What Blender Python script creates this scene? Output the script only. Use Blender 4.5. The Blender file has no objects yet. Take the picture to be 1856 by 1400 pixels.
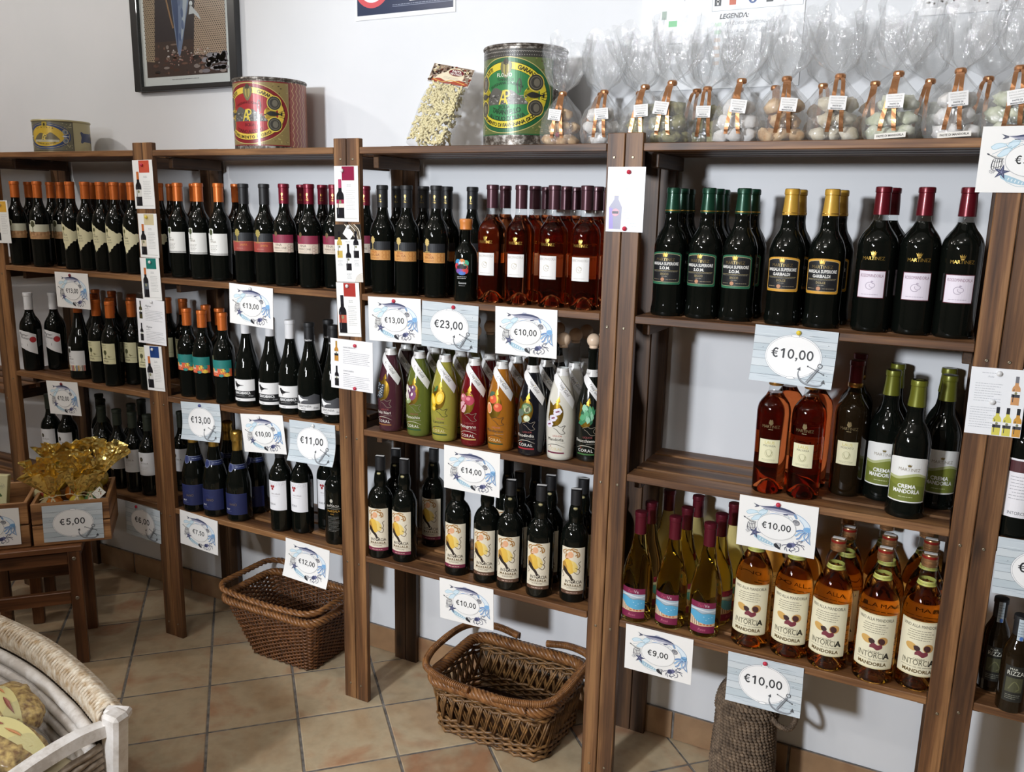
import bpy, bmesh, math, random
from mathutils import Vector, Matrix
from mathutils.geometry import tessellate_polygon
PI = math.pi
SC = bpy.context.scene
COL = SC.collection
rnd = random.Random(7)

# ---------------------------------------------------------------- camera
cam_data = bpy.data.cameras.new('camera')
cam = bpy.data.objects.new('camera', cam_data)
COL.objects.link(cam)
_y, _p, _r = -0.47553, -0.20925, 0.02137
CAM = Vector((2.3051, -1.9093, 1.5151)); FPX = 1540.26
fwd = Vector((math.sin(_y) * math.cos(_p), math.cos(_y) * math.cos(_p), math.sin(_p)))
rt = Vector((math.cos(_y), -math.sin(_y), 0)); up = rt.cross(fwd)
rt, up = rt * math.cos(_r) + up * math.sin(_r), up * math.cos(_r) - rt * math.sin(_r)
cam.matrix_world = Matrix(((rt.x, up.x, -fwd.x, CAM.x), (rt.y, up.y, -fwd.y, CAM.y), (rt.z, up.z, -fwd.z, CAM.z), (0, 0, 0, 1)))
cam_data.sensor_width = 36
cam_data.lens = 36 * FPX / 1856
cam_data.clip_start = 0.05
SC.camera = cam

# ---------------------------------------------------------------- world, lights, exposure
w = bpy.data.worlds.new('world'); SC.world = w; w.use_nodes = True
w.node_tree.nodes['Background'].inputs[0].default_value = (0.8, 0.85, 1, 1)
w.node_tree.nodes['Background'].inputs[1].default_value = 0.05
SC.view_settings.view_transform = 'Standard'
SC.view_settings.look = 'None'
SC.view_settings.exposure = 0.0
SC.view_settings.gamma = 1
SC.view_settings.use_curve_mapping = False
SC.cycles.sample_clamp_indirect = 4.0
SC.cycles.caustics_reflective = False
SC.cycles.caustics_refractive = True
SC.cycles.blur_glossy = 0.6
SC.cycles.max_bounces = 10
SC.cycles.transparent_max_bounces = 24
SC.cycles.transmission_bounces = 10

def lamp(name, kind, loc, energy, color=(1, 1, 1), size=0.1, target=None, spot=None, size_y=None):
    d = bpy.data.lights.new(name, kind)
    d.energy = energy; d.color = color
    if kind == 'AREA':
        d.shape = 'RECTANGLE' if size_y else 'DISK'
        d.size = size
        if size_y: d.size_y = size_y
    else:
        d.shadow_soft_size = size
    if spot:
        d.spot_size = math.radians(spot); d.spot_blend = 0.6
    o = bpy.data.objects.new(name, d); COL.objects.link(o)
    o.location = loc
    if target is not None:
        o.rotation_euler = (Vector(target) - Vector(loc)).to_track_quat('-Z', 'Y').to_euler()
    return o
lamp('key_spot', 'SPOT', (0.75, -3.6, 1.95), 470, (0.90, 0.945, 1.0), 0.16, (1.95, 0.3, 1.15), spot=66)
lamp('fill_lamp', 'AREA', (0.0, -3.9, 2.3), 15, (0.97, 0.985, 1.0), 0.5, (0.6, 0.3, 1.6))
for i, (x, y, e) in enumerate([(2.5, -1.4, 9), (1.2, -1.3, 4), (1.35, -2.3, 10), (1.6, -2.3, 10), (1.85, -2.3, 10), (-0.1, -1.2, 8), (-1.25, -1.15, 38), (-0.6, -2.3, 15)]):
    lamp('ceiling_spot', 'POINT', (x, y, 2.8), e, (1.0, 0.985, 0.96) if x > 1 else (1.0, 0.95, 0.90), 0.045)

# ---------------------------------------------------------------- materials
def s2l(c):
    c /= 255.0
    return c / 12.92 if c <= 0.04045 else ((c + 0.055) / 1.055) ** 2.4
def S(r, g, b): return (s2l(r), s2l(g), s2l(b), 1.0)
def HX(h): return S(int(h[0:2], 16), int(h[2:4], 16), int(h[4:6], 16))
class NT:
    def __init__(self, name):
        self.m = bpy.data.materials.new(name); self.m.use_nodes = True
        self.t = self.m.node_tree; self.b = self.t.nodes['Principled BSDF']; self.out = self.t.nodes['Material Output']
    def n(self, typ, **kw):
        nd = self.t.nodes.new(typ)
        for k, v in kw.items():
            if k.startswith('i_'):
                key = k[2:]
                nd.inputs[int(key) if key.isdigit() else key.replace('_', ' ')].default_value = v
            else: setattr(nd, k, v)
        return nd
    def l(self, a, b): self.t.links.new(a, b)
    def ramp(self, fac, stops):
        r = self.n('ShaderNodeValToRGB')
        e = r.color_ramp.elements
        e[0].position, e[0].color = stops[0]
        e[1].position, e[1].color = stops[-1]
        for p_, c_ in stops[1:-1]:
            x = e.new(p_); x.color = c_
        if fac is not None: self.l(fac, r.inputs[0])
        return r
    def bump(self, h, strength=0.3, dist=0.002):
        b = self.n('ShaderNodeBump', i_Strength=strength, i_Distance=dist)
        self.l(h, b.inputs['Height']); self.l(b.outputs[0], self.b.inputs['Normal'])
        return b
    def coords(self, scale=(1, 1, 1), rand=True, kind='Object'):
        tc = self.n('ShaderNodeTexCoord'); mp = self.n('ShaderNodeMapping')
        mp.inputs['Scale'].default_value = scale
        self.l(tc.outputs[kind], mp.inputs['Vector'])
        if rand:
            oi = self.n('ShaderNodeObjectInfo'); mu = self.n('ShaderNodeMath', operation='MULTIPLY', i_1=37.0)
            self.l(oi.outputs['Random'], mu.inputs[0])
            cb = self.n('ShaderNodeCombineXYZ')
            for i in range(3): self.l(mu.outputs[0], cb.inputs[i])
            self.l(cb.outputs[0], mp.inputs['Location'])
        return mp.outputs[0]
def pm(name, col, rough=0.5, metal=0.0, coat=0.0, trans=0.0, ior=1.45, spec=0.5, sheen=0.0):
    k = NT(name); b = k.b
    b.inputs['Base Color'].default_value = col
    b.inputs['Roughness'].default_value = rough
    b.inputs['Metallic'].default_value = metal
    b.inputs['Coat Weight'].default_value = coat
    b.inputs['Coat Roughness'].default_value = 0.03
    b.inputs['Transmission Weight'].default_value = trans
    b.inputs['IOR'].default_value = ior
    b.inputs['Specular IOR Level'].default_value = spec
    return k.m
def wood(name, dark, mid, light, rough=0.5, ring=9.0):
    """stained softwood, grain along local X"""
    k = NT(name)
    v = k.coords((0.9, 9, 9))
    n1 = k.n('ShaderNodeTexNoise', i_Scale=2.2, i_Detail=5.0, i_Roughness=0.6, i_Distortion=0.5)
    k.l(v, n1.inputs['Vector'])
    wv = k.n('ShaderNodeTexWave', wave_type='BANDS', bands_direction='Y', i_Scale=0.45, i_Distortion=ring, i_Detail=3.0)
    wv.inputs['Detail Scale'].default_value = 0.6
    k.l(v, wv.inputs['Vector'])
    m0 = k.n('ShaderNodeMix', data_type='FLOAT'); m0.inputs[0].default_value = 0.3
    k.l(n1.outputs[0], m0.inputs[2]); k.l(wv.outputs['Fac'], m0.inputs[3])
    v3 = k.coords((3.5, 95, 95)); n3 = k.n('ShaderNodeTexNoise', i_Scale=2.0, i_Detail=3.0); k.l(v3, n3.inputs['Vector'])
    mx = k.n('ShaderNodeMix', data_type='FLOAT'); mx.inputs[0].default_value = 0.38
    k.l(m0.outputs[0], mx.inputs[2]); k.l(n3.outputs[0], mx.inputs[3])
    r = k.ramp(mx.outputs[0], [(0.34, dark), (0.5, mid), (0.66, light)])
    # knots
    v2 = k.coords((3.2, 11, 11))
    vo = k.n('ShaderNodeTexVoronoi', i_Scale=1.0); k.l(v2, vo.inputs['Vector'])
    kr = k.ramp(vo.outputs['Distance'], [(0.05, (0.18, 0.16, 0.15, 1)), (0.17, (1, 1, 1, 1))])
    mm = k.n('ShaderNodeMix', data_type='RGBA', blend_type='MULTIPLY'); mm.inputs[0].default_value = 0.8
    k.l(r.outputs[0], mm.inputs[6]); k.l(kr.outputs[0], mm.inputs[7])
    # board to board variation
    oi = k.n('ShaderNodeObjectInfo'); hs = k.n('ShaderNodeHueSaturation')
    mr = k.n('ShaderNodeMapRange'); mr.inputs[3].default_value = 0.78; mr.inputs[4].default_value = 1.22
    k.l(oi.outputs['Random'], mr.inputs[0]); k.l(mr.outputs[0], hs.inputs['Value'])
    k.l(mm.outputs[2], hs.inputs['Color']); k.l(hs.outputs[0], k.b.inputs['Base Color'])
    k.b.inputs['Roughness'].default_value = rough
    k.bump(mx.outputs[0], 0.25, 0.001)
    return k.m
M = {}
M['wood'] = wood('stained_wood', S(66, 41, 23), S(104, 69, 40), S(146, 105, 66))
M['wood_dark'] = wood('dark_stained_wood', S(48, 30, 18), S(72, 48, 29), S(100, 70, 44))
M['crate'] = wood('crate_wood', S(92, 58, 34), S(150, 106, 66), S(176, 130, 86))
M['stool'] = wood('stool_wood', S(58, 34, 20), S(94, 58, 34), S(118, 76, 46), 0.4)
def wall_mat():
    k = NT('white_plaster')
    v = k.coords((1, 1, 1), False)
    n = k.n('ShaderNodeTexNoise', i_Scale=2.0, i_Detail=6.0); k.l(v, n.inputs['Vector'])
    r = k.ramp(n.outputs[0], [(0.3, S(220, 222, 225)), (0.7, S(230, 231, 234))])
    k.l(r.outputs[0], k.b.inputs['Base Color']); k.b.inputs['Roughness'].default_value = 0.55
    n2 = k.n('ShaderNodeTexNoise', i_Scale=60.0, i_Detail=3.0); k.l(v, n2.inputs['Vector'])
    k.bump(n2.outputs[0], 0.08, 0.002)
    return k.m
M['wall'] = wall_mat()
M['room'] = pm('beige_room_paint', S(150, 138, 124), .8)
M['ceiling'] = pm('ceiling_paint', S(190, 186, 180), .8)
def tile_mat(name, a, b, c, rough=0.42):
    k = NT(name)
    v = k.coords((1, 1, 1))
    n = k.n('ShaderNodeTexNoise', i_Scale=5.0, i_Detail=5.0, i_Roughness=0.55, i_Distortion=0.3); k.l(v, n.inputs['Vector'])
    r = k.ramp(n.outputs[0], [(0.36, a), (0.52, b), (0.68, c)])
    v2 = k.coords((1, 1, 1)); n2 = k.n('ShaderNodeTexNoise', i_Scale=28.0, i_Detail=4.0); k.l(v2, n2.inputs['Vector'])
    r2 = k.ramp(n2.outputs[0], [(0.3, (0.8, 0.8, 0.8, 1)), (0.6, (1, 1, 1, 1))])
    m = k.n('ShaderNodeMix', data_type='RGBA', blend_type='MULTIPLY'); m.inputs[0].default_value = 0.7
    k.l(r.outputs[0], m.inputs[6]); k.l(r2.outputs[0], m.inputs[7])
    oi = k.n('ShaderNodeObjectInfo'); hs = k.n('ShaderNodeHueSaturation')
    mr = k.n('ShaderNodeMapRange'); mr.inputs[3].default_value = 0.9; mr.inputs[4].default_value = 1.1
    k.l(oi.outputs['Random'], mr.inputs[0]); k.l(mr.outputs[0], hs.inputs['Value'])
    k.l(m.outputs[2], hs.inputs['Color']); k.l(hs.outputs[0], k.b.inputs['Base Color'])
    k.b.inputs['Roughness'].default_value = rough
    k.bump(n2.outputs[0], 0.12, 0.002)
    return k.m
M['tile'] = tile_mat('terracotta_tile', S(176, 150, 118), S(188, 170, 140), S(172, 130, 98))
M['skirting'] = tile_mat('skirting_tile', S(150, 116, 84), S(158, 126, 94), S(140, 104, 76))
def grout_mat():
    k = NT('grey_grout'); v = k.coords((1, 1, 1), False)
    n = k.n('ShaderNodeTexNoise', i_Scale=40.0, i_Detail=4.0); k.l(v, n.inputs['Vector'])
    r = k.ramp(n.outputs[0], [(0.3, S(84, 80, 76)), (0.7, S(136, 130, 124))])
    k.l(r.outputs[0], k.b.inputs['Base Color']); k.b.inputs['Roughness'].default_value = 0.9
    return k.m
M['grout'] = grout_mat()
def attr_mat(name, rough, metal=0.0, coat=0.0):
    k = NT(name); a = k.n('ShaderNodeAttribute', attribute_name='Col')
    k.l(a.outputs['Color'], k.b.inputs['Base Color'])
    k.b.inputs['Roughness'].default_value = rough; k.b.inputs['Metallic'].default_value = metal
    k.b.inputs['Coat Weight'].default_value = coat
    return k.m
M['print'] = attr_mat('printed_paper', 0.55)
M['foil'] = attr_mat('foil_print', 0.28, 0.85)
M['tin_print'] = attr_mat('tin_litho', 0.34, 0.1, 0.25)
M['gloss_print'] = attr_mat('laminated_print', 0.25)

# ---------------------------------------------------------------- object helpers
def link(name, mesh, parent=None, loc=(0, 0, 0), rot=(0, 0, 0), **props):
    o = bpy.data.objects.new(name, mesh); COL.objects.link(o)
    o.location = loc; o.rotation_euler = rot
    if parent is not None: o.parent = parent
    for k, v in props.items(): o[k] = v
    return o
def thing(name, label, cat, loc=(0, 0, 0), rot=(0, 0, 0), group=None, mesh=None):
    o = link(name, mesh, None, loc, rot, label=label, category=cat)
    if group: o['group'] = group
    return o
class MB:
    """mesh builder: one mesh from boxes, lathes, tubes and loose faces"""
    def __init__(self): self.v = []; self.f = []; self.mi = []; self.cm = 0
    def add(self, vs, fs, mat=None):
        o = len(self.v); self.v += [tuple(x) for x in vs]
        self.f += [tuple(i + o for i in f) for f in fs]
        self.mi += [self.cm if mat is None else mat] * len(fs)
        return self
    def box(self, c, s, bev=0.0, mtx=None, mat=None):
        x, y, z = s[0] / 2, s[1] / 2, s[2] / 2
        if bev:
            vs = []; b = bev
            for sx in (-1, 1):
                for sy in (-1, 1):
                    for sz in (-1, 1):
                        vs += [(sx * (x - b), sy * (y - b), sz * z), (sx * (x - b), sy * y, sz * (z - b)), (sx * x, sy * (y - b), sz * (z - b))]
            bm = bmesh.new(); bv = [bm.verts.new(q) for q in vs]
            bmesh.ops.convex_hull(bm, input=bv)
            bm.verts.ensure_lookup_table(); bm.verts.index_update()
            vs = [q.co[:] for q in bm.verts]; fs = [[q.index for q in f.verts] for f in bm.faces]; bm.free()
        else:
            vs = [(i * x, j * y, k * z) for i in (-1, 1) for j in (-1, 1) for k in (-1, 1)]
            fs = [(0, 1, 3, 2), (4, 6, 7, 5), (0, 4, 5, 1), (2, 3, 7, 6), (0, 2, 6, 4), (1, 5, 7, 3)]
        c = Vector(c)
        vs = [((mtx @ Vector(q)) if mtx else Vector(q)) + c for q in vs]
        return self.add(vs, fs, mat)
    def lathe(self, prof, seg=24, cap0=True, cap1=True, mat=None, c=(0, 0, 0), sx=1.0, sy=1.0):
        vs = []; fs = []
        for r, z in prof:
            for i in range(seg):
                a = 2 * PI * i / seg
                vs.append((c[0] + r * sx * math.cos(a), c[1] + r * sy * math.sin(a), c[2] + z))
        for j in range(len(prof) - 1):
            for i in range(seg):
                k = (i + 1) % seg
                fs.append((j * seg + i, j * seg + k, (j + 1) * seg + k, (j + 1) * seg + i))
        if cap0: fs.append(tuple(reversed(range(seg))))
        if cap1: fs.append(tuple(range((len(prof) - 1) * seg, len(prof) * seg)))
        return self.add(vs, fs, mat)
    def tube(self, pts, r, seg=6, closed=False, caps=True, mat=None, flat=1.0):
        pts = [Vector(q) for q in pts]; n = len(pts); vs = []; fs = []
        up_ = Vector((0, 0, 1)); prev = None
        for i, q in enumerate(pts):
            if closed: t = pts[(i + 1) % n] - pts[i - 1]
            else: t = pts[min(i + 1, n - 1)] - pts[max(i - 1, 0)]
            t.normalize()
            if prev is None:
                a = up_ if abs(t.z) < 0.9 else Vector((1, 0, 0))
                u = (a - t * a.dot(t)).normalized()
            else:
                u = prev - t * prev.dot(t)
                u = u.normalized() if u.length > 1e-6 else t.orthogonal().normalized()
            prev = u; b = t.cross(u)
            rr = r[i] if isinstance(r, (list, tuple)) else r
            for k in range(seg):
                a = 2 * PI * k / seg
                vs.append(q + (u * math.cos(a) * flat + b * math.sin(a)) * rr)
        m = n if closed else n - 1
        for i in range(m):
            j = (i + 1) % n
            for k in range(seg):
                l = (k + 1) % seg
                fs.append((i * seg + k, i * seg + l, j * seg + l, j * seg + k))
        if caps and not closed:
            fs.append(tuple(reversed(range(seg)))); fs.append(tuple(range((n - 1) * seg, n * seg)))
        return self.add(vs, fs, mat)
    def mesh(self, name, mats, smooth=False, sharp=None):
        me = bpy.data.meshes.new(name)
        me.from_pydata(self.v, [], self.f)
        if not isinstance(mats, (list, tuple)): mats = [mats]
        for m in mats: me.materials.append(m)
        if len(mats) > 1: me.polygons.foreach_set('material_index', self.mi)
        if smooth:
            me.polygons.foreach_set('use_smooth', [True] * len(me.polygons))
            me.update()
            if sharp: me.set_sharp_from_angle(angle=math.radians(sharp))
        me.update()
        return me
def board(name, L, W, H, mat, bev=0.0015):
    """board with its length on local X"""
    return MB().box((0, 0, 0), (L, W, H), bev).mesh(name, mat)

# ---------------------------------------------------------------- flat print: letters and shapes as coloured geometry
_GL = {}
def _load_glyphs(bold):
    chars = "ABCDEFGHIJKLMNOPQRSTUVWXYZabcdefghijklmnopqrstuvwxyz0123456789.,:;-+'&/()€·°"
    objs = []
    def mk(s):
        cu = bpy.data.curves.new('glyph', 'FONT'); cu.body = s; cu.size = 1.0; cu.resolution_u = 2
        if bold: cu.offset = 0.03
        o = bpy.data.objects.new('glyph', cu); COL.objects.link(o); objs.append(o); return o
    pair = [(ch, mk(ch), mk('H' + ch + 'H')) for ch in chars]
    hh = mk('HH')
    bpy.context.view_layer.update()
    dg = bpy.context.evaluated_depsgraph_get()
    def geo(o):
        e = o.evaluated_get(dg); me = e.to_mesh()
        vs = [(q.co.x, q.co.y) for q in me.vertices]; fs = [tuple(f.vertices) for f in me.polygons]
        e.to_mesh_clear(); return vs, fs
    def width(vs): xs = [q[0] for q in vs]; return max(xs) - min(xs)
    w0 = width(geo(hh)[0])
    out = {}
    for ch, a, b in pair:
        vs, fs = geo(a)
        out[ch] = (vs, fs, width(geo(b)[0]) - w0)
    out[' '] = ([], [], 0.3)
    capv = out['H'][0]; ch_ = max(q[1] for q in capv)
    _GL[bold] = (out, ch_)
    for o in objs:
        d = o.data; bpy.data.objects.remove(o); bpy.data.curves.remove(d)
_load_glyphs(False); _load_glyphs(True)

class Art:
    """flat artwork in millimetres; each shape carries a colour and a print layer"""
    def __init__(self): self.it = []
    def raw(self, vs, fs, c, l=1, foil=False): self.it.append((vs, fs, c, l, foil)); return self
    def poly(self, pts, c, l=1, foil=False):
        tr = tessellate_polygon([[Vector((x, y, 0)) for x, y in pts]])
        return self.raw(list(pts), [tuple(t) for t in tr], c, l, foil)
    def rect(self, x0, y0, x1, y1, c, l=1, foil=False):
        return self.raw([(x0, y0), (x1, y0), (x1, y1), (x0, y1)], [(0, 1, 2, 3)], c, l, foil)
    def ell(self, cx, cy, rx, ry, c, l=1, n=24, foil=False, rot=0.0):
        ca, sa = math.cos(rot), math.sin(rot)
        pts = []
        for i in range(n):
            x, y = rx * math.cos(2 * PI * i / n), ry * math.sin(2 * PI * i / n)
            pts.append((cx + x * ca - y * sa, cy + x * sa + y * ca))
        return self.raw(pts, [tuple(range(n))], c, l, foil)
    def ring(self, cx, cy, rx, ry, w_, c, l=1, n=36, a0=0.0, a1=2 * PI, foil=False):
        vs = []; fs = []
        for i in range(n + 1):
            a = a0 + (a1 - a0) * i / n
            vs += [(cx + rx * math.cos(a), cy + ry * math.sin(a)), (cx + (rx - w_) * math.cos(a), cy + (ry - w_) * math.sin(a))]
        for i in range(n): fs.append((2 * i, 2 * i + 2, 2 * i + 3, 2 * i + 1))
        return self.raw(vs, fs, c, l, foil)
    def line(self, pts, w_, c, l=1, foil=False):
        vs = []; fs = []
        n = len(pts)
        for i, (x, y) in enumerate(pts):
            x0, y0 = pts[max(i - 1, 0)]; x1, y1 = pts[min(i + 1, n - 1)]
            d = math.hypot(x1 - x0, y1 - y0) or 1.0
            ww = (w_[i] if isinstance(w_, (list, tuple)) else w_) / 2
            nx, ny = -(y1 - y0) / d * ww, (x1 - x0) / d * ww
            vs += [(x + nx, y + ny), (x - nx, y - ny)]
        for i in range(n - 1): fs.append((2 * i, 2 * i + 1, 2 * i + 3, 2 * i + 2))
        return self.raw(vs, fs, c, l, foil)
    def curve(self, pts, w_, c, l=1, n=5, foil=False):
        return self.line(spline(pts, n), w_, c, l, foil)
    def text(self, s, x, y, h, c, l=2, bold=False, al='c', shear=0.0, foil=False, wmax=None, sx=1.0, rot=0.0, sp=0.0, wfit=None):
        g, ch = _GL[bold]; k = h / ch
        adv = [g.get(q, g[' '])[2] + sp for q in s]
        tot = sum(adv) * k * sx
        if wfit: sx *= wfit / tot; tot = wfit
        if wmax and tot > wmax: sx *= wmax / tot; tot = wmax
        cx = {'c': -tot / 2, 'l': 0.0, 'r': -tot}[al]
        ca, sa = math.cos(rot), math.sin(rot)
        vs = []; fs = []
        for q, a in zip(s, adv):
            gv, gf, _ = g.get(q, g[' '])
            o = len(vs)
            for vx, vy in gv:
                px, py = cx + vx * k * sx + vy * k * shear, vy * k
                vs.append((x + px * ca - py * sa, y + px * sa + py * ca))
            fs += [tuple(i + o for i in f) for f in gf]
            cx += a * k * sx
        return self.raw(vs, fs, c, l, foil)
    def arctext(self, s, cx, cy, rx, ry, a_mid, h, c, l=2, bold=False, inner=False, sp=0.0, span=None):
        """letters along an ellipse; a_mid in degrees; inner = reads along the bottom"""
        g, ch = _GL[bold]; k = h / ch
        adv = [(g.get(q, g[' '])[2] + sp) * k for q in s]
        tot = sum(adv)
        rm = (rx + ry) / 2
        sgn = 1 if inner else -1
        sc = 1.0 if span is None else math.radians(span) * rm / tot
        a = math.radians(a_mid) - sgn * tot * sc / rm / 2
        for q, w_ in zip(s, adv):
            am = a + sgn * w_ * sc / rm / 2
            x, y = cx + rx * math.cos(am), cy + ry * math.sin(am)
            tx, ty = -rx * math.sin(am) * sgn, ry * math.cos(am) * sgn
            self.text(q, x, y, h, c, l, bold, rot=math.atan2(ty, tx))
            a += sgn * w_ * sc / rm
        return self
    def greek(self, x0, y0, x1, n, dy, c, h=0.6, l=2, seed=1, al='l'):
        """lines of copy too small to read in the photograph"""
        r = random.Random(seed)
        for i in range(n):
            x = x0; e = x1 - (r.random() * 0.35 * (x1 - x0) if i % 3 == 2 else r.random() * 0.08 * (x1 - x0))
            off = (x1 - e) / 2 if al == 'c' else 0
            while x < e - 0.5:
                ww = min(r.uniform(1.0, 4.0) * max(h, 0.5) * 1.6, e - x)
                self.rect(x + off, y0 - i * dy, x + off + ww, y0 - i * dy + h, c, l)
                x += ww + h * 0.9
        return self
    def mesh(self, name, mats=None, R=None, sc=0.001, off=0.0002, z0=0.0, base=0.0003, bend=None, du=6.0, dv=None, tilt=0.0):
        """flat on the XZ plane facing -Y, or wrapped round a body of revolution R(z) facing -Y"""
        V = []; F = []; C = []; MI = []
        def clip(poly, ax, val, keep_less):
            out = []
            for i in range(len(poly)):
                a, b = poly[i - 1], poly[i]
                ia = (a[ax] <= val) == keep_less; ib = (b[ax] <= val) == keep_less
                if ia != ib:
                    t = (val - a[ax]) / (b[ax] - a[ax])
                    out.append((a[0] + (b[0] - a[0]) * t, a[1] + (b[1] - a[1]) * t))
                if ib: out.append(b)
            return out
        def slices(poly, ax, d):
            lo = min(q[ax] for q in poly); hi = max(q[ax] for q in poly)
            if hi - lo <= d: return [poly]
            res = []; k = math.floor(lo / d) + 1; rest = poly
            while k * d < hi - 1e-6 and rest:
                a = clip(rest, ax, k * d, True); rest = clip(rest, ax, k * d, False)
                if len(a) > 2: res.append(a)
                k += 1
            if len(rest) > 2: res.append(rest)
            return res
        for vs, fs, c, l, foil in self.it:
            d = base + l * off
            pieces = []
            for f in fs:
                pl = [vs[i] for i in f]
                if R is None and bend is None: pieces.append(pl); continue
                for a in slices(pl, 0, du):
                    pieces += slices(a, 1, dv) if dv else [a]
            cache = {}
            for pl in pieces:
                idx = []
                for x, y in pl:
                    key = (round(x, 4), round(y, 4))
                    if key not in cache:
                        X, Z = x * sc, y * sc + z0
                        if R is not None:
                            rr = R(Z) if callable(R) else R
                            a = X / rr
                            p_ = ((rr + d) * math.sin(a), -(rr + d) * math.cos(a), Z)
                        elif bend is not None: p_ = (X, bend(X, Z) - d, Z)
                        else: p_ = (X, -d, Z)
                        cache[key] = len(V); V.append(p_)
                    idx.append(cache[key])
                if len(set(idx)) > 2:
                    F.append(idx); C.append(c); MI.append(1 if foil else 0)
        # winding so the face looks outward (-Y)
        me = bpy.data.meshes.new(name)
        F2 = []
        for f in F:
            a, b, c3 = (Vector(V[f[0]]), Vector(V[f[1]]), Vector(V[f[2]]))
            nrm = (b - a).cross(c3 - a)
            ref = Vector((a.x, a.y, 0)) if R is not None else Vector((0, -1, 0))
            F2.append(list(reversed(f)) if nrm.dot(ref) < 0 else f)
        me.from_pydata(V, [], F2)
        for m in (mats or [M['print'], M['foil']]): me.materials.append(m)
        me.polygons.foreach_set('material_index', MI)
        at = me.color_attributes.new('Col', 'FLOAT_COLOR', 'CORNER')
        buf = []
        for f, c in zip(F2, C): buf += list(c) * len(f)
        at.data.foreach_set('color', buf)
        me.update()
        return me
def price_text(a, s, cx, y, h, width, c, l):
    """price figures drawn as strokes, bold grotesque style"""
    W_ = {',': .30, '€': .68}
    tot = sum(W_.get(q, .64) for q in s) - .08
    k = width / tot; x = cx - width / 2; t = .145
    for q in s:
        P = lambda pts: [(x + px * k, y + py * h) for px, py in pts]
        def st(pts, n=6, w_=t): a.line(spline(P(pts), n), w_ * (k + h) / 2, c, l)
        def bar(x0, y0, x1, y1): a.rect(x + x0 * k, y + y0 * h, x + x1 * k, y + y1 * h, c, l)
        def oval(ox, oy, rx, ry, a0=0.0, a1=2 * PI): a.ring(x + ox * k, y + oy * h, rx * k, ry * h, t * (k + h) / 2, c, l, 28, a0, a1)
        if q == '0': oval(.28, .5, .275, .51)
        elif q == '1': bar(.24, 0, .24 + t * 1.05, 1); st([(.31, .96), (.21, .84), (.06, .76)], 4)
        elif q == '2': st([(.08, .70), (.12, .88), (.28, .93), (.45, .83), (.43, .62), (.24, .36), (.10, .12)]); bar(.03, 0, .54, .14)
        elif q == '3': st([(.08, .78), (.17, .92), (.32, .92), (.44, .78), (.38, .60), (.20, .54)]); st([(.20, .54), (.42, .47), (.47, .27), (.36, .09), (.19, .07), (.07, .22)])
        elif q == '4': bar(.33, 0, .33 + t, 1); a.line(P([(.38, .97), (.05, .32)]), t * .9 * (k + h) / 2, c, l); bar(.0, .22, .56, .35)
        elif q == '5': bar(.13, .86, .51, 1); st([(.18, .95), (.12, .50)], 2); st([(.10, .50), (.24, .59), (.41, .53), (.475, .33), (.38, .11), (.21, .07), (.08, .20)])
        elif q == '6': oval(.28, .31, .265, .32); st([(.47, .80), (.36, .92), (.22, .88), (.11, .66), (.085, .34)])
        elif q == '7': bar(.03, .86, .54, 1); st([(.47, .90), (.30, .55), (.22, .0)])
        elif q == '9': oval(.28, .69, .265, .32); st([(.09, .20), (.20, .08), (.34, .12), (.45, .34), (.475, .66)])
        elif q == ',': bar(.05, 0, .05 + t * 1.15, .155); st([(.14, .02), (.13, -.10), (.05, -.18)], 4, .08)
        elif q == '€': oval(.36, .5, .30, .51, math.radians(52), math.radians(308)); bar(-.03, .555, .48, .655); bar(-.03, .36, .44, .46)
        x += W_.get(q, .64) * k
def spline(pts, n=6):
    out = []
    P = [pts[0]] + list(pts) + [pts[-1]]
    D = len(pts[0])
    for i in range(1, len(P) - 2):
        for k in range(n):
            t = k / n
            q = []
            for d in range(D):
                a, b, c, e = P[i - 1][d], P[i][d], P[i + 1][d], P[i + 2][d]
                q.append(0.5 * (2 * b + (c - a) * t + (2 * a - 5 * b + 4 * c - e) * t * t + (-a + 3 * b - 3 * c + e) * t ** 3))
            out.append(tuple(q))
    out.append(tuple(pts[-1]))
    return out
# ---------------------------------------------------------------- room shell
WY = 0.292                       # back wall plane
XL, XR, YF, ZC = -3.2, 5.2, -4.6, 3.0
XK = -0.93                       # the wall bends here
def struct(name, mesh, parent=None, loc=(0, 0, 0), rot=(0, 0, 0)):
    return link(name, mesh, parent, loc, rot, kind='structure')
def slab(c, s, mat, name): return MB().box(c, s).mesh(name, mat)
struct('wall_back', slab(((XK + XR) / 2, WY + 0.05, ZC / 2), (XR - XK, 0.1, ZC), M['wall'], 'wall_back'))
L_ = XK - XL
lw = MB(); d_ = 0.16
lw.add([(XK, WY, 0), (XL, WY + d_, 0), (XL, WY + d_, ZC), (XK, WY, ZC), (XK, WY + 0.1, 0), (XL, WY + d_ + 0.1, 0), (XL, WY + d_ + 0.1, ZC), (XK, WY + 0.1, ZC)],
       [(0, 3, 2, 1), (4, 5, 6, 7), (0, 1, 5, 4), (3, 7, 6, 2), (0, 4, 7, 3), (1, 2, 6, 5)])
struct('wall_left', lw.mesh('wall_left', M['wall']))
struct('wall_west', slab((XL - 0.05, (YF + 0.5) / 2, ZC / 2), (0.1, 0.5 - YF, ZC), M['room'], 'wall_west'))
struct('wall_right', slab((XR + 0.05, (YF + WY) / 2, ZC / 2), (0.1, WY - YF, ZC), M['room'], 'wall_right'))
struct('wall_front', slab(((XL + XR) / 2, YF - 0.05, ZC / 2), (XR - XL, 0.1, ZC), M['room'], 'wall_front'))
struct('ceiling', slab(((XL + XR) / 2, (YF + 0.5) / 2, ZC + 0.05), (XR - XL, 0.5 - YF, 0.1), M['ceiling'], 'ceiling'))
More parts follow.
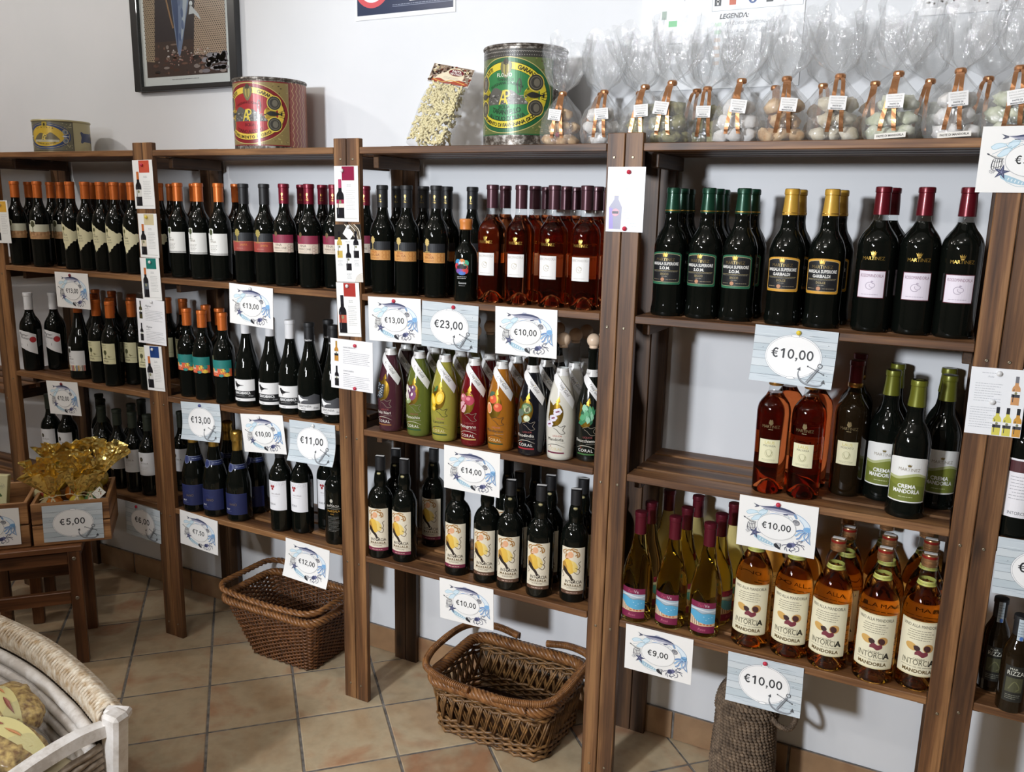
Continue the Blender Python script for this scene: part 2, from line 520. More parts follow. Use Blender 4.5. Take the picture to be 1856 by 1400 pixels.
floor = struct('floor', slab(((XL + XR) / 2, (YF + 0.5) / 2, -0.052), (XR - XL, 0.5 - YF, 0.1), M['grout'], 'floor'))
# diagonal terracotta tiles, each its own piece
TP, TG = 0.2568, 0.0075
e1 = Vector((1, -1)).normalized(); e2 = Vector((1, 1)).normalized(); O_ = Vector((0.530, 0.015))
def tile_mesh(h, bev=0.0022, z0=-0.002, z1=0.0):
    a, b = h, h - bev
    vs = []
    for q, z in ((a, z0), (a, z1 - 0.0012), (b, z1)):
        vs += [(-q, -q, z), (q, -q, z), (q, q, z), (-q, q, z)]
    fs = [(8, 9, 10, 11)]
    for j in (0, 4):
        for i in range(4): fs.append((j + i, j + (i + 1) % 4, j + 4 + (i + 1) % 4, j + 4 + i))
    return MB().add(vs, fs).mesh('tile', M['tile'])
TM = tile_mesh((TP - TG) / 2)
for i in range(-16, 17):
    for j in range(-16, 17):
        c = O_ + e1 * TP * (i + 0.5) + e2 * TP * (j + 0.5)
        if not (-1.75 < c.x < 3.15 and -1.9 < c.y < WY + TP * 0.7): continue
        half = (TP - TG) / 2 * math.sqrt(2)
        if c.y + half < WY - 0.002:
            link('tile', TM, floor, (c.x, c.y, 0), (0, 0, -PI / 4))
        else:                                             # cut where it meets the wall
            h = (TP - TG) / 2
            pts = [c + e1 * sx * h + e2 * sy * h for sx, sy in ((-1, -1), (1, -1), (1, 1), (-1, 1))]
            out = []
            lim = WY - 0.003
            for k in range(4):
                a, b = pts[k - 1], pts[k]
                if (a.y <= lim) != (b.y <= lim): out.append(a + (b - a) * ((lim - a.y) / (b.y - a.y)))
                if b.y <= lim: out.append(b)
            if len(out) < 3: continue
            n = len(out)
            vs = [(q.x - c.x, q.y - c.y, -0.002) for q in out] + [(q.x - c.x, q.y - c.y, 0) for q in out]
            fs = [tuple(range(n, 2 * n))] + [(k, (k + 1) % n, n + (k + 1) % n, n + k) for k in range(n)]
            link('tile', MB().add(vs, fs).mesh('tile_cut', M['tile']), floor, (c.x, c.y, 0))
# skirting of cut tiles
base = struct('baseboard_back', slab(((XK + XR) / 2, WY - 0.003, 0.045), (XR - XK, 0.006, 0.086), M['grout'], 'baseboard_back'))
SK = MB().box((0, 0, 0), (0.318, 0.009, 0.086), 0.0015).mesh('tile', M['skirting'])
for k in range(-6, 8): link('tile', SK, base, (2.05 + 0.1625 + 0.325 * (k - 4), WY - 0.0055, 0.0445))
bl = struct('baseboard_left', MB().box((0, 0, 0), (L_, 0.009, 0.086)).mesh('baseboard_left', M['skirting']), None, ((XK + XL) / 2, WY + d_ / 2 - 0.006, 0.0445), (0, 0, -math.atan2(d_, L_)))

# ---------------------------------------------------------------- shelving units
PH, PW, PT, DEP = 1.684, 0.0425, 0.018, 0.268
SHELF_Z = [1.661, 1.266, 0.875, 0.485]
M['screw'] = pm('screw_head', S(150, 140, 120), 0.35, 0.9)
post_m = board('post', PH, PW, PT, M['wood'])
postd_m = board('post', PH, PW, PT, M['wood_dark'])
slat_m = board('slat', 0.711, 0.0575, 0.018, M['wood'])
batten_m = board('batten', 0.205, 0.018, 0.034, M['wood_dark'])
screw_m = MB().lathe([(0.0034, 0), (0.0034, 0.0008), (0.002, 0.0012), (0.0008, 0.0006)], 10).mesh('screw', M['screw'], True)
def unit(k, label, zs):
    xl = 0.8 * (k - 2)
    u = thing('shelving_unit', label, 'shelf', (xl + 0.4, 0.14, 0), group='wooden bottle shelves along the wall')
    def P(x, y, z): return (x - xl - 0.4, y - 0.14, z)
    for x in (xl + 0.0222, xl + 0.8 - 0.0222):
        link('front_post', post_m, u, P(x, PT / 2, PH / 2), (PI / 2, -PI / 2, 0))
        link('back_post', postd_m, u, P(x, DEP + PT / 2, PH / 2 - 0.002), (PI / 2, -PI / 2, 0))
        for z in [0.05] + zs:
            for dz in ((0,) if z == 0.05 else (-0.032,)):
                link('screw', screw_m, u, P(x + rnd.uniform(-0.004, 0.004), 0.0, z + dz), (PI / 2, 0, 0))
    for si, z in enumerate(zs):
        sh = link('shelf', None, u, P(xl + 0.4, 0.134, z))
        for j in range(4):
            link('slat', slat_m, sh, (rnd.uniform(-0.0003, 0.0003), 0.0290 + 0.0725 * j - 0.134 - 0.0002, -0.009), (0, 0, 0))
        for x in (-0.3465, 0.3465):
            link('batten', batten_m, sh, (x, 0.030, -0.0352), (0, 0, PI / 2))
    return u
unit(0, 'shelving bay at the far end, only its last post and a shelf end showing', [1.661, 1.266, 0.795, 0.40])
unit(1, 'shelving bay full of orange-capped bottles behind the stool', SHELF_Z)
unit(2, 'shelving bay with the sparkling wine, solid wicker basket beneath', SHELF_Z)
unit(3, 'shelving bay with the coloured liqueurs, openwork basket beneath', SHELF_Z)
unit(4, 'shelving bay with almond wine on its lowest shelf and a half-empty middle shelf', SHELF_Z)
unit(5, 'shelving bay cut off at the picture edge with two small bottles', [1.661, 1.266, 0.875, 0.50])
# ---------------------------------------------------------------- printed artwork
K_ = HX('1c1c1e'); WHT = HX('efeeec'); GOLD = HX('d8b25a'); INK = HX('2b2b33')
def tree(a, x, y, h, c, l=3, foil=False):
    """a small round-crowned tree on a thin trunk"""
    r = random.Random(int(x * 10 + h))
    pts = []
    for i in range(18):
        t = 2 * PI * i / 18; q = (0.86 + 0.2 * (i % 2))
        pts.append((x + h * 0.21 * q * math.cos(t), y + h * 0.70 + h * 0.29 * q * math.sin(t)))
    a.poly(pts, c, l, foil)
    a.line([(x, y), (x, y + h * 0.45)], h * 0.06, c, l, foil)
    a.line([(x - h * 0.24, y), (x + h * 0.24, y)], h * 0.035, c, l, foil)
def crown(a, x, y, w_, c, l=3, foil=True):
    h = w_ * 0.62
    a.poly([(x - w_ / 2, y + h * .8), (x - w_ * .36, y), (x + w_ * .36, y), (x + w_ / 2, y + h * .8), (x + w_ * .25, y + h * .4), (x + w_ * .2, y + h), (x, y + h * .45), (x - w_ * .2, y + h), (x - w_ * .25, y + h * .4)], c, l, foil)
    a.rect(x - w_ * .36, y - h * .22, x + w_ * .36, y - h * .08, c, l, foil)
def bird(a, x, y, s, c, l=3):
    a.poly([(x + px * s, y + py * s) for px, py in ((-1.0, .55), (-.8, .75), (-.55, .7), (-.35, .45), (.1, .2), (.5, .08), (1.3, .02), (1.3, -.05), (.5, -.12), (.1, -.35), (-.35, -.5), (-.7, -.25), (-.85, .15))], c, l)
    a.line([(x - .3 * s, y - .45 * s), (x - .35 * s, y - .8 * s)], .06 * s, c, l); a.line([(x - .15 * s, y - .42 * s), (x - .2 * s, y - .8 * s)], .06 * s, c, l)
SW, SH = 174.0, 122.0
def sea_sign(price):
    """white card: wreath of fish, shells, starfish and crab round an oval with the price"""
    a = Art(); a.rect(-SW / 2, -SH / 2, SW / 2, SH / 2, HX('f1efec'), 0)
    def P(u, v): return ((u - .5) * SW, (.5 - v) * SH)
    def PP(*q): return [P(*z) for z in q]
    navy, blue, pale, ink, grey = HX('3a4062'), HX('7fb0dc'), HX('d3e6f0'), HX('2c2d3a'), HX('8b8d96')
    # lobster claws, upper left
    for pts in (((.10, .31), (.15, .26), (.22, .26), (.25, .29), (.20, .32), (.13, .35)), ((.17, .44), (.22, .36), (.28, .33), (.31, .36), (.27, .42), (.2, .46)), ((.25, .3), (.3, .22), (.37, .2), (.36, .27), (.31, .33))):
        q = spline(PP(*pts, pts[0]), 4); a.poly(q[:-1], pale, 1); a.line(q, .7, HX('86b3c4'), 2)
    for q in (((.22, .27), (.3, .24), (.4, .23)), ((.12, .42), (.2, .36), (.3, .3)), ((.28, .38), (.33, .3), (.4, .26))): a.curve(PP(*q), .6, HX('7d9fb0'), 2)
    # spiral shell
    a.poly(PP((.07, .415), (.13, .44), (.235, .475), (.235, .5), (.17, .5), (.12, .46)), HX('c9c8c4'), 1); a.curve(PP((.07, .41), (.13, .455), (.18, .49), (.24, .49)), 1.0, ink, 2); a.ell(*P(.085, .42), 3, 1.4, ink, 2, 8, rot=-.5)
    # octopus on the right
    body = spline(PP((.735, .2), (.80, .24), (.87, .31), (.915, .4), (.91, .47), (.855, .46), (.83, .38), (.78, .3)), 5); a.poly(body, HX('dfeaf2'), 1); a.line(body, 1.0, HX('6f9cc8'), 2)
    a.poly(spline(PP((.83, .46), (.86, .425), (.91, .42), (.925, .47), (.9, .52), (.85, .5)), 4), blue, 2)
    for i, q in enumerate((((.84, .49), (.79, .5), (.75, .53)), ((.86, .51), (.8, .54), (.77, .58), (.74, .62)), ((.87, .52), (.82, .58), (.8, .64), (.76, .68)), ((.885, .52), (.85, .6), (.86, .66), (.82, .7)), ((.9, .5), (.9, .6), (.88, .66), (.92, .72)), ((.92, .48), (.915, .62), (.93, .74)))):
        a.curve(PP(*q), 3.6 - i * .35, HX('8fb8dd') if i % 2 else HX('6d93c4'), 2)
        a.curve(PP(*[(x + .012, y + .012) for x, y in q]), .6, HX('4d638f'), 3)
    # fish across the top
    fish = spline(PP((.25, .15), (.33, .145), (.42, .125), (.5, .115), (.58, .125), (.66, .15), (.72, .19), (.735, .225), (.67, .235), (.6, .245), (.5, .24), (.4, .215), (.3, .175)), 4)
    a.poly(fish, HX('9a9cb0'), 3)
    a.poly(spline(PP((.25, .15), (.33, .145), (.42, .125), (.5, .115), (.58, .125), (.66, .15), (.72, .19), (.66, .185), (.56, .165), (.45, .16), (.34, .165)), 4), navy, 4)
    a.poly(PP((.4, .2), (.5, .21), (.6, .21), (.64, .22), (.55, .238), (.46, .23)), HX('dedee4'), 4)
    a.poly(PP((.185, .115), (.215, .13), (.26, .15), (.26, .172), (.215, .195), (.2, .19), (.222, .16)), HX('55586a'), 3)
    a.poly(PP((.43, .125), (.46, .09), (.52, .1), (.5, .12)), HX('b9bccb'), 2)
    a.poly(PP((.57, .245), (.63, .225), (.63, .25), (.58, .262)), navy, 4); a.poly(PP((.31, .19), (.36, .2), (.38, .215), (.32, .205)), HX('6a6c78'), 4)
    a.poly(PP((.70, .2), (.735, .22), (.755, .28), (.735, .3), (.71, .25)), HX('7c9cc0'), 4); a.ell(*P(.705, .192), 1.1, 1.1, HX('101018'), 5, 8)
    a.poly(spline(PP((.4, .275), (.45, .255), (.53, .262), (.54, .29), (.42, .3)), 4), HX('88aed8'), 2)
    # little shells and shrimp near the top right
    for q in (((.6, .3), (.61, .27), (.64, .27), (.64, .32)), ((.65, .32), (.66, .27), (.69, .3), (.68, .35))): a.curve(PP(*q), .8, HX('a9bccb'), 2)
    a.ell(*P(.74, .365), 8.2, 6.4, HX('6f7076'), 3, 18, rot=-.3); a.ell(*P(.742, .37), 6, 4.3, HX('a3a3a8'), 4, 16, rot=-.3)
    for k in (-2, -1, 0, 1, 2): a.line(PP((.738, .375), (.74 + k * .014, .335)), .5, HX('55565c'), 5)
    # scallop on the left
    for k in range(5):
        a.curve(PP((.13 + k * .021, .65 - abs(k - 2) * .004), (.135 + k * .022 - .004, .56), (.14 + k * .02, .5)), 1.0, ink, 3)
    for v in (.52, .6): a.curve(PP((.13, v), (.175, v + .02), (.225, v)), .7, ink, 3)
    a.curve(PP((.125, .58), (.14, .50), (.18, .485), (.225, .5), (.23, .58), (.19, .67), (.13, .64), (.125, .58)), .8, HX('55565e'), 2)
    for q in (((.11, .68), (.14, .64)), ((.115, .70), (.15, .66)), ((.13, .715), (.16, .665)), ((.15, .71), (.17, .67))): a.line(PP(*q), .8, HX('6b6c74'), 3)
    # starfish
    pts = []; cx, cy = P(.232, .69)
    for i in range(10):
        t = math.radians(80 + 36 * i); q = 15 if i % 2 == 0 else 5.0
        pts.append((cx + q * math.cos(t), cy + q * math.sin(t)))
    a.poly(pts, navy, 4)
    for i in range(0, 10, 2): a.line([(cx, cy), ((pts[i][0] + cx) / 2, (pts[i][1] + cy) / 2)], .6, HX('9a9cc0'), 5)
    # large pale fish at the bottom
    a.poly(spline(PP((.215, .73), (.27, .73), (.33, .76), (.4, .8), (.48, .85), (.57, .9), (.47, .89), (.38, .87), (.29, .83), (.23, .78)), 4), HX('a5c4d4'), 2)
    for k in range(6): a.line(PP((.31 + k * .034, .775 + k * .017), (.30 + k * .034, .815 + k * .015)), 1.8, HX('e6eef0'), 3)
    a.curve(PP((.28, .83), (.38, .9), (.5, .91), (.58, .94)), .8, HX('9fb8c4'), 2)
    # mussel
    a.poly(spline(PP((.485, .85), (.515, .83), (.55, .88), (.575, .94), (.52, .92), (.49, .89)), 4), HX('24252c'), 4)
    a.poly(PP((.5, .82), (.56, .815), (.575, .83), (.57, .9), (.545, .85)), HX('b8b8ba'), 3); a.line(PP((.56, .82), (.575, .835), (.565, .92)), 1.6, ink, 4)
    # crab
    a.poly(spline(PP((.645, .83), (.67, .78), (.72, .765), (.765, .78), (.745, .83), (.7, .87), (.66, .87)), 4), HX('6a6c92'), 3)
    a.ell(*P(.685, .825), 6.0, 5.0, navy, 4, 12)
    for q in (((.75, .79), (.8, .77), (.85, .82), (.87, .86)), ((.76, .81), (.8, .84), (.8, .9), (.76, .93)), ((.73, .85), (.76, .88), (.7, .93), (.68, .91)), ((.66, .85), (.63, .88), (.63, .93)), ((.65, .82), (.6, .84), (.59, .87)), ((.7, .87), (.69, .91), (.72, .95)), ((.64, .87), (.65, .91), (.66, .95)), ((.77, .78), (.79, .72), (.84, .7), (.82, .74)), ((.78, .8), (.84, .78), (.87, .8))):
        a.curve(PP(*q), 1.5, HX('4a4b62'), 4)
    for q in ((.72, .74), (.76, .73), (.79, .69)): a.line(PP(q, (q[0] + .03, q[1] + .05)), .9, HX('5a6a90'), 3)
    # oval and price
    a.ell(0, -1.5, 43.5, 31, HX('b9b9bb'), 6, 40); a.ell(0, -1.5, 42.3, 29.8, HX('f3f2f0'), 7, 40)
    price_text(a, '€' + price, 0, -8.5, 15.5, 64 if len(price) > 4 else 53, K_, 9)
    return a
def wood_sign(price):
    """card printed with pale blue boards, an oval rope frame, an anchor and the price"""
    a = Art(); a.rect(-SW / 2, -SH / 2, SW / 2, SH / 2, HX('c3ccd2'), 0)
    r = random.Random(3)
    ys = [-61, -46, -29, -12, 5, 21, 38, 61]
    for i in range(7):
        y0, y1 = ys[i], ys[i + 1]
        a.rect(-87, y0, 87, y1, [HX('c6cfd5'), HX('bcc7cd'), HX('cdd4d8')][i % 3], 1)
        for _ in range(14):
            x = r.uniform(-86, 60); y = r.uniform(y0 + 1.2, y1 - 1.2); L = r.uniform(12, 60)
            a.line([(x, y), (min(x + L * .5, 86), y + r.uniform(-.8, .8)), (min(x + L, 86.5), y)], [.15, r.uniform(.5, 1.3), .15], r.choice([HX('a8b4bd'), HX('dfe5e8'), HX('b3bec6'), HX('98a5b0')]), 2)
        if i: a.line([(-87, y0), (-20, y0 + .5), (40, y0 - .4), (87, y0)], .75, HX('6f7982'), 3)
    for x, y in ((70, 30), (74, -34), (-66, 13), (66, 8)): a.ell(x, y, 1.1, .9, HX('727c86'), 4, 8)
    a.ell(0, -1, 60, 47, HX('7d8289'), 4, 48); a.ell(0, -1, 59.4, 46.4, HX('f2f2f3'), 5, 48)
    a.ell(0, -1, 57.0, 44.2, HX('82878e'), 6, 48); a.ell(0, -1, 56.5, 43.7, HX('f4f3f2'), 7, 48)
    for x, y in ((0, 44.2), (0, -46.5)): a.ell(x, y, 9.2, 3.0, HX('7d8289'), 8, 20); a.ell(x, y, 8.5, 2.4, HX('f5f5f5'), 9, 20)
    price_text(a, '€' + price, -2, -6, 21, 88 if len(price) > 4 else 73, HX('2e2f33'), 9)
    # anchor
    g, d = HX('8d9298'), HX('4a4d52')
    def Q(x, y): return (49 + x, -33 + y)
    a.line([Q(-14, -19), Q(6, 12)], 4.6, g, 10); a.line([Q(-12.4, -20), Q(7.6, 11)], 1.2, d, 11); a.line([Q(-16, -18), Q(4, 13)], .7, d, 11)
    a.ring(*Q(8.6, 18), 5.2, 5.2, 1.6, d, 11, 20); a.line([Q(-16, 15), Q(18, 1)], 1.5, d, 10); a.ell(*Q(-16, 15), 1.8, 1.8, d, 11, 8); a.ell(*Q(18, 1), 1.8, 1.8, d, 11, 8)
    arc = spline([Q(-33, 7), Q(-34, -4), Q(-27, -16), Q(-15, -22), Q(0, -24), Q(14, -22), Q(20, -14)], 5)
    a.line(arc, [1.0 + 3.4 * math.sin(PI * i / (len(arc) - 1)) for i in range(len(arc))], g, 10); a.line([(x, y - 1.2) for x, y in arc], .7, d, 11)
    a.poly([Q(-38, 6), Q(-30, 4), Q(-31, 12)], d, 11); a.poly([Q(15, -17), Q(24, -18), Q(20, -9)], d, 11)
    a.curve([Q(-4, 4), Q(-10, -2), Q(-2, -8), Q(-8, -14), Q(2, -18)], .8, HX('b2b5b9'), 10)
    return a
_sm = {}
def sign_mesh(kind, price, curl=0.0):
    key = (kind, price, curl)
    if key not in _sm:
        a = sea_sign(price) if kind == 'sea' else wood_sign(price)
        bend = (lambda X, Z: -curl * max(0.0, 0.02 - Z) ** 2 * 8) if curl else None
        _sm[key] = a.mesh('card_print', [M['print'], M['foil']], bend=bend, du=200, dv=3, off=0.00015, base=0.0005)
    return _sm[key]
_blank = {}
def blank(w_, h, curl=0.0):
    key = (w_, h, curl)
    if key not in _blank:
        mb = MB(); n = 40 if curl else 2; vs = []; fs = []
        for i in range(n + 1):
            z = -h / 2 + h * i / n; y = -curl * max(0.0, 0.02 - z) ** 2 * 8
            vs += [(-w_ / 2, y, z), (w_ / 2, y, z), (w_ / 2, y + 0.0006, z), (-w_ / 2, y + 0.0006, z)]
        for i in range(n):
            o = 4 * i
            for k in range(4): fs.append((o + k, o + (k + 1) % 4, o + 4 + (k + 1) % 4, o + 4 + k))
        fs += [(3, 2, 1, 0), (4 * n, 4 * n + 1, 4 * n + 2, 4 * n + 3)]
        _blank[key] = mb.add(vs, fs).mesh('card', M['paper'])
    return _blank[key]
M['paper'] = pm('white_card', HX('f0efed'), 0.6)
PIN = {'red': pm('red_plastic', S(196, 44, 70), 0.3, coat=.5), 'yellow': pm('yellow_plastic', S(228, 200, 60), 0.3, coat=.5),
       'blue': pm('blue_plastic', S(50, 60, 130), 0.3, coat=.5), 'clear': pm('pale_plastic', S(225, 225, 225), 0.2, coat=.5), 'dark': pm('dark_red_plastic', S(120, 26, 44), .3, coat=.5)}
_pinm = {k: MB().lathe([(0.0047, 0), (0.0055, 0.0015), (0.005, 0.0035), (0.003, 0.0052), (0.0006, 0.006)], 14).mesh('push_pin', m, True) for k, m in PIN.items()}
def card(name, label, w_, h, printm, loc, rx=0.0, pins=(), rot=(0, 0), curl=0.0, group=None, cat='sign'):
    """a paper card pinned up; pins = [(x, z, colour)]"""
    t = thing(name, label, cat, loc, (rot[0], math.radians(-rx), rot[1]), group)
    link('card', blank(w_, h, curl), t)
    link('print', printm, t)
    for x, z, c in pins: link('push_pin', _pinm[c], t, (x, -0.0016, z), (PI / 2, 0, 0))
    return t
# ---------------------------------------------------------------- bottle materials
def liquid(name, col, rough=0.02, ior=1.36):
    return pm(name, col, rough, trans=1.0, ior=ior)
M['black_glass'] = pm('dark_bottle_glass', (0.0035, 0.0045, 0.0035, 1), 0.035, spec=0.45)
M['brown_glass'] = pm('dark_brown_glass', (0.012, 0.007, 0.003, 1), 0.035, spec=0.5)
def thin_glass():
    k = NT('clear_glass'); g = k.n('ShaderNodeBsdfGlossy', i_Roughness=0.03); t = k.n('ShaderNodeBsdfTransparent'); t.inputs[0].default_value = (0.95, 0.965, 0.965, 1)
    lw_ = k.n('ShaderNodeLayerWeight', i_Blend=0.5); pw_ = k.n('ShaderNodeMath', operation='POWER', i_1=4.0); k.l(lw_.outputs['Facing'], pw_.inputs[0])
    mr = k.n('ShaderNodeMapRange'); mr.inputs[3].default_value = 0.03; mr.inputs[4].default_value = 0.6; k.l(pw_.outputs[0], mr.inputs[0])
    m = k.n('ShaderNodeMixShader')
    k.l(mr.outputs[0], m.inputs[0]); k.l(t.outputs[0], m.inputs[1]); k.l(g.outputs[0], m.inputs[2]); k.l(m.outputs[0], k.out.inputs[0])
    return k.m
M['clear_glass'] = thin_glass()
M['amber_wine'] = liquid('amber_wine', S(236, 150, 84))
M['rose_wine'] = liquid('deep_amber_wine', S(198, 104, 56))
M['pink_amber_wine'] = liquid('pink_amber_wine', S(212, 126, 76))
M['pale_wine'] = liquid('pale_straw_wine', S(248, 228, 150), ior=1.22)
M['almond_wine'] = liquid('golden_brown_wine', S(240, 174, 84))
def cap_mat(name, c, rough=0.38, metal=0.35): return pm(name, c, rough, metal, coat=0.1)
CAP = {'orange': cap_mat('orange_foil', S(206, 108, 44)), 'black': pm('matt_black_foil', S(32, 32, 34), .5), 'crimson': cap_mat('crimson_foil', S(118, 24, 44)),
       'plum': cap_mat('plum_foil', S(78, 48, 56), .3), 'green': cap_mat('green_foil', S(20, 62, 44), .35), 'gold': cap_mat('yellow_foil', S(192, 150, 58), .4, .2),
       'red': cap_mat('deep_red_foil', S(98, 18, 30), .3), 'white': pm('white_foil', S(226, 226, 228), .45), 'olive': cap_mat('olive_foil', S(108, 110, 34), .35),
       'maroon': cap_mat('maroon_foil', S(94, 24, 38), .35), 'dkgreen': pm('dark_green_foil', S(38, 44, 34), .5), 'goldfoil': cap_mat('champagne_gold_foil', S(198, 158, 76), .3, .85),
       'screw': cap_mat('bronze_cap', S(176, 132, 92), .3, .7), 'wax': pm('orange_wax', S(206, 128, 62), .4), 'wood': pm('pale_wood_ball', S(226, 200, 174), .35, coat=.2),
       'redband': cap_mat('red_cap_band', S(150, 40, 34), .35, .3)}
SEG = 28
def smooth_prof(pts, n=4):
    return spline(pts, n)
# outer profiles: list of (radius, height); the shoulder is splined
def prof_bordeaux(R, H, zs, zn, rn=0.0142, rb=None):
    rb = rb or R * 0.94
    return [(rb * .5, 0.0), (rb * .9, 0.0), (rb * .985, 0.003)] + smooth_prof([(rb, 0.008), ((rb + R) / 2, zs * .5), (R, zs - .018), (R * .985, zs), (R * .90, zs + (zn - zs) * .30), (R * .74, zs + (zn - zs) * .54), (R * .55, zs + (zn - zs) * .76), (rn * 1.12, zn)], 4) + [(rn, zn + .010), (rn, H)]
def prof_burgundy(R, H, zs, zn, rn=0.0142):
    return [(R * .5, 0), (R * .9, 0), (R * .985, 0.004), (R, .01), (R, zs)] + smooth_prof([(R * .985, zs + .012), (R * .82, zs + (zn - zs) * .38), (R * .58, zs + (zn - zs) * .66), (rn * 1.12, zn)], 4) + [(rn, zn + .01), (rn, H)]
def prof_marsala(R, H):
    return [(R * .6, 0), (R * .98, 0), (R * 1.03, .004), (R * 1.04, .012), (R * .99, .026), (R * .965, .034)] + smooth_prof([(R * .97, .05), (R, .15), (R * .97, .17), (R * .80, .19), (R * .55, .207), (.0185, .218), (.0172, .228), (.0172, .24), (.0155, .256), (.0145, .28), (.0145, H)], 3)
def prof_intorcia(R, H):
    return [(R * .6, 0), (R * .95, 0), (R, .005), (R, .165)] + smooth_prof([(R, .17), (R * .95, .185), (R * .75, .202), (R * .5, .213), (.0178, .219), (.0192, .232), (.0175, .25), (.0142, .266), (.0142, H)], 3)
def split_prof(prof, z):
    """(below, above) parts of a profile at height z"""
    lo = [q for q in prof if q[1] <= z]; hi = [q for q in prof if q[1] > z]
    a, b = lo[-1], hi[0]; t = (z - a[1]) / (b[1] - a[1]); r = a[0] + (b[0] - a[0]) * t
    return lo + [(r, z)], [(r, z)] + hi
def rad_at(prof):
    def f(z):
        for a, b in zip(prof, prof[1:]):
            if a[1] <= z <= b[1] and b[1] > a[1]: return a[0] + (b[0] - a[0]) * (z - a[1]) / (b[1] - a[1])
        return prof[-1][0]
    return f
def lathe_mesh(name, prof, mat, seg=SEG, sharp=50, cap0=True, cap1=True):
    return MB().lathe(prof, seg, cap0, cap1).mesh(name, mat, True, sharp)
def capsule(z0, z1, rn, mat, ring=True, flare=0.0):
    r0 = rn + .0008 + flare; r1 = rn + .0008
    p_ = [(r0 - .0006, z0), (r0, z0 + .0005), (r1 + flare * .5, (z0 + z1) / 2)]
    if ring: p_ += [(r1, z1 - .0125), (r1 + .0013, z1 - .0115), (r1 + .0014, z1 - .004)]
    else: p_ += [(r1, z1 - .003)]
    p_ += [(r1 + (.0008 if ring else -.0002), z1 - .0008), (r1 - .002, z1)]
    return lathe_mesh('capsule', p_, mat, 20, 40)
TYPES = {}
def btype(key, desc, H, parts, cat='bottle'):
    TYPES[key] = dict(desc=desc, H=H, parts=parts)
def label_mesh(a, prof, z0, dv=None, du=5.0, off=.00012):
    return a.mesh('label', [M['print'], M['foil']], R=rad_at(prof), z0=z0, du=du, dv=dv, off=off, base=.0003)
M['gloss_black'] = M['black_glass']
# ---------- estate wines with the little tree
fina = prof_bordeaux(.0352, .2965, .168, .222, rb=.0325)
GB = lathe_mesh('glass_body', fina, M['black_glass'])
def body(): return ('glass_body', GB)
cap_o = ('capsule', capsule(.240, .2975, .0142, CAP['orange'])); cap_k = ('capsule', capsule(.236, .2965, .0142, CAP['black'])); cap_c = ('capsule', capsule(.240, .2975, .0142, CAP['crimson']))
def lab(a, z0, prof=fina, **k): return ('label', label_mesh(a, prof, z0 * .001, **k))
CREAM = HX('e2dcb8')
a = Art(); a.rect(-46, 0, 46, 26, HX('dcdcc4'), 0); a.rect(-46, -25, 46, 0, HX('b78c60'), 0)
for i in range(16): a.ell(-44 + i * 6, -12 + (i * 7) % 11, 4, 5, HX('c79a6e') if i % 2 else HX('a97c54'), 1, 8)
a.poly([(-20, 25), (-20, 36), (-15, 40), (-5, 40), (0, 36), (0, 25)], HX('dcdcc4'), 0); tree(a, -10, -1, 40, HX('4a4a2c'), 3); a.text('FINA', -10, -10, 4, HX('6b4a30'), 3, wmax=20); a.greek(-18, -16, 2, 2, 3, HX('6b4a30'), .7)
btype('two_tone', 'orange-capped wine bottle, cream and tan tree label', .2975, [body(), cap_o, lab(a, 123)])
a = Art(); jag = [(-26, 52), (-23, 44), (-19, 41), (-14, 40), (-8, 33), (-2, 30), (2, 26), (8, 24), (12, 20), (18, 17), (24, 20), (30, 17), (33, 6), (30, 2), (32, -6), (24, -9), (22, -16), (14, -15), (10, -22), (4, -24), (0, -32), (-6, -34), (-9, -44), (-13, -40), (-15, -48), (-19, -38), (-21, -26), (-26, -20), (-28, -6), (-27, 10), (-30, 22), (-29, 40)]
a.poly(jag, HX('e0d9b2'), 0); tree(a, -18, 10, 24, HX('55552c'), 2); a.text('FINA', -12, 2, 5.2, HX('4a4433'), 2, wmax=20); a.text('A·LTE', -11, -7, 4.4, HX('4a4433'), 2, wmax=17); a.greek(-20, -12, 0, 2, 2.6, HX('7a735a'), .8)
btype('jagged', 'orange-capped wine bottle, ragged cream island-shaped label', .2975, [body(), cap_o, lab(a, 113)])
a = Art(); a.rect(-33, -33, 33, 33, HX('f0efea'), 0); a.poly([(-27, 32), (-27, 46), (-23, 48), (-14, 48), (-10, 46), (-10, 32)], HX('f0efea'), 0); tree(a, -18.5, 14, 33, HX('4d5638'), 2)
a.text('FINA', -12, 5, 6.5, HX('8b7f70'), 2, wmax=26); a.greek(-24, -4, 2, 4, 4, HX('b3b0aa'), 1.6, seed=4); a.greek(-24, -19, -2, 2, 2.6, HX('a5a29b'), .8)
for i in range(22): a.rect(-32 + i * 3, -29.6, -30 + i * 3, -27.6, HX('3c3a36'), 2)
a.rect(-33, -31.2, 33, -30.4, HX('3c3a36'), 2)
btype('white_tree', 'orange-capped wine bottle, square white tree label', .2975, [body(), cap_o, lab(a, 112)])
a = Art(); a.rect(-38, 0, 38, 26, HX('26282c'), 0); a.rect(-38, -29, 38, 0, HX('9c4038'), 0); tree(a, -12, -2, 40, HX('9a8a48'), 2); a.text("NERO D'AVOLA", -6, -22, 2.6, HX('d8a08a'), 2, wmax=22); a.text('SHIFA', 6, -13, 6, HX('d68c3c'), 2, wmax=22, shear=.2); a.rect(-38, 0, 38, .8, HX('c98a60'), 1)
btype('black_red', 'black-capped wine bottle, black over brick-red label', .2965, [body(), cap_k, lab(a, 126)])
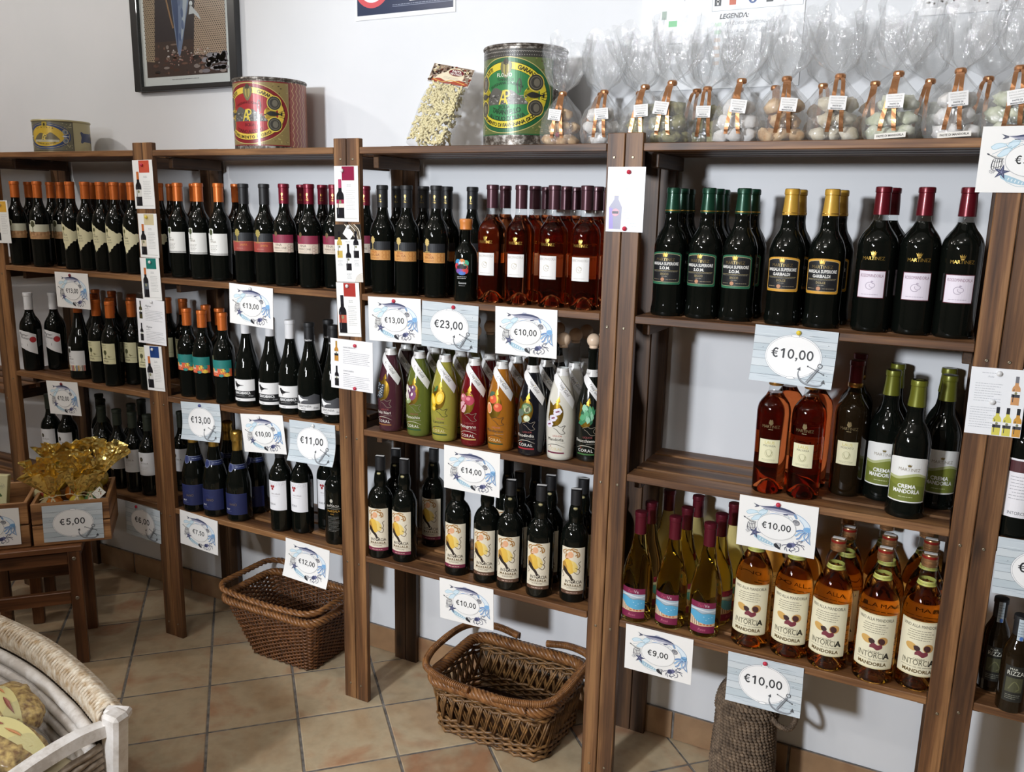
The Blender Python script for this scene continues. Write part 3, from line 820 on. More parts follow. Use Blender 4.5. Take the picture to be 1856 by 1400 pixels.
a = Art(); a.rect(-38, 0, 38, 24, HX('8a2844'), 0); a.rect(-38, -27, 38, 0, HX('dccdbb'), 0); tree(a, -16, 8, 26, HX('6d5a3c'), 2); a.text('FINA', -8, -9, 7, HX('5e4a44'), 2, wmax=30); a.text('PERRICONE', -4, -17, 5.2, HX('6e5a50'), 2, wmax=42); a.greek(-22, -21, 4, 2, 2.4, HX('8d7a6e'), .7)
for i in range(5): a.ring(24 + (i % 2) * 7, -8 - i * 4, 5, 5, .8, HX('b98e88'), 2, 12)
e = Art(); tree(e, 0, 0, 15, HX('d2a05a'), 1, True); e.text('FINA', 0, -7, 4, HX('d2a05a'), 1, foil=True, wmax=12)
emb = ('emblem', e.mesh('emblem', [M['print'], M['foil']], R=.0153, z0=.257, du=4, base=.0002))
btype('red_cone', 'crimson-capped wine bottle, crimson over cream label', .2975, [body(), cap_c, lab(a, 127), emb])
a = Art(); a.rect(-38, 0, 38, 24, HX('202226'), 0); a.rect(-38, -27, 38, 0, HX('d49a58'), 0); tree(a, -14, 2, 36, HX('c9b070'), 2); a.text('FINA', -10, -8, 6, HX('a5501e'), 2, wmax=26); a.text('BAUSA', -8, -16, 6.6, HX('8f4a1c'), 2, wmax=32); a.greek(-24, -20.5, 6, 2, 2.8, HX('9a5a28'), .9); a.rect(-38, -1, 38, .2, HX('b98a4a'), 1)
for i in range(4): a.ring(20 + (i % 2) * 9, -7 - (i // 2) * 11, 6, 6, 1, HX('c07a3c'), 2, 14)
e2_ = Art(); tree(e2_, 0, 0, 15, HX('a08a50'), 1, True); e2_.text('FINA', 0, -7, 4, HX('a08a50'), 1, foil=True, wmax=12)
emb2 = ('emblem', e2_.mesh('emblem', [M['print'], M['foil']], R=.0153, z0=.257, du=4, base=.0002))
btype('black_gold', 'black-capped wine bottle, black over gold label', .2965, [body(), cap_k, lab(a, 121), emb2])
a = Art(); a.rect(-25, -35, 25, 36, HX('ddd8ae'), 0); tree(a, -9, -16, 30, HX('4f5130'), 2); a.line([(-22, -17), (23, -17)], .9, HX('6b6540'), 2); a.text('TEBELLA', -14, 28, 4, HX('5a5436'), 2, wmax=20); a.greek(-22, 23, -2, 2, 3, HX('8a8460'), .8); a.text('FINA', -8, -29, 6.5, HX('5a4a30'), 2, wmax=24); bird(a, 6, -9, 6, HX('8a8455'), 2)
yb = prof_bordeaux(.0335, .2905, .165, .217, rb=.031); YB = lathe_mesh('glass_body', yb, M['black_glass'])
btype('yellow', 'orange-capped wine bottle, pale yellow tree label', .2915, [('glass_body', YB), ('capsule', capsule(.235, .2915, .0142, CAP['orange'])), lab(a, 114, yb)])
a = Art(); a.rect(-36, 0, 36, 27, HX('1f7a74'), 0); a.rect(-36, -25, 36, 0, HX('d8603c'), 0); a.poly([(-36, 27), (-36, 38), (-30, 42), (-25, 40), (-24, 27)], HX('5a5a40'), 0)
for x, y, rx, ry, c in ((-2, -12, 9, 10, 'd8603c'), (8, -8, 8, 8, 'e9c84a'), (20, -6, 9, 7, '2b8a80'), (20, -20, 10, 6, 'e9c84a'), (30, -14, 6, 9, 'd8603c'), (2, -22, 8, 5, '2b8a80'), (-18, -4, 8, 5, '2b8a80'), (12, -16, 5, 7, 'd8603c'), (-28, -6, 7, 6, 'e9a04a')): a.ell(x, y, rx, ry, HX(c), 1, 14)
for x, y in ((14, -2), (4, -4), (24, -12), (-4, -19)): a.ell(x, y, 2.2, 1.6, HX('26303a'), 2, 8)
a.text('KIKE', -18, -13, 6, HX('f3ddc8'), 3, True, wmax=22); a.text('FINA', -18, -20, 3, HX('f3ddc8'), 3, wmax=14)
tb = prof_bordeaux(.0345, .2895, .165, .217, rb=.032)
btype('teal', 'orange-capped wine bottle, teal and orange patterned label', .2905, [('glass_body', lathe_mesh('glass_body', tb, M['black_glass'])), ('capsule', capsule(.235, .2905, .0142, CAP['orange'])), lab(a, 116, tb)])
# ---------- others on the far left
a = Art(); a.poly([(-38, 36), (-10, 34), (14, 28), (38, 18), (38, -56), (14, -46), (-10, -34), (-38, -26)], HX('e6e5e6'), 0); a.text('Magner', -10, 16, 9, HX('2c2c34'), 2, shear=.45, wmax=40, rot=-.22); a.text('Patanera', -2, 3, 8, HX('2c2c34'), 2, shear=.45, wmax=38, rot=-.24); a.ell(26, 0, 11, 11, HX('b02a30'), 2, 20); a.greek(-28, -18, -14, 2, 3, HX('888890'), .8); a.text('I', 6, -24, 9, INK, 2)
btype('script', 'white-capped wine bottle, slanted white script label, red seal', .2887, [('glass_body', lathe_mesh('glass_body', prof_bordeaux(.037, .288, .165, .214, rb=.034), M['black_glass'])), ('capsule', capsule(.226, .2887, .0142, CAP['white'])), lab(a, 118, prof_bordeaux(.037, .288, .165, .214, rb=.034))])
a = Art(); a.rect(-32, -38, 32, 34, HX('e8e8e8'), 0); a.poly([(-31, 33), (-31, 48), (-15, 48), (-15, 33)], HX('e8e8e8'), 0); tree(a, -23, 12, 32, HX('3c3c34'), 2); a.text('FINA', -16, 1, 6.5, HX('77706a'), 2, wmax=24); a.greek(-28, -6, -4, 3, 3.5, HX('a0a0a0'), .9)
for i in range(10): a.rect(-32 + i * 6.4, -38, -26 + i * 6.4, -18, HX(['d0a860', 'e4dccc', '9a8f84', 'c8786a', 'e8d8a0', '8590a0'][i % 6]), 1); a.line([(-32 + i * 6.4, -36), (-27 + i * 6.4, -22)], 1.2, HX('7a6a60'), 2)
fb = prof_burgundy(.041, .289, .115, .22)
btype('fat', 'wide-shouldered dark bottle, white label with mosaic strip', .29, [('glass_body', lathe_mesh('glass_body', fb, M['black_glass'])), ('capsule', capsule(.236, .29, .0142, CAP['orange'])), lab(a, 70, fb)])
a = Art(); a.rect(-33, -41, 33, 42, HX('dfdedf'), 0); a.ell(-14, 17, 6.4, 8, HX('3d3a30'), 2, 16); a.ell(-14, 17, 3, 4, HX('6d6448'), 3, 10); a.text('FINA', -2, 0, 6.5, HX('7a756c'), 2, wmax=34, sp=.2); a.greek(-22, -10, 10, 3, 4, HX('bcbcbc'), 1)
fw_ = prof_bordeaux(.0355, .289, .166, .214, rb=.033)
btype('fina_w', 'dark bottle, grey-green cap, white label with dark seal', .29, [('glass_body', lathe_mesh('glass_body', fw_, M['black_glass'])), ('capsule', capsule(.232, .29, .0142, CAP['dkgreen'])), lab(a, 117, fw_)])
# ---------- bird bottles
bg = prof_burgundy(.040, .2865, .112, .218); BG = lathe_mesh('glass_body', bg, M['black_glass'])
a = Art(); a.rect(-40, 0, 40, 36, HX('efeeed'), 0); a.rect(-40, -24, 40, 0, HX('17171a'), 0); a.rect(-40, -33, 40, -24, HX('efeeed'), 0); bird(a, -14, 18, 15, HX('141416'), 2); a.text('GIANCABIANCA', -2, -10.5, 8.5, HX('f2f2f2'), 2, True, wmax=54); a.greek(-26, -16, 8, 1, 3, HX('b8b8b8'), .9); a.text('Firriato', 26, -18, 5, HX('c8c8c8'), 2, shear=.4, wmax=15); a.text('TERRE', -14, -30.6, 3, INK, 2)
btype('bird_w', 'white-capped bottle, white label with black bird', .2875, [('glass_body', BG), ('capsule', capsule(.231, .2875, .0142, CAP['white'])), lab(a, 54, bg)])
a = Art(); a.poly([(-40, 30), (-28, 36), (-10, 30), (4, 32), (22, 40), (40, 34), (40, 8), (-40, 8)], HX('47484c'), 0); a.rect(-40, -11, 40, 8, HX('e6e5e4'), 1); bird(a, -17, 22, 16, HX('f2f2f2'), 2); a.text('GIANCANERA', -8, -1.5, 6.4, HX('222226'), 3, wmax=42); a.text('ROSSO', -12, -8, 4, HX('444448'), 3, wmax=16); a.text('Firriato', 26, -6, 5, HX('444448'), 3, shear=.4, wmax=16); a.text('TERRE', -12, -17, 3, HX('cfcfcf'), 2)
e = Art(); e.text('CasaVino', 0, 0, 5, HX('d8d8d8'), 1, True, shear=.3, wmax=24)
btype('bird_b', 'black-capped bottle, dark label with white bird', .2875, [('glass_body', BG), ('capsule', capsule(.231, .2875, .0142, CAP['black'])), lab(a, 38, bg), ('neck_print', e.mesh('neck_print', [M['print'], M['foil']], R=.0151, z0=.2335, du=3))])
# ---------- sparkling, lowest shelf of the second bay
sp_ = prof_burgundy(.042, .292, .115, .232, .0150)
gf = lathe_mesh('gold_foil', [(.0200, .195), (.0185, .205), (.0168, .222), (.0160, .245), (.0158, .262), (.0170, .264), (.0178, .270), (.0165, .277), (.0172, .284), (.0182, .289), (.0175, .296), (.012, .2992), (.002, .2995)], CAP['goldfoil'], 20, 60)
a = Art(); a.rect(-42, -35, 42, 36, HX('1c2450'), 0); a.rect(-42, 34.5, 42, 36, HX('2e3868'), 1); a.text('IANO', -4, -4, 8, HX('c9b48a'), 2, foil=True, wmax=26); a.text('BRUT', -24, -20, 5, HX('c4c4c8'), 2, True, wmax=16); a.greek(-30, -25, -10, 1, 2, HX('8088a0'), .8); a.curve([(-20, 10), (-12, 18), (0, 8), (12, 16)], 1.0, HX('2c3670'), 2)
c_ = Art(); c_.rect(-60, -8, 60, 7, HX('1d2858'), 0); c_.rect(-60, 6, 60, 7, HX('8a93b0'), 1); c_.ell(-14, -4, 11, 13, HX('232e60'), 2, 20); c_.ring(-14, -4, 11, 13, .9, HX('9aa3be'), 3, 20); c_.ring(-14, -4, 7.5, 9, .5, HX('707aa0'), 3, 20); c_.greek(4, -1, 34, 1, 3, HX('9aa3be'), 1.4)
btype('spark', 'sparkling wine bottle, gold foil neck, navy label', .2995, [('glass_body', lathe_mesh('glass_body', sp_, M['black_glass'])), ('gold_foil', gf), lab(a, 60, sp_), ('collar', c_.mesh('collar', [M['print'], M['foil']], R=rad_at(sp_), z0=.184, du=5, dv=5, off=.00015, base=.0005))])
gp = prof_bordeaux(.0355, .299, .178, .228, rb=.0345)
a = Art(); a.rect(-33, -49, 33, 48, HX('ecebee'), 0)
for i, (x, y) in enumerate(((-16, 30), (-8, 30), (-12, 22))): a.ell(x, y, 4, 4.6, HX('a83438'), 2, 8); a.ell(x + 1, y + 1, 1.4, 1.6, HX('7c2228'), 3, 6)
for i in range(7): a.ring(-24 + i * 8, 40 - (i % 2) * 4, 4, 4.6, .5, HX('b9b4b8'), 2, 8)
a.text("Nero d'Avola", -2, 4, 4, HX('7a6a6e'), 2, shear=.2, wmax=30); a.greek(-14, -2, 8, 1, 2, HX('aaa'*2), .7); a.text('NORIA', -14, -32, 6.5, HX('4a4a50'), 2, wmax=24, sp=.1)
btype('grape', 'dark bottle, white label with three red grape clusters', .30, [('glass_body', lathe_mesh('glass_body', gp, M['black_glass'])), ('capsule', capsule(.238, .30, .0142, CAP['black'])), lab(a, 121, gp)])
ib = prof_intorcia(.0375, .304); IB = lathe_mesh('glass_body', ib, M['black_glass'])
a = Art(); g_ = HX('cfcac0'); a.ell(-6, 38, 5, 6, HX('b8b4a8'), 1, 10); a.curve([(-9, 30), (-6, 24), (-2, 30)], 1, g_, 1); a.text('INTORCIA', -2, 18, 7, g_, 1, wmax=40); a.rect(-22, 13, 22, 13.6, g_, 1); a.text('MARSALA', 0, 2, 7, HX('b5842c'), 1, wmax=40, foil=False); a.text('FINE', -4, -6, 4, HX('a5782c'), 1); a.greek(-18, -13, 18, 12, 4.2, HX('8d8a84'), .8, seed=9)
btype('black_i', 'black bottle printed in white and ochre, no paper label', .305, [('glass_body', IB), ('capsule', capsule(.262, .305, .0142, CAP['black'])), lab(a, 103, ib)])
# ---------- marsala with the swirling figure
def marsala_art(band):
    a = Art(); a.rect(-34, -65, 34, 66, HX('e4dac4'), 0); a.rect(-34, -65, 34, -55, HX(band), 1); a.greek(-16, -61.5, 16, 1, 3, HX('d8b8a8'), 1.6)
    y1, y2, sk, bk = HX('e2b84c'), HX('b98a3a'), HX('e0a880'), HX('2a1d16')
    a.poly(spline([(-26, 26), (-16, 34), (-4, 30), (4, 22), (8, 8), (2, -4), (-8, -8), (-16, 2), (-24, 10)], 5), y1, 1)
    a.poly(spline([(-30, 22), (-22, 26), (-16, 14), (-14, 2), (-22, -4), (-30, 4)], 5), y2, 2); a.poly(spline([(-4, 30), (6, 26), (14, 12), (10, -2), (2, 2), (0, 18)], 5), HX('ecd07a'), 2)
    a.ell(-6, 46, 8, 9, sk, 2, 14); a.ell(-14, 38, 6, 5, HX('e8bca0'), 2, 12)
    for q in (((-16, 40), (-20, 52), (-10, 60), (4, 58), (12, 48), (6, 44)), ((-12, 36), (-18, 34), (-20, 42), (-14, 48)), ((0, 56), (14, 54), (18, 44), (12, 40), (14, 46)), ((-8, 58), (0, 64), (12, 60)), ((-24, 46), (-28, 54), (-18, 60))): a.curve(q, 2.6, HX('a87838'), 3)
    for q in (((8, 10), (16, 6), (20, 14), (16, 22), (22, 28)), ((4, -2), (14, -8), (20, 0), (16, 6)), ((-24, 4), (-30, -6), (-24, -14), (-28, -20))): a.curve(q, 1.5, HX('5a4428'), 3)
    a.poly(spline([(-26, 14), (-18, 8), (-10, -4), (-2, -12), (2, -24), (-2, -26), (-8, -16), (-18, -8), (-26, 0)], 5), bk, 4); a.curve([(0, -20), (6, -26), (2, -32), (-4, -30)], 2, bk, 4)
    a.text('INTORCIA', 3, -34, 8.5, HX('3a2f28'), 5, wmax=46); a.text('MARSALA', 2, -43, 6.6, HX('6a5434'), 3, True, wmax=50, sp=.12); a.text('SUPERIORE', 0, -50, 3.4, HX('7a6a58'), 3, wmax=32, sp=.1); a.rect(-30, -46, 30, -45.5, HX('7a6a58'), 2)
    return a
e = Art(); e.ell(0, 0, 6, 4, HX('6d6440'), 1, 14); e.greek(-4, -.6, 4, 1, 2, HX('c9bd7a'), 1.4)
nb = ('neck_seal', e.mesh('neck_seal', [M['print'], M['foil']], R=rad_at(ib), z0=.2565, du=3, dv=3))
stamp = ('tax_strip', MB().box((0, 0, .3062), (.026, .009, .0008)).mesh('tax_strip', M['paper']))
btype('mars_r', 'dark marsala bottle, cream swirl label, maroon band', .3055, [('glass_body', IB), ('capsule', capsule(.264, .3055, .0142, CAP['black'], False)), ('label', label_mesh(marsala_art('7a2c44'), ib, .0895)), nb, stamp])
btype('mars_b', 'dark marsala bottle, cream swirl label, brown band', .3055, [('glass_body', IB), ('capsule', capsule(.264, .3055, .0142, CAP['black'], False)), ('label', label_mesh(marsala_art('5c4030'), ib, .0895)), nb, stamp])
# ---------- wax-topped small liqueur
wp = [(.015, 0), (.029, 0), (.031, .004), (.031, .105)] + smooth_prof([(.0308, .112), (.0285, .128), (.021, .142), (.0135, .152), (.0122, .162)], 4) + [(.0118, .196), (.0118, .206)]
a = Art(); a.ell(-2, 22, 21, 21, HX('1e1e24'), 0, 28)
for x, y, rx, ry, c in ((-12, 34, 9, 8, '3f8fc0'), (0, 36, 8, 7, 'e08030'), (10, 32, 8, 8, '4ab08c'), (-8, 12, 10, 7, '7a50a0'), (8, 12, 9, 8, 'c83a40'), (0, 6, 10, 5, '3f6fc0'), (-16, 24, 6, 8, 'c83a40')): a.ell(x, y, rx, ry, HX(c), 1, 14)
a.rect(-15, 17, 15, 25, HX('1b1b20'), 2); a.text('elisir', -2, 30, 6, HX('f0f0f0'), 3, True, wmax=24); a.ring(6, 22, 9, 8, 2, HX('d8503c'), 3, 18, a0=-1.5, a1=1.5)
a.greek(-14, -4, 12, 2, 4, HX('cfcfcf'), 1.1); a.text('Tumminia', 0, -22, 5, HX('d8d8d8'), 2, shear=.3, wmax=22); a.greek(-9, -27, 9, 1, 3, HX('9a9a9a'), .8)
btype('wax', 'small dark bottle with orange wax top and colourful round label', .213, [('glass_body', lathe_mesh('glass_body', wp, M['black_glass'])), ('wax_top', lathe_mesh('wax_top', [(.0125, .184), (.0165, .186), (.0158, .196), (.0172, .203), (.0178, .209), (.016, .2126), (.003, .213)], CAP['wax'], 18, 60)), lab(a, 68, wp)])
# ---------- amber almond wines
ab = prof_bordeaux(.0368, .2995, .183, .2245, .0140, rb=.0362); lo, hi = split_prof(ab, .226)
punt = [(.002, .032), (.012, .026), (.022, .012), (.028, .002)]
def wine_mesh(lo, mat): return MB().lathe(punt + [(q[0], q[1]) for q in lo[1:]], SEG, True, True).mesh('wine', mat, True, 50)
a = Art(); a.rect(-24, -29, 24, 29, HX('b9b9b5'), 0); a.rect(-23.4, -28.4, 23.4, 28.4, HX('eceae8'), 1); a.text('BIANCOMANDORLA', 0, 18, 6.2, HX('b4b0a8'), 2, wmax=44); a.ring(-1, -1, 8, 8, 1.2, HX('c9c2b2'), 2, 20, a0=.4, a1=5.6); a.ring(1, 0, 5, 4, 1, HX('b5ae9e'), 2, 16, a0=2.6, a1=7.6); a.ell(2, 4, 2.4, 1.7, HX('c9c2b2'), 2, 10); a.greek(-16, -23, 14, 1, 2, HX('b0aca6'), .9)
def martinez(y=0, w_=38, prof=ab, z0=.153, cr=True, c=GOLD):
    e = Art(); e.text('MARTINEZ', 0, 0, 7, c, 1, foil=True, wmax=w_)
    if cr: crown(e, 0, 11.5, 12, c, 1); e.greek(-3, 8.2, 3, 1, 2, c, 1.2)
    return ('gold_print', e.mesh('gold_print', [M['print'], M['foil']], R=rad_at(prof), z0=z0, du=5, dv=5))
btype('amber', 'amber wine bottle, plum capsule, white almond label', .300, [('wine', wine_mesh(lo, M['pink_amber_wine'])), ('glass_neck', lathe_mesh('glass_neck', hi, M['clear_glass'], cap0=False)), ('capsule', capsule(.241, .300, .0142, CAP['plum'])), lab(a, 100, ab), martinez()])
rb_ = prof_bordeaux(.0400, .3035, .186, .232, .0142, rb=.0392); lo, hi = split_prof(rb_, .2345)
a = Art(); a.rect(-28.5, -29, 28.5, 29, HX('5c2430'), 0); a.rect(-27, -27.6, 27, 27.6, HX('e6dde8'), 1); a.text('ROSSOMANDORLA', 0, 15, 6.5, HX('8a5a74'), 2, wmax=48); a.ring(-2, -3, 8.5, 8, 1.2, HX('a89aae'), 2, 20, a0=.6, a1=5.6); a.ring(3, -2, 6, 5, 1, HX('a89aae'), 2, 16, a0=2.6, a1=7.6); a.ell(2, 6, 2.6, 1.8, HX('b5a8ba'), 2, 10); a.greek(-18, -22, 16, 1, 2, HX('a596aa'), 1)
btype('rosso', 'dark bottle, red capsule, small lilac label', .304, [('glass_body', lathe_mesh('glass_body', lo, M['black_glass'])), ('glass_neck', lathe_mesh('glass_neck', hi, M['clear_glass'], cap0=False)), ('capsule', capsule(.246, .304, .0145, CAP['red'], flare=.0016)), lab(a, 102, rb_), martinez(w_=46, prof=rb_, z0=.153)])
mb_ = prof_bordeaux(.0375, .311, .196, .238, .0142, rb=.036); lo, hi = split_prof(mb_, .236)
def laus(name, c2):
    a = Art(); a.rect(-23, -27.5, 23, 27.5, HX('dcd8b4'), 0); a.ring(0, 0, 23, 27.5, .01, HX('dcd8b4'), 1, 8); a.rect(-22, -26.5, 22, 26.5, HX('e2deba'), 1); a.text('LAUS', 0, 17, 6.6, HX('c8bc5c'), 2, wmax=24); a.text(name, 0, 10.5, 4.6, HX('6a6448'), 2, wmax=28); a.ring(0, -5, 9, 9.5, 1, HX('b8b48c'), 2, 22); a.ring(0, -4, 6, 7.5, 1, HX('c4c098'), 2, 18, a0=2.4, a1=7.2); a.curve([(-6, -2), (-2, -11), (4, -10), (7, 0)], 1.3, HX('a8a47c'), 3); a.greek(-15, -20, 15, 2, 2.6, HX('aaa682'), .8)
    return a
def crest(prof, z0):
    e = Art(); s_ = HX('b8a47a'); e.text('MARTINEZ', 0, 0, 6.6, s_, 1, foil=True, wmax=40); e.ell(0, 12, 5, 4.6, s_, 1, 14, True); e.poly([(-4, 17), (-2, 20), (0, 17.5), (2, 20), (4, 17), (4, 15), (-4, 15)], s_, 1, True); e.greek(-5, -4, 5, 1, 2, s_, 1)
    return ('gold_print', e.mesh('gold_print', [M['print'], M['foil']], R=rad_at(prof), z0=z0, du=5, dv=5))
goldring = lathe_mesh('gold_collar', [(.0152, .252), (.0162, .2535), (.0162, .261), (.0152, .2625)], cap_mat('gold_collar_foil', S(190, 140, 70), .3, .8), 18)
btype('malv', 'amber dessert wine bottle, small cream label', .312, [('wine', wine_mesh(lo, M['rose_wine'])), ('glass_neck', lathe_mesh('glass_neck', hi, M['clear_glass'], cap0=False)), ('gold_collar', goldring), ('capsule', capsule(.2625, .312, .0142, CAP['red'])), lab(laus('MALVASIA', 0), 103.5, mb_), crest(mb_, .158)])
btype('mosc', 'dark dessert wine, red capsule, cream label', .314, [('glass_body', lathe_mesh('glass_body', lo, M['brown_glass'])), ('glass_neck', lathe_mesh('glass_neck', hi, M['clear_glass'], cap0=False)), ('gold_collar', goldring), ('capsule', capsule(.2625, .314, .0142, CAP['red'])), lab(laus('MOSCATO', 0), 103.5, mb_), crest(mb_, .158)])
# ---------- marsala superiore, green and yellow frames
mp = prof_marsala(.0385, .298); MBODY = lathe_mesh('glass_body', mp, M['black_glass'])
def framed(c1, second, third):
    a = Art()
    def arch(w_, top, bot, rise, c, l):
        q = [(-w_, bot + 3), (-w_ + 3, bot), (w_ - 3, bot), (w_, bot + 3), (w_, top - 2)] + [(w_ * math.cos(t), top - 2 + rise * math.sin(t)) for t in [PI * i / 12 for i in range(1, 12)]] + [(-w_, top - 2)]
        a.poly(q, c, l)
    arch(40, 33, -38, 7, c1, 0); arch(36.6, 29.5, -32.5, 6.4, HX('d9c89a'), 1); arch(36, 29, -32, 6.2, HX('17181b'), 2)
    crown(a, 0, 28, 14, GOLD, 4); a.text('MARTINEZ', 0, 16.5, 7, HX('c7b07a'), 4, foil=True, wmax=46); a.text('MARSALA SUPERIORE', 0, 7, 6.8, HX('e9e7e2'), 4, True, wmax=64); a.text(second, 0, -3, 6.6, HX('e9e7e2'), 4, True, wmax=38)
    a.rect(-32, -6.2, 32, -5.6, HX('b9a878'), 4); a.greek(-30, -8.6, 30, 1, 2, HX('8a8578'), .9, l=4); a.text(third, 0, -16, 4.8, HX('9a8a62'), 4, True, wmax=20); a.greek(-7, -20, 7, 1, 2, HX('8a8578'), 1.2, l=4); a.ell(-4, -26.5, 4.6, 4.4, HX('c08a66'), 4, 14); a.greek(-30, -27, -12, 1, 2, HX('9a8a70'), 1, l=4); a.greek(4, -27, 30, 1, 2, HX('9a8a70'), 1, l=4)
    return a
def bandcap(mat, gold):
    c_ = MB(); c_.lathe([(.0178, .241), (.0184, .2415), (.0178, .2475), (.0164, .262), (.0153, .279), (.0151, .2845), (.0165, .2855), (.0165, .2945), (.0155, .2972), (.003, .2985)], 20); return c_.mesh('capsule', mat, True, 40)
ring_g = lathe_mesh('gold_band', [(.0182, .2445), (.0187, .245), (.0183, .2468), (.0178, .247)], CAP['goldfoil'], 20)
btype('green', 'dark bottle, green capsule and green-framed label', .2985, [('glass_body', MBODY), ('capsule', bandcap(CAP['green'], 0)), ('gold_band', ring_g), lab(framed(HX('2c6a4c'), 'S.O.M.', 'SECCO'), 113, mp, dv=8)])
btype('gold', 'dark bottle, yellow capsule and yellow-framed label', .2985, [('glass_body', MBODY), ('capsule', bandcap(CAP['gold'], 0)), ('gold_band', ring_g), lab(framed(HX('d29a34'), 'GARIBALDI', 'DOLCE'), 113, mp, dv=8)])
a = Art(); q = [(-44, -50), (44, -50), (44, 44)] + [(44 * math.cos(t), 44 + 6 * math.sin(t)) for t in [PI * i / 12 for i in range(1, 12)]] + [(-44, 44)]
a.poly(q, HX('e9e9e6'), 0); a.poly([(-42, -47), (42, -47), (42, 4)] + spline([(42, 6), (20, 12), (0, 8), (-20, 2), (-42, 4)], 4), HX('7c8434'), 1); a.poly([(-42, 4)] + spline([(-42, 8), (-20, 6), (0, 12), (20, 16), (42, 8)], 4) + spline([(42, 4), (20, 10), (0, 6), (-20, 0), (-42, 2)], 4), HX('b4ba86'), 2)
a.poly([(-42, -47), (42, -47), (42, -20)] + spline([(42, -16), (10, -10), (-12, -16), (-42, -8)], 4), HX('6f7830'), 2)
crown(a, 2, 30, 9, HX('b9a052'), 3); a.text('MARTINEZ', 2, 20, 6.6, HX('9a9080'), 3, wmax=44); a.text('CREMA', 0, -18, 8.6, HX('f2f2ee'), 4, True, wmax=36); a.text('MANDORLA', 0, -29, 8.6, HX('f2f2ee'), 4, True, wmax=54); a.greek(-14, -38, 14, 1, 2, HX('d0d4a8'), 1.2, l=4)
btype('crema', 'almond cream bottle, olive capsule, white-olive label', .2945, [('glass_body', MBODY), ('capsule', bandcap(CAP['olive'], 0)), lab(a, 86, mp, dv=8)])
# ---------- coloured liqueurs with wooden ball stoppers
lp = [(.015, 0), (.031, 0), (.0345, .003)] + smooth_prof([(.0350, .008), (.0375, .05), (.0392, .095), (.0375, .13), (.0325, .165), (.0245, .198), (.0170, .222), (.0135, .240), (.0124, .252)], 4) + [(.0122, .282), (.0142, .283), (.0142, .290), (.0115, .2915)]
lo_l, hi_l = split_prof(lp, .2260)
def band_tag():
    t = Art(); t.rect(-52, -9, 52, 9, HX('e4e2e0'), 0); t.text('Linea Gold', -12, -3, 6, HX('6a625c'), 1, shear=.4, wmax=20); t.greek(14, 2, 34, 1, 3, HX('6a625c'), .8)
    return t.mesh('neck_band', [M['gloss_print'], M['foil']], R=rad_at(lp), z0=.2290, du=4, dv=4, base=.0009, off=.0002)
def ribbon_tag():
    t = Art()
    def T_(u, v): return (-16 + u * 62 + v * 0.86, -4 - u * 72 + v * .52)          # along the strip, across it
    for i in range(6): t.poly([T_(i / 6, -9), T_((i + 1) / 6, -9), T_((i + 1) / 6, 9), T_(i / 6, 9)], HX('ebe9e8'), 0)
    t.poly([T_(1, -9), T_(1.12, -9), T_(1, 9)], HX('ebe9e8'), 0)
    t.text('Linea', *T_(.38, -1), 7, HX('5a544e'), 1, shear=.4, rot=-.86, wmax=20); t.text('Gold', *T_(.62, -2), 8, HX('5a544e'), 1, shear=.4, rot=-.86, wmax=20); t.curve([T_(.3, -4), T_(.42, -6), T_(.5, -3)], .5, HX('5a544e'), 1); t.ell(*T_(.5, 5), 1.3, 1.3, HX('d8c060'), 1, 8)
    def RR(z):                                              # the strip stands off the shoulder
        return rad_at(lp)(z) + .0022
    return t.mesh('ribbon_tag', [M['gloss_print'], M['foil']], R=RR, z0=.226, du=5, dv=5, base=.0009, off=.0002)
BAND, RIB = band_tag(), ribbon_tag()
NECK = lathe_mesh('glass_neck', hi_l, M['clear_glass'], 20, cap0=False)
BALL = MB().lathe([(.0112, .2905), (.0112, .297)] + [(.0180 * math.sin(t), .3112 - .0180 * math.cos(t)) for t in [.66 + (PI - .66) * i / 10 for i in range(10)]] + [(.0006, .3292)], 18).mesh('ball_stopper', CAP['wood'], True)
FOOT = lathe_mesh('glass_foot', [(.031, -.0), (.0352, .0028), (.0357, .009), (.0353, .0092)], M['clear_glass'], 28, cap1=False)
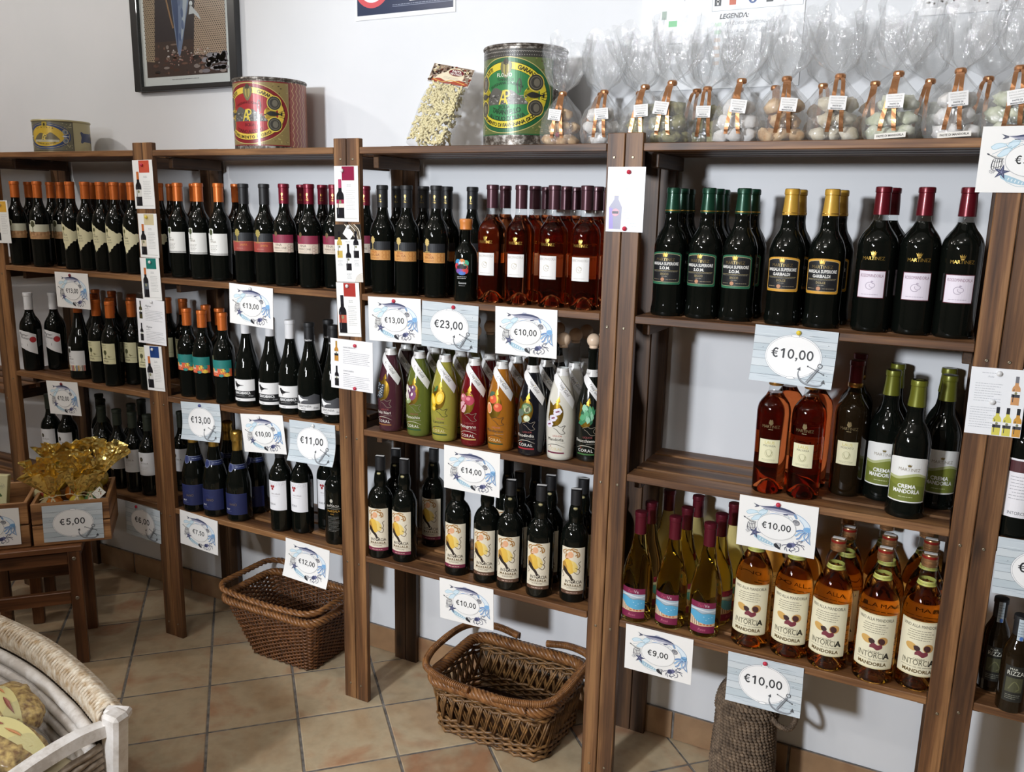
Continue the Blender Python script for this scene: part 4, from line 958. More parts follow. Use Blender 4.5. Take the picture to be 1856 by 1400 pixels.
def fruit_art(kind, name, bar, light):
    a = Art(); ink = HX('ece6da') if light else HX('3a3a30'); g = HX('a8842e')
    a.poly(spline([(-22, 66), (-20, 40), (-22, 20), (-8, 0), (12, 8), (20, 30), (16, 50), (2, 62), (-8, 54)], 4), g, 1, True); a.poly([(-2, 64), (4, 60), (10, 64), (6, 78)], g, 1, True)
    R = rnd
    def blob(x, y, r, c, c2=None):
        a.ell(x, y, r, r * .95, HX(c), 3, 16)
        if c2: a.ell(x - r * .25, y + r * .3, r * .45, r * .35, HX(c2), 4, 10)
    if kind == 'mulberry':
        for i in range(16): blob(-20 + (i * 7) % 22, 10 + (i * 11) % 40, 6, '3a4048' if i % 2 else '22262e', 'a8b0b4')
    elif kind == 'pistachio':
        for x, y, rx, ry, c, ro in ((-18, 44, 8, 14, 'd8d0c4', .5), (-6, 40, 9, 15, '5a2c52', .3), (2, 28, 10, 14, '7a3a6a', -.3), (-18, 26, 8, 12, 'cfc8bc', .2), (-12, 12, 10, 8, '98a878', .4), (4, 48, 7, 9, '6a3460', 0)): a.ell(x, y, rx, ry, HX(c), 3, 16, rot=ro); a.ell(x - 2, y + 3, rx * .3, ry * .4, HX('efeae0'), 4, 8, rot=ro)
    elif kind == 'lemon':
        for x, y, rx, ry, ro in ((4, 34, 13, 19, -.3), (-16, 26, 9, 18, .3), (-14, 4, 7, 8, .7)): a.ell(x, y, rx, ry, HX('e4b91c'), 3, 18, rot=ro); a.ell(x + 1, y, rx * .6, ry * .65, HX('f2d85c'), 4, 14, rot=ro)
        a.poly(spline([(-16, 48), (-10, 62), (-2, 66), (-6, 52)], 4), HX('3c6a34'), 4)
    elif kind == 'pomegranate':
        blob(6, 38, 14, 'a82a44', 'd87a88'); blob(-14, 44, 11, 'c06a78', 'e4b8b8'); a.poly(spline([(-24, 30), (-10, 34), (-2, 22), (-8, 4), (-22, 6)], 4), HX('d8a8ac'), 4)
        for i in range(12): a.ell(-20 + (i * 5) % 16, 8 + (i * 7) % 22, 2.2, 2.6, HX('8c1c30'), 5, 6)
        a.poly([(8, 52), (12, 58), (4, 57)], HX('8a2438'), 5)
    elif kind == 'mandarin':
        blob(-6, 50, 12, 'd8542c', 'f0905c'); blob(10, 30, 12, 'd8502a', 'ee8a58'); a.ell(-16, 26, 9, 15, HX('f0c8a0'), 4, 16, rot=.2); a.ell(-16, 25, 7, 12, HX('e08858'), 5, 14, rot=.2); a.poly(spline([(-20, 56), (-12, 70), (0, 68), (-8, 58)], 4), HX('46624a'), 4)
    elif kind == 'pear':
        blob(2, 38, 15, '4c6a40', '8aa070'); blob(4, 36, 9, 'c8c8a0'); blob(4, 12, 9, 'c4ccA8'.lower(), 'e8e8d0'); blob(-14, 26, 10, '5a6a5a'); a.ell(-18, 6, 8, 12, HX('5c6a6a'), 3, 12)
    elif kind == 'blossom':
        for i in range(9):
            x, y = -20 + (i * 11) % 30, 4 + (i * 17) % 50
            for k in range(5): a.ell(x + 5 * math.cos(k * 1.257), y + 5 * math.sin(k * 1.257), 4.2, 4.2, HX('d6d0e0' if i % 2 else 'e6e0ea'), 3, 8)
            a.ell(x, y, 2.2, 2.2, HX('7c2c50'), 5, 8)
    else:
        for i in range(14): a.poly(spline([(-22 + i * 3, 10 + (i * 13) % 40), (-14 + i * 2.4, 22 + (i * 13) % 40), (-2 + i * 2, 16 + (i * 11) % 36), (-12 + i * 2.4, 6 + (i * 11) % 36)], 3), HX(['2f7a50', '4f9a6c', '1f5c3c', '8cc0a0'][i % 4]), 3 + i % 2)
    a.curve([(-8, -2), (4, 4), (14, 0), (26, 4), (20, -8), (26, -16), (14, -18), (4, -8), (-4, -4)], 1.0, HX('2c2a24') if not light else HX('8a8070'), 5)
    a.text('LIQUOR', 6, -27, 4.6, HX('c0786a') if not light else HX('9a4a48'), 2, wmax=26); a.text(name, 0, -38, 8, ink, 2, wmax=58); a.greek(2, -43, 26, 1, 2, HX('9a9488'), .8)
    arc = spline([(-26, -55), (-10, -48), (8, -48), (26, -55)], 5); a.line(arc, [.4 + 1.2 * math.sin(PI * i / (len(arc) - 1)) for i in range(len(arc))], HX('2c2a24') if not light else HX('c8c0b0'), 2)
    a.text('CORAL', 0, -64, 8, HX('e8e4dc') if light else HX('d8c9a0'), 2, wmax=42, sp=.08); a.text("'", -12, -60, 8, HX('c03a34'), 3, True); a.rect(-24, -72, 24, -68, HX(bar), 2)
    return a
FL = [('Gelsi Neri', 'mulberry', S(74, 38, 48), '8a5a30', 1, 'plum-purple'), ('Pistacchio', 'pistachio', S(96, 106, 44), '1f4a2a', 1, 'olive-green'), ('Limone', 'lemon', S(178, 170, 74), '26401e', 0, 'lemon-yellow'),
      ('Melograno', 'pomegranate', S(118, 12, 26), 'b89a5a', 1, 'ruby-red'), ('Mandarino', 'mandarin', S(184, 116, 34), '2c4420', 0, 'orange'), ('Ficodindia', 'pear', (0.004, 0.005, 0.01, 1), 'a02830', 1, 'blue-black'),
      ('Mandorla', 'blossom', S(218, 214, 202), '6a1c3c', 0, 'creamy white'), ('Finocchietto', 'fennel', (0.004, 0.006, 0.005, 1), '3c6a34', 1, 'green-black')]
for i, (nm, kind, c, bar, light, cn) in enumerate(FL):
    k = NT('liqueur_' + kind); k.b.inputs['Base Color'].default_value = c; k.b.inputs['Roughness'].default_value = .12; k.b.inputs['Coat Weight'].default_value = 1.0; k.b.inputs['Coat Roughness'].default_value = .03
    if kind in ('pomegranate', 'lemon', 'mandarin'): k.b.inputs['Transmission Weight'].default_value = .25
    bd = lathe_mesh('liqueur', lo_l, k.m)
    dark = kind in ('fennel', 'pear')
    nk = ('glass_neck', lathe_mesh('glass_neck', hi_l, M['black_glass'], 20) if dark else NECK)
    btype('liq%d' % i, cn + ' liqueur bottle with white ribbon', .307, [('liqueur', bd), nk, ('ball_stopper', BALL), ('glass_foot', FOOT), ('neck_band', BAND), ('ribbon_tag', RIB), lab(fruit_art(kind, nm, bar, light), 91, lp, dv=6)])
# ---------- pale wine and litre almond wine
pp_ = prof_burgundy(.039, .2862, .11, .222); lo, hi = split_prof(pp_, .229)
a = Art(); a.rect(-33, -40, 33, 40, HX('7a1e44'), 0); a.rect(-33, -22, 33, 25, HX('58a6cc'), 1); a.poly([(-33, 25), (-33, 14)] + spline([(-33, 14), (-18, 16), (0, 10), (16, 12), (33, 8)], 4) + [(33, 25)], HX('a9b8c4'), 2); a.curve([(-33, 15), (-18, 17), (0, 11), (16, 13), (33, 9)], 1.2, HX('6a7a7c'), 3); a.curve([(-30, 20), (-8, 21), (14, 18), (32, 20)], 3, HX('d2d8dc'), 3)
a.poly([(-33, -22), (-33, 2)] + spline([(-33, 2), (-24, -2), (-14, -10), (0, -14), (14, -16), (33, -14)], 4) + [(33, -22)], HX('d8b48c'), 2)
for i in range(9): a.line([(-32 + i * 3, -3 - i), (-30 + i * 3, -20)], 1.2, HX('e6e4de' if i % 2 else '5a5a54'), 3)
for x, y in ((6, -17), (14, -18), (-2, -18), (22, -18)): a.ell(x, y, 3, 2, HX('c06a4a'), 3, 8)
for x, y in ((4, 3), (16, 0), (10, -5), (24, 2)): a.ell(x, y, 2, .6, HX('cfe4ee'), 3, 8)
a.text('Tari', -6, 28, 7.5, HX('b8506e'), 2, shear=.3, wmax=16); a.text('Ve', 10, 28, 8, HX('d8c0c8'), 2, wmax=12); a.text('Rosè'.replace('è', 'e'), 0, -34, 6.5, HX('c86a86'), 2, shear=.3, wmax=20)
btype('pale', 'pale straw wine bottle, maroon capsule, seaside label', .2868, [('wine', wine_mesh(lo, M['pale_wine'])), ('glass_neck', lathe_mesh('glass_neck', hi, M['clear_glass'], cap0=False)), ('capsule', capsule(.229, .2868, .0142, CAP['maroon'])), lab(a, 54, pp_)])
ap = [(.03, 0), (.040, 0), (.0432, .004), (.0435, .012), (.0435, .168)] + smooth_prof([(.0435, .172), (.0415, .188), (.034, .212), (.0235, .233), (.0182, .245), (.0165, .262)], 4) + [(.0148, .284), (.0142, .290), (.0142, .298)]
lo, hi = split_prof(ap, .2385)
a = Art(); a.rect(-47, -64, 47, 65, HX('ddd2a8'), 0); a.rect(-47, -61, 47, 62, HX('e8e1c4'), 1); a.text('VINO ALLA MANDORLA', 0, 50, 7, HX('4a4434'), 3, wmax=78)
for i, wd in enumerate((48, 54, 52, 56, 44)): a.greek(-wd / 2, 42 - i * 5.2, wd / 2, 1, 3, HX('7d7560'), 1.3, seed=20 + i, l=3)
a.ell(-16, 4, 13, 8.5, HX('cfa45c'), 3, 18, rot=-.4); a.ell(18, 4, 11, 10, HX('c89a5a'), 3, 18, rot=.5); a.ell(16, 3, 7, 8, HX('4a2a2a'), 4, 14, rot=.6); a.poly(spline([(-12, 6), (-4, 8), (2, 2), (-2, -6), (-10, -2)], 4), HX('3c2424'), 4); a.poly(spline([(-8, -8), (0, -2), (8, -6), (16, -4), (18, -12), (8, -18), (0, -14), (-8, -14)], 4), HX('7a3440'), 5)
a.text('CANTINE', 2, -26, 4.6, HX('6a6450'), 4, wmax=24); a.text('INTORCIA', 0, -38, 13, HX('5a5540'), 3, wmax=66); a.text('A', 29, -38, 14, HX('2c2a22'), 4, True); a.rect(-34, -43, -10, -42.3, HX('5a5540'), 3); a.rect(10, -43, 34, -42.3, HX('5a5540'), 3); a.text('DAL 1930', 0, -44, 3, HX('5a5540'), 3, wmax=16); a.text('MANDORLA', 0, -56, 8, HX('5e4a1c'), 3, True, wmax=62)
cap_a = MB(); cap_a.lathe([(.0158, .2815), (.0166, .283), (.0164, .2875), (.0172, .289), (.0172, .2935), (.0163, .2945), (.0163, .3065), (.0155, .3085), (.003, .3092)], 22)
band_y = Art(); band_y.rect(-60, -5, 60, 5, HX('b5b45a'), 0); band_y.rect(-60, 3.6, 60, 5, HX('d8d88a'), 1); band_y.greek(-30, -1, 30, 1, 3, HX('7c7c3a'), 1.2)
btype('almond', 'litre of golden almond wine, cream label', .3115, [('wine', wine_mesh(lo, M['almond_wine'])), ('glass_neck', lathe_mesh('glass_neck', hi, M['clear_glass'], cap0=False)), ('screw_cap', cap_a.mesh('screw_cap', CAP['screw'], True, 30)), ('red_band', lathe_mesh('red_band', [(.0164, .3005), (.0167, .301), (.0167, .306), (.0164, .3062)], CAP['redband'], 22)), ('tax_strip', MB().box((0, 0, .3097), (.026, .011, .0009)).mesh('tax_strip', M['paper'])), ('neck_band', band_y.mesh('neck_band', [M['print'], M['foil']], R=rad_at(ap), z0=.2445, du=4, dv=4)), lab(a, 102, ap)])
# ---------- right-hand edge
sb = [(.015, 0), (.0245, 0), (.026, .003), (.026, .118)] + smooth_prof([(.026, .122), (.0235, .138), (.0165, .155), (.0128, .168), (.0118, .19)], 4) + [(.0118, .204)]
a = Art(); a.rect(-20, -42, 20, 38, HX('23231f'), 0); a.rect(-16, -20, 16, 12, HX('4a4a34'), 1); a.curve([(-10, -14), (0, 4), (10, -10), (4, -16)], 2, HX('6a6a48'), 2); a.text('RIZZA', 0, 18, 9, HX('d8d8cc'), 2, wmax=32); a.text('MAR', -4, 29, 5, HX('c8c8bc'), 2, wmax=18); a.greek(-14, -27, 14, 3, 4, HX('9a9a88'), .9)
s_ = Art(); s_.rect(-6, -28, 6, 28, HX('b8c4cc'), 0); s_.ell(2, -14, 3.4, 5, HX('4f74b8'), 1, 12); s_.greek(-5, 20, 5, 6, 6, HX('7a8894'), 1.4)
btype('small', 'small amber bottle, blue strip over its cap', .2112, [('glass_body', lathe_mesh('glass_body', sb, M['brown_glass'])), ('capsule', capsule(.168, .2112, .0125, CAP['black'])), ('tax_strip', s_.mesh('tax_strip', [M['print'], M['foil']], R=.0145, z0=.178, du=3, base=.0004)), lab(a, 68, sb)])
bb = prof_bordeaux(.0375, .309, .196, .238, rb=.0365)
a = Art(); a.rect(-30, -60, 30, 62, HX('e8e6ea'), 0); a.rect(-26, 34, 26, 58, HX('4a2024'), 1); a.text('INTORCIA', 0, -54, 6.5, HX('5a5a60'), 2, wmax=36); a.greek(-20, 24, 20, 8, 6.5, HX('9a98a0'), 1.2, al='c')
btype('big', 'dark wine bottle with tall white label at the picture edge', .31, [('glass_body', lathe_mesh('glass_body', bb, M['black_glass'])), ('capsule', capsule(.25, .31, .0142, CAP['black'])), lab(a, 105, bb)])

# ---------------------------------------------------------------- stocking the shelves
STOCK = """
1 2 back jagged -0.44,0.14 -0.357,0.14 -0.352,0.215 -0.285,0.14 -0.118,0.205 -0.084,0.125
1 2 back two_tone -0.793,0.14 -0.666,0.14 -0.589,0.125
1 2 front jagged -0.432,0.05 -0.354,0.05 -0.279,0.053 -0.207,0.05 -0.122,0.05
1 2 front two_tone -0.73,0.045 -0.602,0.045
1 3 back yellow -0.619,0.254 -0.525,0.254 -0.385,0.229 -0.197,0.227 -0.125,0.234
1 3 front fat -0.445,0.05
1 3 front script -0.725,0.052 -0.667,0.11
1 3 front yellow -0.329,0.037 -0.245,0.027 -0.21,0.085 -0.096,0.05
1 3 middle yellow -0.496,0.153 -0.341,0.104 -0.299,0.158
1 4 back fina_w -0.56,0.19 -0.479,0.137 -0.353,0.213 -0.326,0.146 -0.085,0.16
1 4 front fina_w -0.716,0.09 -0.617,0.09 -0.38,0.062 -0.299,0.063 -0.221,0.065 -0.145,0.066
2 2 back red_cone 0.519,0.14 0.599,0.14 0.700,0.215
2 2 back white_tree 0.065,0.14 0.25,0.14
2 2 front black_red 0.364,0.055 0.447,0.055
2 2 front red_cone 0.524,0.055 0.619,0.055 0.681,0.092
2 2 front white_tree 0.084,0.055 0.174,0.055 0.261,0.055
2 3 back bird_b 0.621,0.124
2 3 back teal 0.074,0.153 0.175,0.116
2 3 front bird_b 0.616,0.042 0.71,0.04
2 3 front bird_w 0.354,0.051 0.451,0.054 0.533,0.051
2 3 front teal 0.095,0.052 0.171,0.045 0.267,0.039
2 4 back grape 0.6,0.13
2 4 back spark 0.179,0.121 0.293,0.131
2 4 front black_i 0.696,0.055
2 4 front grape 0.479,0.046 0.548,0.067
2 4 front spark 0.106,0.038 0.2,0.039 0.298,0.046
3 2 back amber 1.303,0.22 1.389,0.22 1.47,0.22
3 2 back black_gold 0.87,0.14 0.959,0.14 1.036,0.14 1.104,0.162
3 2 front amber 1.229,0.05 1.312,0.05 1.404,0.05 1.491,0.05
3 2 front black_gold 0.879,0.055 0.96,0.055 1.055,0.055
3 2 front wax 1.16,0.034
3 2 middle amber 1.221,0.135 1.309,0.135 1.398,0.135 1.484,0.135
3 3 back liq 0.901,0.212 0.999,0.212 1.087,0.212 1.18,0.212 1.264,0.212 1.354,0.212 1.436,0.214 1.512,0.24
3 3 front liq 0.909,0.047 1.007,0.045 1.095,0.038 1.188,0.038 1.272,0.038 1.362,0.039 1.444,0.045 1.515,0.072
3 3 middle liq 0.905,0.13 1.003,0.13 1.091,0.13 1.184,0.13 1.268,0.13 1.358,0.13 1.44,0.13 1.513,0.156
3 4 back mars_b 0.868,0.126 1.206,0.215 1.293,0.116 1.302,0.203 1.381,0.134 1.47,0.155 1.532,0.21
3 4 back mars_r 0.963,0.189
3 4 front mars_b 1.229,0.047 1.305,0.041 1.396,0.043 1.488,0.062
3 4 front mars_r 0.873,0.039 0.951,0.05 1.133,0.05
4 2 back green 1.688,0.238 1.775,0.238
4 2 front gold 1.967,0.075 2.051,0.075
4 2 front green 1.699,0.075 1.783,0.075 1.863,0.075
4 2 front rosso 2.152,0.076 2.234,0.082 2.3125,0.075
4 2 middle gold 1.97,0.157 2.059,0.157
4 2 middle green 1.696,0.157 1.782,0.157 1.866,0.157
4 2 middle rosso 2.165,0.157
4 3 back crema 2.211,0.246 2.318,0.249
4 3 back mosc 2.128,0.243
4 3 front crema 2.208,0.148 2.264,0.052 2.321,0.152
4 3 front malv 1.971,0.058 2.049,0.059
4 3 front mosc 2.132,0.135
4 4 back almond 2.141,0.228 2.228,0.242 2.316,0.236
4 4 back pale 1.686,0.242 1.768,0.233 1.866,0.223
4 4 front almond 1.959,0.057 2.052,0.056 2.14,0.045 2.239,0.039 2.327,0.053
4 4 front pale 1.675,0.04 1.761,0.05 1.848,0.05
4 4 middle almond 1.973,0.15 2.061,0.144 2.153,0.133 2.241,0.128 2.327,0.148
4 4 middle pale 1.674,0.122 1.768,0.13 1.856,0.129
5 3 front big 2.47,0.039
5 4 front small 2.474,0.09 2.508,0.018
4 3 middle malv 1.987,0.145 2.050,0.152
"""
BAYS = {1: 'stool bay', 2: 'sparkling-wine bay', 3: 'liqueur bay', 4: 'almond-wine bay', 5: 'edge bay'}
ORD = ['first', 'second', 'third', 'fourth', 'fifth', 'sixth', 'seventh', 'eighth', 'ninth', 'tenth']
def put(key, x, y, z, label, group, turn=0.0):
    T = TYPES[key]
    rz = rnd.uniform(-.10, .10) + turn
    t = thing('liqueur_bottle' if key.startswith('liq') else 'wine_bottle', label, 'bottle', (x, y, z + 0.0004), (0, 0, rz), group)
    for n_, me in T['parts']: link(n_, me, t)
    return t
from collections import defaultdict
_cnt = defaultdict(int)
for ln in STOCK.strip().split('\n'):
    f = ln.split(); bay, sh, row, key = int(f[0]), int(f[1]), f[2], f[3]
    pts = sorted(tuple(map(float, q.split(','))) for q in f[4:])
    z = SHELF_Z[sh - 1]
    if bay == 5: z = {3: .875, 4: .50}[sh]
    for i, (x, y) in enumerate(pts):
        kk = key
        if key == 'liq': kk = 'liq%d' % i
        d = TYPES[kk]['desc']
        grp = {'two_tone': 'tree-label wine bottles', 'jagged': 'ragged-label wine bottles'}.get(key, TYPES[kk]['desc'] if key != 'liq' else 'coloured liqueur bottles')
        if key == 'liq':
            lb = d + {'front': ', front of its file', 'middle': ', second in its file', 'back': ', last in its file'}[row]
        elif len(pts) == 1 and key in ('fat', 'wax', 'big', 'black_i'): lb = d
        elif len(pts) == 1: lb = '%s, %s, %s' % (d, {'front': 'at the front', 'middle': 'behind the front one', 'back': 'at the back'}[row], BAYS[bay])
        else: lb = '%s, %s of %d %s, %s' % (d, ORD[i], len(pts), {'front': 'in front', 'middle': 'behind', 'back': 'at back'}[row], BAYS[bay])
        put(kk, x, y, z, lb, grp, 1.25 if key == 'pale' and row != 'front' else {1: .42, 2: .36, 3: .0 if key == 'liq' else (.05 if key == 'amber' else .22)}.get(bay, .0))
# ---------------------------------------------------------------- price cards pinned to the shelf fronts
SIGNS = [ # kind, price, x, z, roll, pin colour, pin x, curl, where
 ('sea', '13,00', -.388, 1.197, .5, 'dark', -.004, 0, 'under the ragged-label bottles'),
 ('sea', '12,00', -.488, .804, 4.0, 'dark', .0, 0, 'beside the stool, over two dim bottles'),
 ('wood', '6,00', -.116, .405, -2.0, 'red', -.028, 0, 'half hidden behind the post beside the stool'),
 ('sea', '13,00', .434, 1.203, -2.2, 'clear', .0, 0, 'over the white-capped bird bottles'),
 ('wood', '13,00', .199, .812, 4.0, 'blue', .0, .3, 'over the gold-necked sparkling wine'),
 ('sea', '10,00', .462, .808, 5.6, 'clear', -.01, 0, 'between two board-patterned cards'),
 ('wood', '11,00', .658, .810, 1.8, 'clear', .006, .4, 'under the black-capped bird bottles'),
 ('sea', '7,50', .155, .422, -2.8, None, 0, 0, 'below the sparkling wine'),
 ('sea', '12,00', .622, .418, -2.5, None, 0, .3, 'hanging over the solid wicker basket'),
 ('sea', '13,00', .958, 1.202, 1.4, 'red', .0, 0, 'over the plum liqueur bottle'),
 ('wood', '23,00', 1.134, 1.199, -1.2, 'red', .012, 0, 'over the yellow liqueur bottle'),
 ('sea', '10,00', 1.359, 1.203, .8, None, 0, 0, 'under the amber wine bottles'),
 ('sea', '14,00', 1.206, .811, .1, None, 0, 0, 'under the orange liqueur bottle'),
 ('sea', '10,00', 1.194, .420, 1.3, None, 0, 0, 'hanging over the openwork basket'),
 ('wood', '10,00', 2.012, 1.207, -1.3, 'yellow', .006, .3, 'with a yellow pin over the amber dessert wine'),
 ('sea', '10,00', 2.009, .813, 0., 'red', .0, 0, 'under the amber dessert wine'),
 ('sea', '9,00', 1.752, .422, .5, None, 0, 0, 'under the seaside-label bottles'),
 ('wood', '10,00', 2.013, .419, 1.4, 'red', .0, .2, 'over the woven raffia bag'),
 ('sea', '5,00', 2.407, 1.620, 0., None, 0, 0, 'large on the post by the frame edge'),
 ('wood', '10,00', 2.532, .818, 1.0, None, 0, 0, 'at the frame edge over the two small bottles'),
]
for kind, price, x, z, rx, pin, px_, curl, where in SIGNS:
    lb = ('%s price card €%s %s' % ('sea-creature' if kind == 'sea' else 'board-patterned', price, where))
    card('price_sign', lb, SW / 1000, SH / 1000, sign_mesh(kind, price, curl), (x, -0.0035 if pin or curl else -.003, z), rx, [(px_, SH / 2000 - .009, pin)] if pin else (), (0, 0), curl, 'shelf price cards')

# ---------------------------------------------------------------- product cards pinned to the posts
def mini_bottle(a, x, y, h, glass, cap, lab_c, lab2=None, l=2, white=True):
    w_ = h * .125
    pts = [(-w_, 0), (w_, 0), (w_, h * .55), (w_ * .9, h * .62), (w_ * .45, h * .70), (w_ * .38, h), (-w_ * .38, h), (-w_ * .45, h * .70), (-w_ * .9, h * .62), (-w_, h * .55)]
    a.poly([(x + p_, y + q) for p_, q in pts], glass, l)
    a.rect(x - w_ * .42, y + h * .78, x + w_ * .42, y + h * 1.005, cap, l + 1)
    if lab_c is not None: a.rect(x - w_, y + h * .27, x + w_, y + h * .48, lab_c, l + 1)
    if lab2 is not None: a.rect(x - w_, y + h * .38, x + w_, y + h * .48, lab2, l + 2)
    a.ell(x, y + h * .42, w_ * .35, w_ * .4, HX('8a8a6a'), l + 3, 8)
    a.line([(x - w_ * .55, y + h * .1), (x - w_ * .55, y + h * .56)], w_ * .18, HX('4a4a50'), l + 1)
DG = HX('1d1c20')
def strip_card(w_, h, c, cap, lab_c, lab2=None, gl=DG):
    a = Art(); a.rect(-w_ / 2, -h / 2, w_ / 2, h / 2, HX('f2f1ee'), 0)
    a.rect(-w_ * .18, h * .24, w_ * .34, h * .49, HX(c), 1); mini_bottle(a, -w_ * .27, -h * .44, h * .70, gl, HX(cap), HX(lab_c), HX(lab2) if lab2 else None)
    a.greek(w_ * .02, h * .16, w_ * .2, 2, 4, HX('9a9a9a'), 1.2); a.greek(-w_ * .02, h * .06, w_ * .36, 11, h * .035, HX('a8a8a8'), 1.0, seed=int(h))
    for i in range(18): a.line([(-w_ * .48 + i * w_ * .052, -h * .45), (-w_ * .46 + i * w_ * .052, -h * .435)], 1.0, HX('6a6250'), 2)
    return a
def duo_card(w_, h, t1, t2, g1, shear=.0):
    a = Art(); a.rect(-w_ / 2, -h / 2, w_ / 2, h / 2, HX('f1f0f2'), 0)
    mini_bottle(a, -w_ * .36, h * .05, h * .40, g1, HX('2a2a2c') if shear else HX('b08a40'), HX('2a2a2c'), HX('f0f0f0')); mini_bottle(a, -w_ * .36, -h * .45, h * .40, DG, DG, HX('2a2a2c'), HX('e0e0e0'))
    for s_, y in ((t1, h * .33), (t2, -h * .14)):
        a.text(s_, -w_ * .2, y, 6.5 if shear else 4, HX('55555a'), 2, shear=shear, al='l', wmax=w_ * .32); a.greek(-w_ * .2, y - 7, -w_ * .04, 1, 3, HX('6a6a70'), 1.2); a.greek(-w_ * .2, y - 13, w_ * .44, 7, 5.2, HX('9c9ca2'), 1.1, seed=int(y + 50))
    return a
def trio_card(w_, h):
    a = Art(); a.rect(-w_ / 2, -h / 2, w_ / 2, h / 2, HX('f2f2f0'), 0); a.rect(-w_ / 2, h * .24, w_ / 2, h / 2, HX('2c2a28'), 1)
    for i in range(5): a.curve([(-w_ * .1 + i * 8, h * .5), (w_ * .12 + i * 7, h * .4), (w_ * .3 + i * 4, h * .25)], 3, HX('8a7a64' if i % 2 else 'cfc5b4'), 2)
    a.poly([(0, h * .48), (w_ * .24, h * .34), (w_ * .06, h * .22), (-w_ * .18, h * .34)], HX('ecebea'), 3); a.text('DELVISO', 0, h * .19, 3, HX('77777a'), 2, wmax=w_ * .3)
    for x, y, g in ((-w_ * .32, -h * .08, HX('c8ac58')), (w_ * .3, -h * .08, DG), (0, -h * .30, DG)): mini_bottle(a, x, y, h * .46, g, DG, HX('efefef'), None, 3)
    for x, y in ((-w_ * .32, -h * .13), (w_ * .3, -h * .13), (0, -h * .35)): a.greek(x - 9, y, x + 9, 5, 3.6, HX('9a9aa0'), 1, al='c')
    for i in range(9): a.ring(w_ * .5, -h * .5, 26 - i * 3, 24 - i * 2.7, .9, HX('b39c78'), 2, 14, a0=PI / 2, a1=PI)
    return a
def pale_card(w_, h):
    a = Art(); a.rect(-w_ / 2, -h / 2, w_ / 2, h / 2, HX('eff1f5'), 0); a.text('elisir', -w_ * .45, h * .35, 11, HX('b9bcc4'), 2, al='l', wmax=w_ * .5)
    a.poly([(-w_ * .42, -h * .46), (-w_ * .1, -h * .46), (-w_ * .08, -h * .12), (-w_ * .18, 0), (-w_ * .18, h * .2), (-w_ * .3, h * .2), (-w_ * .3, 0), (-w_ * .43, -h * .12)], HX('9a9ab0'), 2); a.poly([(-w_ * .42, -h * .46), (-w_ * .3, -h * .46), (-w_ * .33, -.14 * h), (-w_ * .43, -h * .12)], HX('9a8cd0'), 3); a.rect(-w_ * .3, h * .06, -w_ * .18, h * .21, HX('f0d2c2'), 3)
    a.ell(-w_ * .25, -h * .2, w_ * .1, h * .06, HX('d8a0b0'), 4, 16); a.rect(-w_ * .34, -h * .22, -w_ * .17, -h * .18, HX('4a4a58'), 5)
    a.greek(-w_ * .02, h * .16, w_ * .44, 2, 5, HX('a8aab2'), 1.4); a.greek(-w_ * .02, h * .05, w_ * .42, 12, h * .042, HX('c0c2ca'), 1.1, seed=5)
    return a
def four_card(w_, h):
    a = Art(); a.rect(-w_ / 2, -h / 2, w_ / 2, h / 2, HX('eff0f3'), 0)
    a.greek(-w_ * .3, h * .42, w_ * .06, 1, 3, HX('b4b6bc'), 1); a.text('Sicilia', -w_ * .14, h * .36, 3.4, HX('b4b6bc'), 2, shear=.4); a.greek(-w_ * .4, h * .26, w_ * .1, 8, 5, HX('b8bac0'), 1, seed=3); a.greek(-w_ * .44, -h * .1, w_ * .04, 9, 5, HX('b8bac0'), 1, seed=8)
    for x, y, g, c in ((w_ * .33, -h * .02, HX('d09a6a'), HX('7a7a80')), (w_ * .06, -h * .49, HX('d9cf62'), HX('35353a')), (w_ * .24, -h * .49, HX('d9cf62'), HX('35353a')), (w_ * .42, -h * .49, HX('cf9a4a'), HX('35353a'))): mini_bottle(a, x, y, h * .42, g, c, HX('4a4a50'), HX('efefef'))
    return a
def pin_card(label, a, w_, h, x, z, rx, pins, y=-.0025): card('product_card', label, w_ / 1000, h / 1000, a.mesh('card_print', [M['gloss_print'], M['foil']], off=.0001, base=.0004), (x, y, z), rx, pins, group='product cards on the posts')
pin_card('white card with red-orange square, topmost on the post by the stool', strip_card(90, 150, 'c85540', 'c8703a', 'e2e0da'), 90, 150, .001, 1.556, 1.0, [(.0, .06, 'red')])
pin_card('white card with cream square on the post by the stool', strip_card(86, 138, 'd2c49c', 'c8703a', 'dcd0b8'), 86, 138, .007, 1.397, .6, [(-.002, .058, 'yellow')], -.0022)
pin_card('white card with teal square on the post by the stool', strip_card(88, 135, '1f756c', 'c8703a', '5a6068'), 88, 135, .006, 1.259, 1.5, [(.004, .054, 'clear')], -.0034)
pin_card('wide card titled Magner twice on the post by the stool', duo_card(130, 146, 'Magner', 'Magner', HX('4a4428'), .45), 130, 146, -.004, 1.119, -.6, [(.008, .066, 'clear')], -.0046)
pin_card('white card with navy square, lowest on the post by the stool', strip_card(82, 150, '22407a', 'c8703a', 'd8d6d2'), 82, 150, -.006, .964, 2.2, [(.0, .064, 'clear')], -.0026)
pin_card('white card with crimson square above the photo of three bottles', strip_card(81, 149, '8c2444', 'b0486a', 'e6dcd2', '9c2c4c'), 81, 149, .801, 1.537, .4, [(-.012, .062, 'clear')])
pin_card('glossy card with three bottles and a dark photo strip', trio_card(92, 158), 92, 158, .804, 1.376, 2.2, [(.006, .072, 'clear')])
pin_card('white card with brick-red square below the three-bottle card', strip_card(80, 152, 'a83a34', '26242a', 'b85a4c'), 80, 152, .801, 1.219, 2.2, [(.0, .066, 'clear')])
